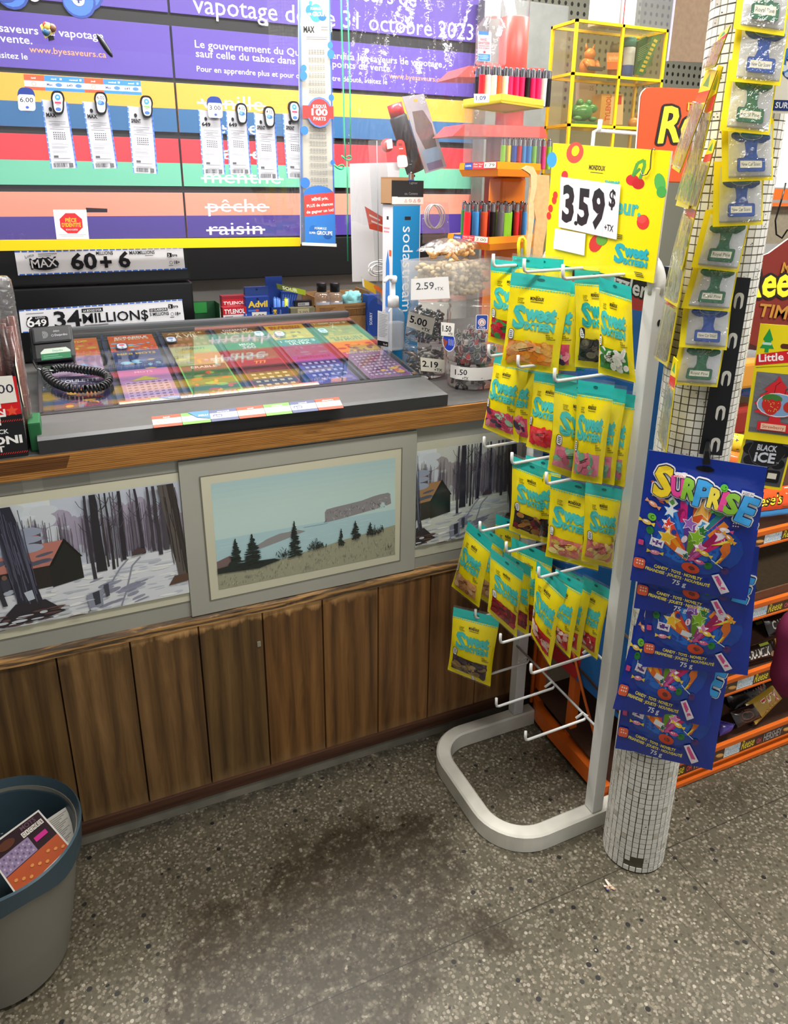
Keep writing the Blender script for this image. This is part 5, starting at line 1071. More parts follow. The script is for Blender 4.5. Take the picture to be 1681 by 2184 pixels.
def candy_bag(label, fl, corners, coly, yaw=None, body=YEL, head=TEA, txt='#45bdb4', thick=.017, width=.128, simple=False, xoff=None, group='yellow and teal candy bags on the hook stand'):
    """corners TL TR BR BL in photo pixels; hangs with the top centre in the plane of its hook column"""
    global NB; NB += 1; seed = NB
    tc = ((corners[0][0] + corners[1][0]) / 2, (corners[0][1] + corners[1][1]) / 2)
    top = P(*tc, 1, coly) if xoff is None else P(*tc, 0, xoff)
    best = None
    rng = [yaw] if yaw is not None else [math.radians(-a) for a in range(3, 76, 2)]
    for ya in rng:
        n = Vector((math.sin(ya), -math.cos(ya), 0))
        w = (PN(*corners[1], top, n) - PN(*corners[0], top, n)).length
        if best is None or abs(w - width) < best[0]: best = (abs(w - width), ya, n)
    n = best[2]; q = Qn(*corners, top, n)
    if q.n.dot(n) < 0: q.n = -q.n
    prof = lambda v: 0.0 if v < HB else max(0.0, math.sin(PI * min(1, ((v - HB) / (.965 - HB))) ** 1.25)) ** .7
    def f(u, v, h=0.0):
        b = thick * prof(v) * max(0.0, 1 - abs(2 * u - 1) ** 2.6) ** .8
        e = .0016 * noise.noise(Vector((u * 4, v * 5, seed * 3.1))) + .0011 * noise.noise(Vector((u * 11, v * 9, seed * 1.7))) + (.0012 * math.sin(v * 300) * (v < HB) * .25)
        pin = 1 - .05 * prof(v) * (2 * u - 1) ** 2
        return q(.5 + (u - .5) * (1 - .045 * prof(v)), v, h + b + e * (.3 + prof(v)))
    def bk(u, v): 
        b = thick * .7 * prof(v) * max(0.0, 1 - abs(2 * u - 1) ** 2.6) ** .8
        return q(.5 + (u - .5) * (1 - .045 * prof(v)), v, -b - .0006)
    root = thing('candy_bag', label, 'candy bag', q(.5, .04), group)
    us = [i / 16 for i in range(17)]; U0, U1 = 8 / 130, 112 / 130
    vsr = [HB + (1 - HB) * i / 26 for i in range(27)]
    def sheet(mb, fn, us, vs, col, sm=True):
        V = [fn(u, v) for v in vs for u in us]; m = len(us); mb.add(V, [(j * m + i, j * m + i + 1, (j + 1) * m + i + 1, (j + 1) * m + i) for j in range(len(vs) - 1) for i in range(m - 1)], col, sm)
    mb = MB(); sheet(mb, f, us, vsr, hx(body)); sheet(mb, bk, us, vsr, hx('#d9d6cc'))
    bag_art(fl, seed, body, head, txt).emit(mb, f, .0006, .00003); mb.build('pouch', M_BAG, root)
    mb = MB(); hv = [.035 + (HB - .035) * i / 8 for i in range(9)]; sheet(mb, f, us, hv, hx(head)); sheet(mb, lambda u, v: q(u, v, -.0006), us, hv, hx(head))
    A = Art(100, 36); A.ell(50, 17, 6.5, 3.2, '#17706b').rect(20, 31, 60, .6, '#2ab0a8').rect(0, 33, 100, .6, '#5fd8d0'); A.emit(mb, lambda u, v, h: f(u, v * HB, h), .0005); mb.build('header', M_BAG, root)
    mb = MB(); sheet(mb, lambda u, v: q(u, v, .001 * noise.noise(Vector((u * 6, v * 30, seed)))), us, [0, .018, .036], hx('#fff')); mb.build('clear_edge', M_WRAP, root); mb = MB(); sheet(mb, lambda u, v: q(u, v, .001 * math.sin(u * 20)), us, [1.0, 1.012, 1.02], hx('#fff')); mb.build('clear_edge', M_WRAP, root)
    mb = MB(); Wd = bag_window(fl, seed * 7).fine(12); fw = lambda u, v, h=0.0: f(U0 + (U1 - U0) * u, WT0 + (WT1 - WT0) * v, h); 
    V0 = len(mb.v); sheet(mb, lambda u, v: fw(u, v, .0006), [i / 12 for i in range(13)], [i / 6 for i in range(7)], hx(FL[fl][0])); Wd.emit(mb, fw, .0009, .00003); mb.build('candy_window', M_GLOSS, root)
    return root
B = candy_bag
# top row
B('candy bag of red berries and green leaves, front of the top hook nearest the counter', 'red berries and green leaves', ((1048, 545), (1152, 556), (1138, 752), (1040, 728)), COLY[0], yaw=math.radians(-42))
for i, (dx, xo) in enumerate(((0, .985), (34, 1.02), (62, 1.05))):
    B('candy bag of red berries, %s behind the front one, top hook by the counter' % ('first', 'second', 'last')[i], 'red berries and green leaves', ((1093 + dx, 540 + dx * .06), (1160 + dx, 546 + dx * .06), (1156 + dx, 712), (1092 + dx, 706)), COLY[0], yaw=math.radians(-52), xoff=xo)
B('candy bag of mixed berries hanging behind the orange slice bag, edge showing', 'mixed berries', ((1132, 586), (1254, 596), (1228, 792), (1124, 786)), COLY[1], xoff=1.00)
B('teal bodied candy bag behind the orange slice bag on the middle top hook', 'black balls', ((1140, 600), (1262, 605), (1246, 792), (1136, 776)), COLY[1], xoff=1.03, body='#1fb0ac', txt='#e9e37a')
B('big candy bag of tropical orange slices, front of the middle top hook', 'tropical orange slices', ((1092, 572), (1222, 588), (1190, 798), (1068, 780)), COLY[1])
B('candy bag of black balls with teal lettering behind the mint leaf bag', 'black balls', ((1226, 567), (1310, 572), (1312, 790), (1226, 782)), COLY[2], xoff=1.045, txt='#17a5a0')
B('candy bag of green and white mint leaves on the top right hook', 'mint leaves', ((1278, 583), (1346, 604), (1356, 816), (1276, 795)), COLY[2], yaw=math.radians(-58), xoff=1.01)
# second row
B('candy bag behind the mixed berry bag on the second hook nearest the counter', 'mixed berries', ((1082, 752), (1150, 762), (1140, 950), (1062, 930)), COLY[0], xoff=.99)
B('candy bag of mixed sugared berries on the second hook nearest the counter', 'mixed berries', ((1058, 744), (1132, 758), (1106, 944), (1030, 912)), COLY[0])
B('candy bag of shiny red flower gums on the middle hook of the second row', 'red flower gums', ((1142, 782), (1232, 796), (1214, 978), (1122, 952)), COLY[1])
for i, (dx, dy, xo) in enumerate(((70, 24, 1.05), (48, 12, 1.02), (22, 2, .98))):
    B('candy bag %s the pink and green slice bag, second row right hook' % ('farthest behind', 'two places behind', 'right behind')[i], 'pink and green slices', ((1212 + dx, 800 + dy), (1290 + dx, 812 + dy), (1262 + dx * 1.0, 1032 + dy * .3), (1196 + dx, 1022)), COLY[2], yaw=math.radians(-50), xoff=xo)
B('candy bag of pink and green slices, front of the second row right hook', 'pink and green slices', ((1186, 798), (1289, 824), (1268, 1036), (1168, 1002)), COLY[2])
# third row
B('candy bag behind the dark mixed gum bag on the third row middle hook', 'dark mixed gums', ((1122, 964), (1200, 982), (1182, 1160), (1110, 1146)), COLY[1], xoff=1.0)
B('candy bag of dark mixed gums on the third row middle hook', 'dark mixed gums', ((1094, 966), (1176, 998), (1166, 1160), (1086, 1131)), COLY[1])
B('candy bag behind the peach ring bag on the third row right hook', 'peach rings', ((1250, 1022), (1329, 1038), (1306, 1212), (1240, 1196)), COLY[2], xoff=1.02)
B('candy bag of peach rings, front of the third row right hook', 'peach rings', ((1176, 1008), (1296, 1040), (1276, 1217), (1163, 1186)), COLY[2])
# fourth row
B('candy bag deep behind on the fourth row hook nearest the counter', 'toffee coloured sticks', ((1058, 1090), (1112, 1112), (1096, 1270), (1050, 1250)), COLY[0], xoff=1.04)
B('second candy bag on the fourth row hook nearest the counter', 'toffee coloured sticks', ((1022, 1108), (1076, 1148), (1060, 1300), (1004, 1262)), COLY[0], xoff=.97)
B('candy bag of toffee coloured sticks on the fourth row hook nearest the counter', 'toffee coloured sticks', ((1000, 1106), (1051, 1152), (1022, 1296), (963, 1250)), COLY[0], yaw=math.radians(-62))
B('candy bag deep behind on the fourth row middle hook', 'deep red cherries', ((1092, 1140), (1180, 1180), (1166, 1350), (1084, 1310)), COLY[1], xoff=1.03)
B('candy bag right behind the deep red cherry bag on the fourth row middle hook', 'deep red cherries', ((1076, 1172), (1133, 1204), (1128, 1358), (1068, 1318)), COLY[1], xoff=.975)
B('candy bag of deep red cherries on the fourth row middle hook', 'deep red cherries', ((1047, 1164), (1117, 1214), (1102, 1360), (1040, 1304)), COLY[1])
for i, (dx, dy, xo) in enumerate(((96, 16, 1.06), (58, 2, 1.02), (38, 2, .975))):
    B('candy bag of red and white gums, %s behind the front one, fourth row right hook' % ('last', 'second', 'first')[i], 'red and white gums', ((1148 + dx, 1206 + dy), (1208 + dx, 1236 + dy), (1178 + dx, 1404 + dy * .2), (1130 + dx, 1352 + dy)), COLY[2], yaw=math.radians(-58), xoff=xo)
B('candy bag of red and white gums, front of the fourth row right hook', 'red and white gums', ((1145, 1190), (1212, 1246), (1174, 1421), (1132, 1352)), COLY[2], yaw=math.radians(-58))
# fifth row
B('candy bag of brown dates, the lowest on the stand', 'brown dates', ((968, 1290), (1067, 1312), (1046, 1464), (955, 1428)), COLY[0])

# ---- price sign on top of the stand
o = thing('price_sign', 'yellow cardboard price sign reading 3.59 on top of the hook stand', 'sign', (1.06, 1.3, 1.38))
q = Qp((1180, 305), (1432, 322), (1394, 604), (1162, 558), 0, 1.06); mb = MB(); q.slab(mb, .004, hx('#f4e316'), hx('#d9d5c4')); A = Art(250, 280)
A.rect(0, 0, 250, 280, '#f6e410').ell(0, 38, 13, 18, '#3aa3e0').ell(56, 18, 20, 24, '#e5533f', 20, 15).ell(57, 14, 9, 12, '#f6e410', 14, 15)
A.text('MONDOUX', 110, 52, 10, '#3a3320', 'c', w=36, bold=.10).rect(96, 57, 28, 1.6, '#5a5230').rect(104, 42, 10, 1, '#5a5230')
A.ell(186, 66, 13, 12, '#d42a30').ell(198, 72, 12, 12, '#c9222a').line([(186, 58), (192, 30), (204, 22), (206, 34), (200, 62)], 6, '#56a64a').line([(186, 58), (198, 40)], 5, '#4b9a43')
A.ell(238, 66, 10, 20, '#57b257', 14, -14).ell(243, 84, 9, 12, '#4aa84d').ell(216, 152, 12, 16, '#de3a38').ell(213, 146, 9, 9, '#e4514c').ell(36, 70, 8, 10, '#d3303a')
for x, y in ((14, 130), (6, 150), (3, 168), (16, 118)): A.ell(x, y, 6, 9, '#e03c34')
A.ell(124, 214, 14, 22, '#d93a38', 14, 20).ell(136, 204, 12, 14, '#67ad46', 12, 30).text('sweet', 130, 80, 12, '#3fb8b6', w=32, bold=.06).text('saveur.', 118, 140, 34, '#3fb8b6', w=92, bold=.07)
A.outl('S', 168, 247, 40, '#2cb0bd', 1.6, w=18, bold=.05).outl('weet', 188, 231, 26, '#2cb0bd', 1.3, w=46, bold=.05).outl('IXTEEN', 188, 249, 12, '#2cb0bd', .8, w=46, bold=.05)
for i in range(3): A.rect(170, 186 + i * 4, 10, 2, '#4a4218'); A.rect(212 + i * 2, 262 + i * 4, 16, 2, '#4a4218')
A.emit(mb, q, .0003); mb.build('card', M_GLOSS, o)
A = Art(140, 110); A.rect(0, 0, 140, 110, '#efeef2')
for x in (36, 72, 108): A.rect(x, 0, .6, 110, '#cfcfd6')
A.text('3', 8, 92, 74, '#22252c', w=30, bold=.10).text('.', 40, 96, 30, '#22252c', w=9, bold=.12).text('5', 47, 92, 72, '#22252c', w=28, bold=.10).text('9', 80, 92, 76, '#22252c', w=30, bold=.10).text('$', 118, 46, 34, '#22252c', w=14, bold=.06).text('+TX', 112, 96, 13, '#22252c', w=20, bold=.04)
q2_ = Qp((1196, 377), (1324, 394), (1315, 511), (1191, 484), 0, 1.0560); mb = MB(); q2_.slab(mb, .0005, hx('#efeef2')); A.emit(mb, q2_); mb.build('price_tiles', M_GLOSS, o)
q3_ = Qp((1184, 487), (1249, 499), (1246, 545), (1180, 530), 0, 1.0560); mb = MB(); q3_.slab(mb, .0005, hx('#e9f0f2')); mb.build('blank_tile', M_GLOSS, o)
mb = MB(); mb.tube([P(x, y, 0, 1.055) for x, y in ((1397, 320), (1395, 317), (1391, 319), (1389, 330), (1387, 360), (1380, 372), (1370, 374), (1367, 365))], .0012, hx('#8d8f8e'), 6); tag(mb.build('wire_hook', M_CHROME), 'bent wire hook over the top right edge of the yellow price sign', 'wire hook')

# ================================================================ tiled pillar
PC = Vector((1.132, 1.037, 0)); PR = .0725
M_TILE = vcm('mosaic_tile', 0.35, spec=0.45)
pil = thing('tiled_pillar', 'round pillar clad in small white mosaic tiles beside the hook stand', 'pillar', PC); pil['kind'] = 'thing'
mb = MB(); mb.lathe([(PR - .0012, 0.0), (PR - .0012, CEIL - .002)], PC, hx('#5d5647'), 48); mb.build('grout_core', M_MATTE, pil)
mb = MB(); rr = random.Random(21); NT = 31; pit = 2 * PI * PR / NT; nz = int((CEIL - .01) / pit)
camang = math.atan2(-PC.y, -PC.x)
for k in range(nz):
    for i in range(NT):
        a0 = 2 * PI * i / NT; z0 = .004 + k * pit
        da = (a0 - camang + PI) % (2 * PI) - PI
        if k in (1, 2) and abs(da - (.12 if k == 2 else .02)) < .32 and rr.random() < .8: continue
        if k == 0 and rr.random() < .12: continue
        g = .0011 / PR; a = a0 + g + rr.uniform(-.006, .006); b = a0 + 2 * PI / NT - g + rr.uniform(-.006, .006); e = .0011 + rr.uniform(-.0003, .0003)
        zz0, zz1 = z0 + e, z0 + pit - e; v = rr.uniform(.86, 1.0); base = hx('#dddbd2'); c = tuple(x * v for x in base)
        if .40 < z0 < .62 and abs(da - .02) < .5 and rr.random() < .35: c = tuple(x * y for x, y in zip(hx('#d8c98f'), (v, v, v)))
        elif rr.random() < .05: c = hx('#b9b4a6')
        V = []
        for r in (PR - .001, PR + rr.uniform(.0006, .0010)):
            for aa, zq in ((a, zz0), (b, zz0), (b, zz1), (a, zz1)): V.append((PC.x + r * math.cos(aa), PC.y + r * math.sin(aa), zq))
        mb.add(V, [(4, 5, 6, 7), (0, 1, 5, 4), (1, 2, 6, 5), (2, 3, 7, 6), (3, 0, 4, 7)], c)
        if rr.random() < .16:   # chips and dark specks in the glaze
            for _ in range(rr.randint(1, 3)):
                aa = rr.uniform(a + .02, b - .02); zq = rr.uniform(zz0 + .002, zz1 - .002); s_ = rr.uniform(.0006, .0016); r = PR + .0012
                mb.add([(PC.x + r * math.cos(aa + s_ / PR * math.cos(t) * 1.3), PC.y + r * math.sin(aa + s_ / PR * math.cos(t) * 1.3), zq + s_ * math.sin(t) * rr.uniform(.5, 1)) for t in (0, 1.3, 2.6, 3.9, 5.2)], [(0, 1, 2, 3, 4)], hx('#4a4338'))
mb.build('mosaic', M_TILE, pil)

NF = Vector((-.737, -.675, 0)); SD = Vector((.675, -.737, 0))
def pf(d, s=0.0): return PC + NF * (PR + d) + SD * s + Vector((0, 0, 1.2))
# black clip strip
q = Qn((1553, 590), (1602, 593), (1540, 972), (1491, 968), pf(.006, .02), NF); o = thing('clip_strip', 'black slotted plastic hang strip on the front of the tiled pillar', 'hang strip', q(.5, .5))
mb = MB(); q.slab(mb, .002, hx('#101114')); A = Art(50, 380)
for y in (30, 112, 192, 268, 340):
    A.rrect(22, y, 20, 34, 9, '#c9c7bd'); A.poly([(27, y + 36), (28, y + 12), (32, y + 6), (36, y + 12), (37, y + 36)], '#101114')
A.emit(mb, q, .0003); mb.build('strip', M_PLAST, o)
mb = MB(); mb.prism([PN(x, y, pf(.075), NF) for x, y in ((1504, 962), (1512, 962), (1516, 990), (1498, 990))], NF * -.06, hx('#101114')); mb.build('prong', M_PLAST, o)

# ---- hanging air freshener cards
FT = Vector((-.737, -.675, .14)).normalized()
def lobes(A, col, y0, flip=0):
    for x, y, r in ((20, 4, 11), (30, 10, 10), (84, 4, 11), (74, 11, 10), (52, 6, 22), (24, 9, 9), (80, 10, 8)): A.ell(x, y0 + y, r, r * .72, col)
def tree_low(A, col, dark, txt, pat):
    lobes(A, dark, 1.5); lobes(A, col, 0)
    A.poly([(36, 4), (70, 4), (66, 30), (65, 44), (70, 60), (36, 60), (41, 44), (40, 30)], col)
    A.rrect(22, 57, 62, 34, 5, dark).rrect(23.5, 58, 60, 31.5, 5, col); A.rect(29, 64, 48, 17, '#ece8d2').text(txt, 53, 76.5, 8.5, '#3a4a3c' if pat else '#2e3a66', 'c', w=42, bold=.02)
    if pat:
        rr = random.Random(5)
        for i in range(40): x, y = rr.uniform(36, 70), rr.uniform(0, 14); A.line([(x, y), (x + rr.uniform(-6, 6), y + rr.uniform(-5, 5))], 1, rr.choice(['#8fa37c', '#16301f', '#c9b96a']))
    else: A.ell(53, 2, 24, 10, '#2a66b0').ring(53, 0, 25, 1.4, '#a8b6c6', ry=13)
def freshener(label, cor, kind, off, side=0.0):
    c0_ = PN((cor[0][0] + cor[2][0]) / 2, (cor[0][1] + cor[2][1]) / 2, pf(off, side), NF); q = Qn(*cor, c0_, FT); c = q.c; ext = .42
    q.c = [c[0] + (c[0] - c[3]) * ext, c[1] + (c[1] - c[2]) * ext, c[2], c[3]]; vis = ext / (1 + ext)
    f = lambda u, v, h=0.0: q(u, vis + (1 - vis) * v, h)
    o = thing('air_freshener', label, 'air freshener', q(.5, .02), 'air freshener cards on the pillar')
    mb = MB(); Q2 = q; Q2.slab(mb, .001, hx('#f2dc12')); mb.build('card', M_CARD, o)
    mb = MB(); n = 8; bul = lambda u, v: .007 * math.sin(PI * min(max(u, 0), 1)) ** .7 * math.sin(PI * min(max(v * .8 + .18, 0), 1)) ** .7
    V = [f(.13 + .84 * i / n, -.3 + 1.20 * k / 10, .0006 + bul(i / n, (k) / 10)) for k in range(11) for i in range(n + 1)]
    mb.add(V, [(k * (n + 1) + i, k * (n + 1) + i + 1, (k + 1) * (n + 1) + i + 1, (k + 1) * (n + 1) + i) for k in range(10) for i in range(n)], hx('#dcdcda'), True)
    A = Art(100, 100)
    for i in range(40): A.rect(14 + i * 2.1, 88, .7, 5, '#8d8d8a')
    A.emit(mb, lambda u, v, h: f(u, v, h + .0012), .0004); mb.build('foil_pouch', M_FOIL, o)
    mb = MB(); A = Art(100, 104)
    if kind == 'pine': tree_low(A, '#1f6a45', '#123f2a', 'Royal Pine', True)
    else: tree_low(A, '#1f4ea6', '#10306e', 'New Car Scent', False)
    g = lambda u, v, h: f(.11 + .87 * u, .0 + .93 * v, h + .0072)
    A.emit(mb, g, .0002, .00004); mb.build('paper_tree', M_CARD, o)
    mb = MB(); V = [f(.15 + .82 * i / n, .02 + .95 * k / 10, .0094 + .0016 * noise.noise(Vector((i * .5, k * .6, off * 300)))) for k in range(11) for i in range(n + 1)]
    mb.add(V, [(k * (n + 1) + i, k * (n + 1) + i + 1, (k + 1) * (n + 1) + i + 1, (k + 1) * (n + 1) + i) for k in range(10) for i in range(n)], hx('#fff'), True); mb.build('clear_pouch', M_WRAP, o)
    return o
freshener('green tree air freshener at the very top of the pillar strip', ((1580, -60), (1690, -55), (1673, 77), (1564, 61)), 'pine', .058)
freshener('blue tree air freshener, topmost blue one on the pillar strip', ((1569, 63), (1682, 76), (1664, 183), (1555, 173)), 'car', .052)
freshener('green tree air freshener beside the orange sign, third card from the top of the strip', ((1549, 172), (1655, 184), (1641, 288), (1535, 278)), 'pine', .046)
freshener('blue tree air freshener with bright glare, fourth card from the top', ((1539, 286), (1650, 292), (1649, 384), (1540, 388)), 'car', .040)
freshener('blue tree air freshener, second of two blue ones in a row on the strip', ((1522, 386), (1628, 387), (1627, 479), (1520, 484)), 'car', .034)
freshener('green tree air freshener directly below two blue ones', ((1496, 484), (1598, 482), (1574, 581), (1474, 570)), 'pine', .028)
freshener('green tree air freshener, lower of two green ones in a row', ((1478, 574), (1574, 580), (1557, 665), (1453, 657)), 'pine', .022)
freshener('blue tree air freshener, lowest blue one on the strip', ((1457, 660), (1559, 664), (1550, 747), (1448, 740)), 'car', .016)
freshener('green tree air freshener, lowest card of the pillar strip', ((1448, 742), (1544, 748), (1530, 826), (1429, 819)), 'pine', .011)
# strip of cards seen nearly edge on, left of the pillar
NS = Vector((-.87, .492, 0)); PS = PC + NF * .045 + SD * -.075 + Vector((0, 0, 1.2))
def side_card(label, cor, art, off):
    q = Qn(*cor, PS + NS * off, NS); o = thing('air_freshener', label, 'air freshener', q(.5, .02), 'cards hanging edge on beside the pillar')
    mb = MB(); q.slab(mb, .0012, hx('#efd918')); mb.build('card', M_CARD, o)
    mb = MB(); art.emit(mb, q, .0004); mb.build('print', M_GLOSS, o)
    mb = MB(); mb.prism([q(.06, .3, .001), q(.94, .3, .001), q(.94, .95, .001), q(.06, .95, .001)], q.n * .005, hx('#fff')); mb.build('clear_pouch', M_WRAP, o); return o
def sart(c0, c1, c2, seed):
    A = Art(60, 200); rr = random.Random(seed); A.rect(0, 0, 60, 200, '#efd918').poly([(12, 30), (30, 6), (46, 30)], '#2f9a48').poly([(0, 44), (60, 34), (60, 56), (0, 66)], '#d4202a').rect(4, 70, 52, 118, c0)
    for i in range(9): A.ell(rr.uniform(12, 48), rr.uniform(80, 176), rr.uniform(6, 14), rr.uniform(8, 20), rr.choice((c1, c2)))
    A.rect(0, 188, 60, 12, '#e2cf4a'); return A
side_card('edge on hanging card, dark brown, lowest but one of the left cards', ((1433, 590), (1456, 604), (1424, 782), (1397, 764)), sart('#4c3026', '#2a1a16', '#8f7f6a', 1), .000)
side_card('edge on hanging card with silver wrapper, above the dark brown one', ((1455, 470), (1476, 482), (1446, 656), (1418, 638)), sart('#8d8a80', '#4a4a3a', '#c9c4b0', 2), .006)
side_card('edge on hanging card with green print left of the pillar', ((1474, 410), (1492, 420), (1455, 577), (1438, 545)), sart('#b9b46a', '#6f8f3a', '#2a2a20', 3), .010)
side_card('edge on hanging card with red logo, middle of the left cards', ((1518, 296), (1528, 300), (1486, 448), (1462, 440)), sart('#8f6a3a', '#b02a2a', '#2e2418', 4), .014)
side_card('edge on hanging card, long brown one behind the pink one', ((1532, 138), (1542, 142), (1469, 446), (1442, 438)), sart('#6a5038', '#2e2420', '#a9966a', 5), .018)
side_card('edge on hanging card, pink and red, in front of the orange sign', ((1508, 146), (1530, 150), (1450, 369), (1434, 358)), sart('#dc7a80', '#c8303a', '#e6b4b0', 6), .024)
side_card('edge on hanging card, yellow with green tree, highest of the left cards', ((1536, 72), (1558, 54), (1526, 142), (1504, 150)), sart('#f0a0a0', '#e9d22a', '#d4202a', 7), .028)
side_card('edge on hanging card, thin pale one ending at the blue bag top', ((1437, 760), (1446, 770), (1420, 975), (1407, 930)), sart('#c9d0c4', '#8fa3a0', '#4f7f9a', 8), -.006)
# two cards right of the pillar
PRR = PC + NF * .03 + SD * .10 + Vector((0, 0, 1.0))
q = Qn((1586, 934), (1692, 946), (1666, 1046), (1562, 1031), PRR - NF * .004, NF); o = thing('air_freshener', 'black tree air freshener reading BLACK iCE under the strawberry one', 'air freshener', q(.5, 0), 'cards right of the pillar')
mb = MB(); q.slab(mb, .001, hx('#f0d812')); mb.build('card', M_CARD, o)
mb = MB(); A = Art(100, 100); A.rect(6, 0, 90, 94, '#5c5c5e'); A.emit(mb, q, .0004); mb.build('foil_pouch', M_FOIL, o)
mb = MB(); A = Art(100, 100)
for x, y, r in ((20, 20, 16), (84, 20, 16), (24, 44, 14), (80, 46, 14), (50, 52, 16)): A.ell(x, y, r, r * .8, '#0b0b0d')
A.poly([(22, 4), (80, 4), (92, 22), (78, 50), (56, 58), (30, 50), (14, 26)], '#121215').line([(22, 6), (16, 26), (30, 48), (52, 56), (78, 48), (90, 24)], 1, '#55565c').rrect(54, 60, 36, 26, 4, '#0e0e10').rect(66, 66, 18, 12, '#dcd8c4')
A.text('BLACK', 52, 21, 12, '#c9ccd4', 'c', w=40, bold=.07).text('iCE', 52, 45, 20, '#c9ccd4', 'c', w=42, bold=.08).text('TM', 76, 45, 3, '#aaa')
A.emit(mb, q, .0007, .00004); mb.build('paper_tree', M_CARD, o)
q = Qn((1622, 690), (1730, 698), (1697, 950), (1586, 936), PRR, NF); o = thing('air_freshener', 'red strawberry tree air freshener on a yellow card right of the pillar', 'air freshener', q(.5, 0), 'cards right of the pillar')
mb = MB(); q.slab(mb, .001, hx('#f2dc12')); A = Art(100, 240)
A.rrect(46, 36, 50, 10, 5, '#5a2a18').poly([(20, 8), (30, 30), (26, 34), (34, 48), (24, 48), (24, 56), (16, 56), (16, 48), (6, 48), (14, 34), (10, 30)], '#1f9a48').rect(10, 36, 18, 5, '#cfe8d4').poly([(2, 62), (100, 40), (100, 66), (2, 84)], '#d8202a').text('Little Trees', 8, 76, 15, '#fff', w=112, bold=.05, rot=-9).line([(4, 88), (100, 74)], .8, '#222')
A.emit(mb, q, .0003); mb.build('card', M_CARD, o)
mb = MB(); A = Art(100, 240); A.rect(7, 96, 90, 126, '#86868a')
for i in range(30): A.rect(8 + i * 3, 212, 1.2, 9, '#5a5a5c')
A.emit(mb, q, .0008); mb.build('foil_pouch', M_FOIL, o)
mb = MB(); A = Art(100, 240); R_ = '#d4242c'
A.poly([(52, 100), (60, 112), (70, 122), (66, 126), (80, 140), (74, 142), (90, 158), (80, 160), (96, 176), (70, 184), (64, 186), (66, 196), (84, 198), (84, 216), (22, 216), (22, 198), (42, 196), (44, 186), (38, 184), (12, 178), (24, 170), (10, 160), (28, 150), (18, 144), (34, 134), (26, 130), (40, 116), (46, 112)], R_)
A.line([(46, 148), (48, 120), (56, 112)], 1.2, '#5a0f14').line([(66, 148), (68, 128), (76, 122)], 1.2, '#5a0f14').ell(56, 160, 41, 25, '#e8dcdc').ell(56, 160, 39, 23, '#7fa3c9').ell(44, 148, 20, 10, '#4f7a3a').ell(84, 150, 9, 7, '#e8e6da')
A.ell(44, 160, 19, 18, '#c9281f').ell(44, 168, 13, 14, '#c9281f').ell(80, 162, 13, 12, '#c03020').poly([(26, 146), (44, 138), (62, 146), (52, 152), (44, 148), (36, 152)], '#3f7a33')
rr = random.Random(2)
for i in range(26): A.ell(rr.uniform(30, 58), rr.uniform(152, 174), .9, .9, '#e9b25a')
A.rect(29, 200, 48, 13, '#f0c4a4').text('Strawberry', 53, 209.5, 6.5, '#b03030', 'c', w=42, bold=.01)
A.emit(mb, q, .0030, .00004); mb.build('paper_tree', M_CARD, o)

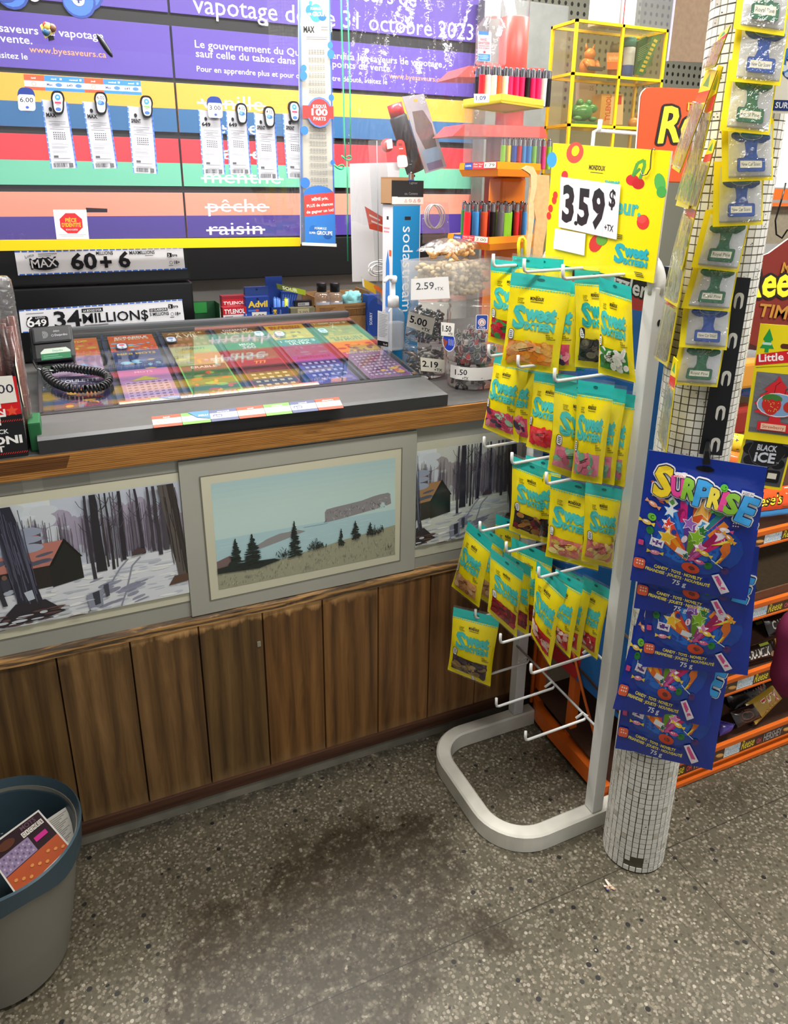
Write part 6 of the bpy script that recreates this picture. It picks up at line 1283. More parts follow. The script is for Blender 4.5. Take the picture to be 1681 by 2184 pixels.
# ---- blue surprise bags on the black strip
def surprise_art():
    A = Art(250, 300); rr = random.Random(4)
    A.ell(124, 190, 106, 66, '#1445a4').ell(124, 186, 80, 50, '#1f6ac8')
    cx, cy = 118, 222
    def beam(x, y, r, c, d, s=None, edge='#fff', w=None):
        dx, dy = x - cx, y - cy; l = math.hypot(dx, dy); nx, ny = -dy / l, dx / l; w = w or r * .8
        A.poly([(x + nx * w, y + ny * w), (x - nx * w, y - ny * w), (cx - nx * 5, cy - ny * 5), (cx + nx * 5, cy + ny * 5)], d)
        A.poly([(x + nx * w, y + ny * w), (x + nx * w * .2, y + ny * w * .2), (cx, cy), (cx + nx * 5, cy + ny * 5)], c)
        A.star(x, y, r * 1.14, edge, 8).star(x, y, r, s or c, 8)
    A.poly([(40, 106), (14, 64), (19, 62), (50, 108)], '#d95a2e'); A.poly([(40, 146), (22, 130), (54, 170), (62, 166)], '#5b2a8f'); A.poly([(190, 92), (196, 96), (150, 150), (144, 144)], '#d6487e')
    A.poly([(84, 96), (100, 92), (104, 140), (90, 140)], '#d4237e'); A.ell(88, 122, 12, 12, '#8a1f5c'); A.poly([(166, 110), (180, 112), (140, 160), (132, 152)], '#147a80')
    beam(66, 120, 16, '#2f7fd8', '#1c55b0', '#e9f2fa', '#3f9be6'); A.poly([(54, 100), (66, 88), (80, 102), (68, 114)], '#e8ece6').poly([(60, 101), (67, 94), (74, 102), (68, 108)], '#5f9a4a')
    beam(134, 104, 24, '#ef8a2a', '#d9571f', '#f6b64a', '#fbe4a8', 20); A.poly([(134, 126), (152, 132), (136, 158), (120, 150)], '#eef2f4').poly([(136, 131), (146, 135), (135, 151), (126, 147)], '#4a9ad8')
    A.poly([(150, 158), (180, 124), (192, 134), (160, 168)], '#ef8a22'); beam(64, 148, 14, '#e0482e', '#e86a22', '#e23a2c'); beam(110, 140, 16, '#8a52b4', '#5f3690', '#a06cc4'); beam(138, 150, 12, '#3a7d2e', '#2a5f22', '#2f7a33')
    beam(180, 158, 18, '#c81a6a', '#a01458', '#f0e6ee', '#d83a86', 16); beam(128, 166, 18, '#8ab92c', '#5f8f1f', '#86b82a', '#e8f0c8', 17); beam(66, 178, 20, '#f29a1c', '#e26a1a', '#f2c22c', '#fbeaa0', 14); beam(138, 190, 14, '#c25a9e', '#9a3a7c', '#d87ab4')
    A.poly([(178, 172), (206, 158), (204, 172), (160, 180)], '#efe04a').rect(32, 186, 30, 18, '#eee8f2', 8).rect(36, 189, 22, 11, '#5f3690', 8); A.poly([(92, 196), (116, 204), (112, 216), (88, 208)], '#dfe4ea')
    A.ell(104, 176, 6, 9, '#f2dfe8', 12, 20).rect(102, 170, 3, 11, '#d0387a'); A.ell(80, 164, 6, 6, '#2540a0'); A.star(112, 214, 10, '#dff0e8', 8).star(112, 214, 8.4, '#1f5a54', 8)
    def candy(x, y, c, k, ro=0, L=11):
        a = math.radians(ro); ux, uy = math.cos(a), math.sin(a); 
        for s_ in (-1, 1): A.poly([(x + ux * L * .7 * s_, y + uy * L * .7 * s_), (x + ux * L * 1.7 * s_ - uy * 4.5, y + uy * L * 1.7 * s_ + ux * 4.5), (x + ux * L * 1.7 * s_ + uy * 4.5, y + uy * L * 1.7 * s_ - ux * 4.5)], k)
        A.ell(x, y, L, 5.4, c, 14, ro); A.ell(x - 2, y - 1.6, L * .5, 1.8, '#ffffff' if c[1] in 'ef' else jig(c, .3, rr), 10, ro)
    for a_ in ((40, 96, '#f29ab0', '#f0c93a', 16), (86, 88, '#2f7fd0', '#2f7fd0', 30), (168, 108, '#3f9a4a', '#57b25a', 4), (26, 112, '#f0a070', '#f2a878', 24), (18, 154, '#f0c860', '#f0d23a', 8), (184, 142, '#f2e0ea', '#d8508e', 8), (46, 218, '#e88aa4', '#e9cc3a', 2), (150, 200, '#e9c43a', '#e9c43a', 22), (142, 222, '#e0588e', '#e0588e', 12), (196, 158, '#ee9a2e', '#f0a83a', 40)): candy(*a_)
    for x, y, c in ((28, 170, '#1f7a3c'), (222, 100, '#efa82a'), (198, 236, '#4a2a72'), (162, 228, '#1f7a33')): A.ell(x, y, 8.5, 8.5, c).ell(x - 2, y - 3, 4, 3, jig(c, .6, random.Random(1)))
    A.line([(33, 178), (39, 204)], 1.6, '#e4e8f0').line([(216, 106), (204, 118)], 1.6, '#e4e8f0').line([(192, 230), (166, 212)], 1.6, '#e4e8f0').ell(28, 140, 10, 8, '#6fbf3a', 14, 20).text('C', 25, 144, 8, '#1d3a1a', bold=.04)
    A.rrect(196, 118, 18, 18, 4, '#2a2470').ell(126, 226, 3, 3, '#2f8ad0').ell(126, 240, 20, 12, '#cf4526', 18, 14).ell(128, 240, 8, 5, '#6a2a2e', 12, 14)
    for i in range(6): A.ell(200 + (i % 3) * 5, 124 + (i // 3) * 6, 1.4, 1.4, '#e9e6f2')
    A.poly([(186, 172), (200, 168), (202, 190), (192, 206), (184, 220), (180, 216), (186, 196), (180, 186)], '#d26a26').poly([(184, 206), (190, 204), (178, 222), (174, 220)], '#e9d23a').rrect(6, 196, 12, 12, 2, '#d8487e', 3)
    A.rrect(2, 240, 26, 24, 6, '#e8623f')
    for i in range(6): A.ell(10 + (i % 3) * 6, 246 + (i // 3) * 7, 2, 2, '#f9d9c9')
    A.poly([(172, 250), (186, 244), (214, 284), (198, 294)], '#ece6f0').poly([(178, 252), (185, 249), (206, 280), (198, 285)], '#dd4a90')
    # lettering
    L = [('S', 22, 88, 60, 38, '#f4d42a', 0), ('U', 62, 84, 40, 28, '#e8479a', -6), ('R', 84, 84, 40, 28, '#8cc43a', 4), ('P', 110, 94, 50, 34, '#3aa3e6', 6), ('R', 140, 94, 38, 26, '#f4de4a', 6), ('I', 164, 96, 38, 11, '#e8479a', 10), ('S', 174, 100, 40, 28, '#8cc43a', 6), ('E', 200, 112, 54, 32, '#3aa3e6', 16)]
    for b_, c_ in ((6.0, '#ffffff'), (3.4, '#15204a')):
        for t, x, y, h, w_, c, ro in L: A.outl(t, x, y, h, c_, b_, w=w_, bold=.07, rot=ro)
    for t, x, y, h, w_, c, ro in L: A.outl(t, x, y, h, c, 1.5, w=w_, bold=.07, rot=ro)
    A.poly([(66, 34), (90, 34), (86, 44), (62, 44)], '#e9e2e6').poly([(67, 35), (88.5, 35), (85, 43), (63.5, 43)], '#cf3040').text('Regal', 76, 42, 6, '#f6e4e4', 'c', w=19, bold=.05)
    A.ell(170, 52, 8, 8, '#62c43a').ell(167, 50, 1, 1.6, '#173a12').ell(173, 50, 1, 1.6, '#173a12').line([(165, 54), (168, 57), (172, 57), (175, 54)], 1, '#173a12')
    A.rect(206, 52, 26, 9, '#ece9ee', 8).text('AGES 3+', 219, 60, 5, '#333', 'c', w=22, bold=.02, rot=8)
    for i, (s_, x, y, w_) in enumerate((('CANDY · TOYS · NOVELTY', 48, 250, 106), ('FRIANDISE · JOUETS · NOUVEAUTÉ', 30, 259, 142))): A.text(s_, x, y, 7, '#f0e04a', w=w_, bold=.09, rot=7)
    A.text('75 g', 92, 284, 12, '#e8ecf4', w=30, bold=.04, rot=4); return A
SART = surprise_art().fine(15)
def surprise(label, cor, off, seed, sag=.010):
    q = Qn(*cor, pf(off), NF); o = thing('surprise_bag', label, 'candy bag', q(.5, .06), 'blue surprise bags on the pillar strip')
    def f(u, v, h=0.0):
        b = .014 * math.sin(PI * min(max(u, 0), 1)) ** .6 * math.sin(PI * min(max((v - .12) / .86, 0), 1)) ** .8
        e = .0034 * noise.noise(Vector((u * 3, v * 3.4, seed))) + .0016 * noise.noise(Vector((u * 8, v * 7, seed + 5)))
        return q(u, v, h + b + e * min(1, v * 4))
    n, m = 20, 24; mb = MB()
    V = [f(i / n, k / m) for k in range(m + 1) for i in range(n + 1)]; F_ = [(k * (n + 1) + i, k * (n + 1) + i + 1, (k + 1) * (n + 1) + i + 1, (k + 1) * (n + 1) + i) for k in range(m) for i in range(n)]
    mb.add(V, F_, hx('#0e3198'), True); V = [q(i / n, k / m, -.002) for k in range(m + 1) for i in range(n + 1)]; mb.add(V, F_, hx('#c9ccd8'), True)
    SART.emit(mb, f, .0006, .00002); mb.build('pouch', M_BAG, o)
    mb = MB(); A = Art(100, 10); A.ell(50, 7.4, 8, 2.0, '#060814', 14); A.emit(mb, lambda u, v, h: f(u, v * .1, h), .0012); mb.build('hang_hole', M_MATTE, o); return o
surprise('blue surprise bag at the bottom, its lower edge over the bare tiles', ((1352, 1334), (1566, 1362), (1519, 1643), (1312, 1596)), .010, 11)
surprise('blue surprise bag second from the bottom, turned to the left', ((1388, 1216), (1556, 1250), (1508, 1548), (1307, 1511)), .026, 23)
surprise('blue surprise bag in the middle of the hanging stack', ((1386, 1144), (1620, 1166), (1595, 1440), (1370, 1421)), .040, 37)
surprise('blue surprise bag mostly hidden behind the topmost one', ((1393, 1016), (1630, 1050), (1585, 1332), (1352, 1296)), .052, 41)
surprise('blue surprise bag in front at the top, whole lettering in view', ((1385, 960), (1637, 997), (1591, 1281), (1344, 1237)), .066, 53)

# ================================================================ orange chocolate rack
OR = '#d9661c'; RX0, RX1, RYF, RYB = 1.158, 2.35, 1.150, 1.545
M_ORNG = vcm('orange_enamel', 0.4, spec=0.45, grain=0.15, bscale=12)
zp = lambda y, x=1640: P(x, y, 1, RYF).z
rk = thing('chocolate_rack', 'orange metal chocolate rack with printed shelf edges behind the tiled pillar', 'display rack', (1.7, 1.35, 0))
def obox(name, lo, hi, c=OR, m=None, b=.003): mb = MB(); mb.bevbox(lo, hi, hx(c), b); return mb.build(name, m or M_ORNG, rk)
mb = MB(); path = [Vector((1.215, 1.550, .075)), Vector((1.185, 1.535, .06)), Vector((1.172, 1.50, .05))] + [Vector((lerp(1.170, 1.160, i / 6), lerp(1.46, 1.17, i / 6), .047)) for i in range(7)]
V = []
for i, p in enumerate(path):
    for dx, dz in ((-.014, -.026), (-.014, .022), (.014, .022), (.014, -.026)): V.append(p + Vector((dx, 0, dz)))
mb.add(V, [(i * 4 + k, i * 4 + (k + 1) % 4, (i + 1) * 4 + (k + 1) % 4, (i + 1) * 4 + k) for i in range(len(path) - 1) for k in range(4)] + [(0, 1, 2, 3), tuple(range(len(V) - 1, len(V) - 5, -1))], hx(OR)); mb.build('side_rail', M_ORNG, rk)
obox('front_rail', (RX0, RYF - .012, .012), (RX1, RYF + .012, zp(1592)))
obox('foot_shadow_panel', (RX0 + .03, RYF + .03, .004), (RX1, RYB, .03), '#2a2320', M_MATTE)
for y in (1.530, 1.375): obox('upright', (1.176, y - .012, .03), (1.200, y + .012, 1.35))
mb = MB(); mb.tube([(1.163, 1.535, .07), (1.163, 1.535, .50), (1.163, 1.535, 1.3)], .006, hx(OR), 8); mb.build('side_rod', M_ORNG, rk)
mb = MB(); mb.tube([(1.166, 1.40, .40), (1.164, 1.30, .24), (1.162, 1.20, .10)], .004, hx(OR), 6); mb.build('brace', M_ORNG, rk)
for x_ in (1.30, 1.60): obox('header_post', (x_, 1.404, .9), (x_ + .012, 1.416, 1.60), '#c9c6c0', M_METAL)
obox('back_panel', (RX0 + .02, RYB - .01, .03), (RX1, RYB, 1.36), '#8f7f68', M_BOARD)
# printed cardboard side panel
q = Quad((1.172, 1.585, 1.40), (1.172, 1.170, 1.40), (1.172, 1.170, .27), (1.172, 1.585, .27)); q.n = Vector((-1, 0, 0))
yz = lambda x, y: ((1.585 - P(x, y, 0, 1.172).y) / .415 * 430, (1.40 - P(x, y, 0, 1.172).z) * 1000)
mb = MB(); q.slab(mb, .004, hx('#1b62a4')); A = Art(430, 1130); A.rect(0, 0, 430, 1130, '#1a60a2')
a0, a1 = yz(1345, 640), yz(1385, 664); A.poly([(0, a0[1] - 30), (430, a1[1] - 22), (430, a1[1] + 2), (0, a0[1] + 22)], '#a8302c'); A.poly([(0, 0), (430, 0), (430, a1[1] - 22), (0, a0[1] - 30)], '#17141c')
t0 = yz(1384, 640); A.outl('Twizzlers', t0[0] + 10, t0[1], 34, '#0c0c10', 5, al='r', w=210, bold=.05, rot=6).text('Twizzlers', t0[0] + 10, t0[1], 34, '#d6d4d6', 'r', w=210, bold=.05, rot=6)
b0, b1, b2_ = yz(1188, 1400), yz(1244, 1395), yz(1225, 1490); A.poly([(0, b0[1] - 160), (b1[0], b1[1] - 160), (b1[0], b1[1]), (b2_[0], 1130), (0, 1130)], '#b8262a')
A.emit(mb, q, .0004); mb.build('side_panel', M_CARD, rk)
# shelves, rims and printed shelf strips
def strip_art(wm):
    A = Art(wm, 32); x = 0; k = 0
    while x < wm:
        A.rect(x, 0, 150, 32, '#4a2c1c').rect(x, 0, 150, 32, '#53321f' if k % 2 else '#472a1b')
        A.text('HERSHEY', x + 4, 27, 21, '#2a1c16', w=62, bold=.12).text('HERSHEY', x + 4, 27, 21, '#b5b0b0', w=62, bold=.03).ell(x + 84, 18, 14, 5.5, '#d08a3a', 12, 14).ell(x + 84, 17, 12, 3.8, '#e8b25e', 12, 14).rect(x + 98, 2, 52, 28, '#dfe3df')
        A.text('Cookie', x + 100, 25, 20, '#2f8fc4', w=50, bold=.10).text('Cookie', x + 101, 25, 20, '#eef2ee', w=48, bold=.0); x += 150; k += 1
        A.rect(x, 0, 74, 32, '#5a3018').text('Reese', x + 3, 27, 24, '#1f120a', w=46, bold=.12, shear=.3).text('Reese', x + 4, 26, 24, '#e8d23a', w=44, bold=.03, shear=.3).rect(x + 52, 0, 24, 32, '#3f2416').text('OH', x + 56, 26, 14, '#d84a5a', w=16, bold=.05); x += 76
    return A
SA = strip_art(1000)
SHZ = []
for i, (yt, ym, yb) in enumerate(((1128, 1138, 1158), (1279, 1288, 1309), (1419, 1427, 1448), (1549, 1557, 1579))):
    zt, zm, zb = zp(yt), zp(ym), zp(yb); SHZ.append(zt)
    mb = MB(); mb.bevbox((RX0 + .01, RYF - .004, zm), (RX1, RYF + .008, zt), hx(OR), .002); mb.build('shelf_rim', M_ORNG, rk)
    mb = MB(); q = Quad((RX0 + .01, RYF, zm), (RX1, RYF, zm), (RX1, RYF, zb), (RX0 + .01, RYF, zb)); q.slab(mb, .003, hx('#4a2c1c')); SA.emit(mb, q, .0003, clip=True); mb.build('shelf_strip', M_GLOSS, rk)
    mb = MB(); mb.bevbox((RX0 + .01, RYF - .003, zb - .006), (RX1, RYF + .004, zb), hx(OR), .001); mb.build('lower_rim', M_ORNG, rk)
    mb = MB(); V = [(RX0 + .01, RYF + .005, zm - .004), (RX1, RYF + .005, zm - .004), (RX1, RYB - .012, zm + .045), (RX0 + .01, RYB - .012, zm + .045)]; mb.prism(V, Vector((0, 0, -.006)), hx('#7d6a52' if i == 1 else '#4a2f22')); mb.build('shelf_board', M_BOARD, rk)
    if i in (1,):
        mb = MB(); mb.box((RX0 + .02, RYF + .012, zm), (RX1, RYF + .016, zt + .022), hx('#6a4630')); mb.build('tray_lip', M_BOARD, rk)
# ---- chocolate bars
CN = Vector((0, -.80, .60)).normalized()
def bar(label, cor, depth, art, y=1.20, col='#2a1a14', thick=.012, n=None, name='chocolate_bar', gold=None, mat=None):
    n = n or CN; c = ((cor[0][0] + cor[2][0]) / 2, (cor[0][1] + cor[2][1]) / 2); p = P(*c, 1, y); q = Qn(*cor, p, n)
    if q.n.dot(n) < 0: q.n = -q.n
    def f(u, v, h=0.0): return q(u, v, h + thick * (math.sin(PI * min(max(u, 0), 1)) ** .35) * (math.sin(PI * min(max(v, 0), 1)) ** .5) + .0012 * noise.noise(Vector((u * 9, v * 4, c[0]))))
    o = thing(name, label, 'chocolate bar', q(.5, .5), 'chocolate bars on the orange rack'); mb = MB(); N_, M_ = 14, 8
    V = [f(i / N_, k / M_) for k in range(M_ + 1) for i in range(N_ + 1)]; Fc = [(k * (N_ + 1) + i, k * (N_ + 1) + i + 1, (k + 1) * (N_ + 1) + i + 1, (k + 1) * (N_ + 1) + i) for k in range(M_) for i in range(N_)]
    mb.add(V, Fc, hx(col), True); V = [q(i / N_, k / M_, -.004) for k in range(M_ + 1) for i in range(N_ + 1)]; mb.add(V, Fc, hx(col), True)
    if art: art.emit(mb, f, .0005)
    mb.build('wrapper', mat or M_GLOSS, o)
    if gold:
        mb = MB()
        for e0, e1 in gold:
            V = [q(lerp(e0, e1, i / 5), k / 6, .004 + .003 * math.sin(i * 2.4 + k) + thick * .5) for k in range(7) for i in range(6)]; mb.add(V, [(k * 6 + i, k * 6 + i + 1, (k + 1) * 6 + i + 1, (k + 1) * 6 + i) for k in range(6) for i in range(5)], hx('#c08a2c'), True)
        mb.build('gold_end', M_FOIL, o)
    return o
def caram(): return Art(120, 42).rect(0, 0, 120, 42, '#33201a').rect(0, 0, 120, 5, '#8a5a2a').text('CARAMILK', 14, 30, 18, '#e9e4da', w=84, bold=.06).ell(108, 30, 8, 6, '#8a6a4a').rect(70, 2, 30, 6, '#a9b84a')
bar('brown caramel bar lying behind, upper left of the three brown bars', ((1570, 1338), (1634, 1318), (1642, 1362), (1574, 1380)), .1, caram(), 1.30)
bar('brown caramel bar at the right of the three brown bars', ((1626, 1318), (1712, 1292), (1718, 1334), (1640, 1358)), .1, caram(), 1.26)
bar('brown caramel bar with gold end in front of the other two', ((1568, 1388), (1648, 1362), (1654, 1404), (1574, 1424)), .1, caram(), 1.19, gold=[(.97, 1.22)])
A = Art(120, 60).rect(0, 0, 120, 60, '#14100f').poly([(0, 20), (60, 2), (74, 34), (14, 58)], '#7a4a34')
for i in range(6): A.line([(8 + i * 10, 24 - i * 3), (16 + i * 10, 50 - i * 3)], 2.4, '#4a2a1e')
for i in range(5): A.line([(70 + i * 9, 42 - i * 4), (74 + i * 9, 16 - i * 2), (79 + i * 9, 38 - i * 4)], 2.6, '#9a4a2a')
bar('black and brown bar with curly lettering above the gold one', ((1546, 1478), (1628, 1452), (1642, 1482), (1562, 1526)), .1, A, 1.27, '#14100f')
A = Art(100, 50).rect(0, 0, 100, 50, '#a8842e').poly([(0, 30), (30, 12), (44, 40), (10, 50)], '#4a2a1c').text('TWIX', 36, 40, 28, '#f0e6d6', w=58, bold=.12, shear=.2).text('TWIX', 37, 40, 28, '#b3222a', w=56, bold=.05, shear=.2)
bar('gold bar with red lettering lying slanted on the lowest shelf', ((1590, 1502), (1648, 1462), (1668, 1490), (1612, 1546)), .1, A, 1.20, '#a8842e')
A = Art(100, 50).rect(0, 0, 100, 50, '#2a1a16').ell(50, 26, 36, 20, '#5a3424').ell(46, 24, 24, 13, '#6f4430')
bar('dark brown bar showing a chocolate lump left of the gold one', ((1558, 1520), (1606, 1500), (1626, 1530), (1574, 1552)), .1, A, 1.185, '#2a1a16')
A = Art(60, 40).rect(0, 0, 60, 40, '#3a2a78').poly([(0, 0), (40, 0), (20, 30)], '#6a54b4')
bar('purple wrapped bar corner at the lowest shelf beside the blue bags', ((1532, 1536), (1568, 1544), (1556, 1562), (1536, 1570)), .1, A, 1.18, '#3a2a78')
A = Art(120, 50).rect(0, 0, 120, 50, '#d8491c').text("Reese's", 4, 40, 24, '#1a0e08', w=70, bold=.14, shear=.25).text("Reese's", 6, 40, 24, '#f0cf2a', w=66, bold=.03, shear=.25).rect(80, 4, 34, 16, '#d9d6d0').rect(76, 26, 44, 20, '#8a5a2a')
bar('orange peanut butter cup pack with yellow lettering on the top shelf', ((1576, 1052), (1712, 1030), (1716, 1078), (1580, 1096)), .1, A, 1.19, '#d8491c')
A = Art(120, 16).rect(0, 0, 120, 16, '#2f6a9a').rect(0, 10, 120, 6, '#4a2a1c')
bar('blue and brown pack edge under the orange pack', ((1572, 1096), (1712, 1076), (1714, 1092), (1574, 1110)), .1, A, 1.175, '#2f6a9a', .004)
A = Art(60, 60).rect(0, 0, 60, 60, '#efc92a').line([(8, 10), (30, 22), (36, 52)], 8, '#4a2a1c').line([(30, 6), (52, 26)], 7, '#4a2a1c')
bar('yellow pack with brown stripes just right of the pillar', ((1546, 920), (1592, 928), (1586, 966), (1544, 962)), .1, A, 1.24, '#efc92a', n=Vector((-.3, -.9, .3)).normalized())
A = Art(60, 60).rect(0, 0, 60, 60, '#d86a1f').rect(6, 20, 48, 16, '#2a1a14').rect(10, 40, 30, 10, '#efc92a')
bar('orange and brown pack under the yellow striped one', ((1540, 958), (1590, 968), (1584, 1004), (1538, 996)), .1, A, 1.22, '#d86a1f', n=Vector((-.3, -.9, .3)).normalized())
A = Art(60, 60).rect(0, 0, 60, 60, '#2f6fb4').line([(4, 44), (20, 16), (36, 40), (54, 12)], 6, '#e4eaf2').rect(8, 48, 44, 6, '#1f4a86')
bar('blue pack with white script behind the strawberry card', ((1574, 786), (1632, 796), (1626, 852), (1570, 842)), .1, A, 1.40, '#2f6fb4', n=Vector((0, -1, 0)))
A = Art(60, 50).rect(0, 0, 60, 50, '#9a9c9e').rect(8, 10, 40, 6, '#c9cacc')
bar('grey foil pack above the blue one behind the strawberry card', ((1580, 742), (1636, 748), (1632, 790), (1576, 786)), .1, A, 1.42, '#9a9c9e', n=Vector((0, -1, 0)), mat=M_FOIL)
A = Art(60, 40).rect(0, 0, 60, 40, '#18181a').poly([(0, 0), (30, 6), (60, 30), (30, 40)], '#2a2a2e')
bar('black torn wrapper lying on the half empty shelf', ((1566, 1248), (1612, 1252), (1640, 1272), (1590, 1288)), .1, A, 1.20, '#18181a', .006)
bar('black wrapper at the back of the half empty shelf', ((1660, 1230), (1700, 1222), (1704, 1252), (1666, 1258)), .1, A, 1.28, '#141416', .01)
for i, (zz, nm) in enumerate(((.92, 'upper'), (1.05, 'highest'))):
    for k in range(2):
        x = 1.62 + k * .14; c = ('#8f2a20', '#c9882a', '#3a2a24', '#7a3a1f')[(k + i) % 4]
        mb = MB(); mb.bevbox((x, 1.36, zz), (x + .11, 1.42, zz + .07), hx(c), .008); tag(mb.build('chocolate_box', M_GLOSS), '%s coloured chocolate box in the %s back row behind the strawberry card' % (('dark red', 'amber', 'dark brown', 'rust')[(k + i) % 4], nm) if k < 2 else 'chocolate box hidden at the far back of the rack', 'chocolate box', 'chocolate boxes at the back of the rack')
# headers
def reese(A, x, y, h, w, rot=-14):
    for b_, c in ((6.5, '#1b1113'), (1.2, '#f0d42a')): A.outl("Reese's", x, y, h, c, b_, w=w, bold=.03, shear=.32, rot=rot)
o = thing('rack_header', 'orange header sign with yellow lettering behind the price sign', 'sign', P(1420, 385, 1, 1.40))
pts = [(1388, 186), (1600, 193), (1590, 394), (1352, 387), (1366, 206), (1370, 196), (1378, 188)]
mb = MB(); P3 = [P(x, y, 1, 1.40) for x, y in pts]; mb.prism(P3, Vector((0, .004, 0)), hx('#e9e6e2'), hx('#d5551f'))
W_ = [P(x, y, 1, 1.3985) for x, y in pts]; cen = sum(W_, Vector()) / len(W_); mb.add([cen + (p - cen) * .985 for p in W_], [tuple(range(7))], hx('#b8461b'))
q = Qp((1366, 186), (1600, 193), (1590, 394), (1352, 387), 1, 1.398); A = Art(234, 200); reese(A, 42, 114, 74, 230, -6); A.text("IT'S", 98, 44, 16, '#e9a63a', w=34, bold=.05, rot=3); A.emit(mb, q, .0004); mb.build('board', M_CARD, o)
o = thing('rack_header', 'dark red brown header sign reading TIME at the right edge', 'sign', P(1660, 800, 1, 1.42))
pts = [(1588, 560), (1640, 540), (1681, 510), (1740, 486), (1800, 480), (1790, 840), (1580, 806)]
mb = MB(); mb.prism([P(x, y, 1, 1.42) for x, y in pts], Vector((0, .004, 0)), hx('#efe4da'), hx('#6e2218')); q = Qp((1588, 480), (1800, 480), (1790, 840), (1576, 806), 1, 1.4185); A = Art(212, 340)
A.poly([(0, 250), (40, 262), (60, 300), (212, 320), (212, 340), (0, 330)], '#3a1812'); reese(A, 2, 152, 64, 190, -6); A.text('TIME', 36, 192, 28, '#a9762a', w=80, bold=.05, shear=.25).text("MY", 76, 96, 22, '#a9762a', w=40, bold=.04, shear=.3)
A.emit(mb, q, .0004); mb.build('board', M_CARD, o)
# behind and above the rack
o = thing('rear_rack', 'orange bar rack end with white sign at the right edge', 'display rack', P(1670, 420, 1, 1.9)); YR = 1.9
for y0, y1 in ((404, 428), (434, 441)):
    q = Qp((1636, y0 - 2), (1760, y0), (1758, y1), (1634, y1 - 2), 1, YR); mb = MB(); q.slab(mb, .02, hx('#e0691f')); mb.build('bar', M_ORNG, o)
q = Qp((1664, 236), (1790, 240), (1782, 402), (1650, 400), 1, YR); mb = MB(); q.slab(mb, .004, hx('#e6e4e2')); A = Art(120, 160); A.line([(40, 64), (30, 76), (26, 92), (34, 100), (56, 96), (80, 60), (60, 120), (50, 150)], 7, '#16161a'); A.emit(mb, q); mb.build('sign_board', M_CARD, o)
q = Qp((1630, 440), (1760, 440), (1750, 520), (1626, 520), 1, YR + .03); mb = MB(); q.slab(mb, .01, hx('#8f8672')); mb.build('back_board', M_BOARD, o)
mb = MB(); mb.tube([P(x, y, 1, YR - .05) for x, y in ((1676, 390), (1666, 430), (1654, 470), (1656, 500), (1668, 508), (1680, 490))], .003, hx('#3a3a3a'), 6); mb.build('wire', M_CHROME, o)
q = Qn((1612, -60), (1736, -60), (1722, 244), (1612, 240), pf(.004, .035), (NF + SD * .55).normalized()); A = Art(120, 300); A.rect(0, 0, 120, 300, '#d9d7d4')
for cy_, r in ((60, 34), (150, 36), (190, 34)): A.ring(88, cy_, r + 2, 15, '#1c2f78', ry=r + 4).ring(88, cy_ - 2, r, 12, '#3f78c4', ry=r + 1).ell(62, cy_ + 10, 9, 7, '#c9d3e6').ell(72, cy_ + 24, 8, 6, '#a9bcde')
A.rect(30, 270, 90, 24, '#1d2f6e').text('SUR LE', 44, 288, 13, '#dfe6f2', w=52, bold=.04, shear=.2)
mb = MB(); q.slab(mb, .0006, hx('#d9d7d4')); A.emit(mb, q, .0003); tag(mb.build('paper_poster', M_PAPER), 'white poster with blue marbled letters taped on the right of the pillar', 'poster')
q = Qp((1447, -60), (1545, -60), (1514, 134), (1424, 130), 1, 1.62); mb = MB(); q.slab(mb, .005, hx('#7a6653'), hx('#a9a4b8')); A = Art(100, 200); A.rect(-1, 0, 3, 200, '#b9b4d8'); A.emit(mb, q); tag(mb.build('cardboard_sign_back', M_BOARD), 'plain brown cardboard back of a hanging sign at the top', 'cardboard')
o = thing('sign_frame', 'white wire sign frame sticking up behind the yellow price sign', 'wire frame', P(1300, 300, 1, 1.47))
mb = MB(); mb.tube([P(x, y, 1, 1.47) for x, y in ((1258, 420), (1264, 310), (1267, 281), (1275, 278), (1362, 285))], .0042, hx('#e4e4e2'), 8); mb.build('frame', M_WHITE, o)
mb = MB(); mb.tube([P(x, y, 1, 1.465) for x, y in ((1281, 255), (1279, 270), (1277, 279))], .005, hx('#f0f0ee'), 8); mb.build('clip', M_WHITE, o)
# burgundy garment at the edge of the frame
GC = P(1690, 1390, 1, 1.02); mb = MB(); prof_ = []
for i in range(13):
    t = i / 12; prof_.append((.012 + .040 * math.sin(PI * t) ** .8 + .006 * math.sin(t * 9), lerp(.13, -.13, t)))
mb.lathe([(r, z) for r, z in prof_], GC + Vector((.010, 0, .0)), hx('#7a2c4c'), 20)
mb.v = [tuple(Vector(v) + Vector((.006 * noise.noise(Vector(v) * 20), .006 * noise.noise(Vector(v) * 23), 0))) for v in mb.v]
tag(mb.build('sleeve', M_CLOTH), 'burgundy cloth sleeve edge coming into view at the right', 'sleeve')
# litter on the floor
mb = MB(); c = P(1298, 1895, 2, .0); rr = random.Random(6)
for i in range(7):
    a_ = rr.uniform(0, 6.28); p = c + Vector((rr.uniform(-.008, .010), rr.uniform(-.010, .010), .002)); d = Vector((math.cos(a_), math.sin(a_), rr.uniform(.1, .8))) * rr.uniform(.008, .018); w_ = Vector((-math.sin(a_), math.cos(a_), .1)) * .004
    mb.prism([p - w_, p + w_, p + d + w_ * .6, p + d - w_ * .6], Vector((0, 0, .0006)), hx(('#c9b49a', '#b98f78', '#d9cfc0', '#4a6ab0')[i % 4]))
tag(mb.build('paper_scrap', M_PAPER), 'small torn scrap of paper on the floor in front of the tiled pillar', 'litter')

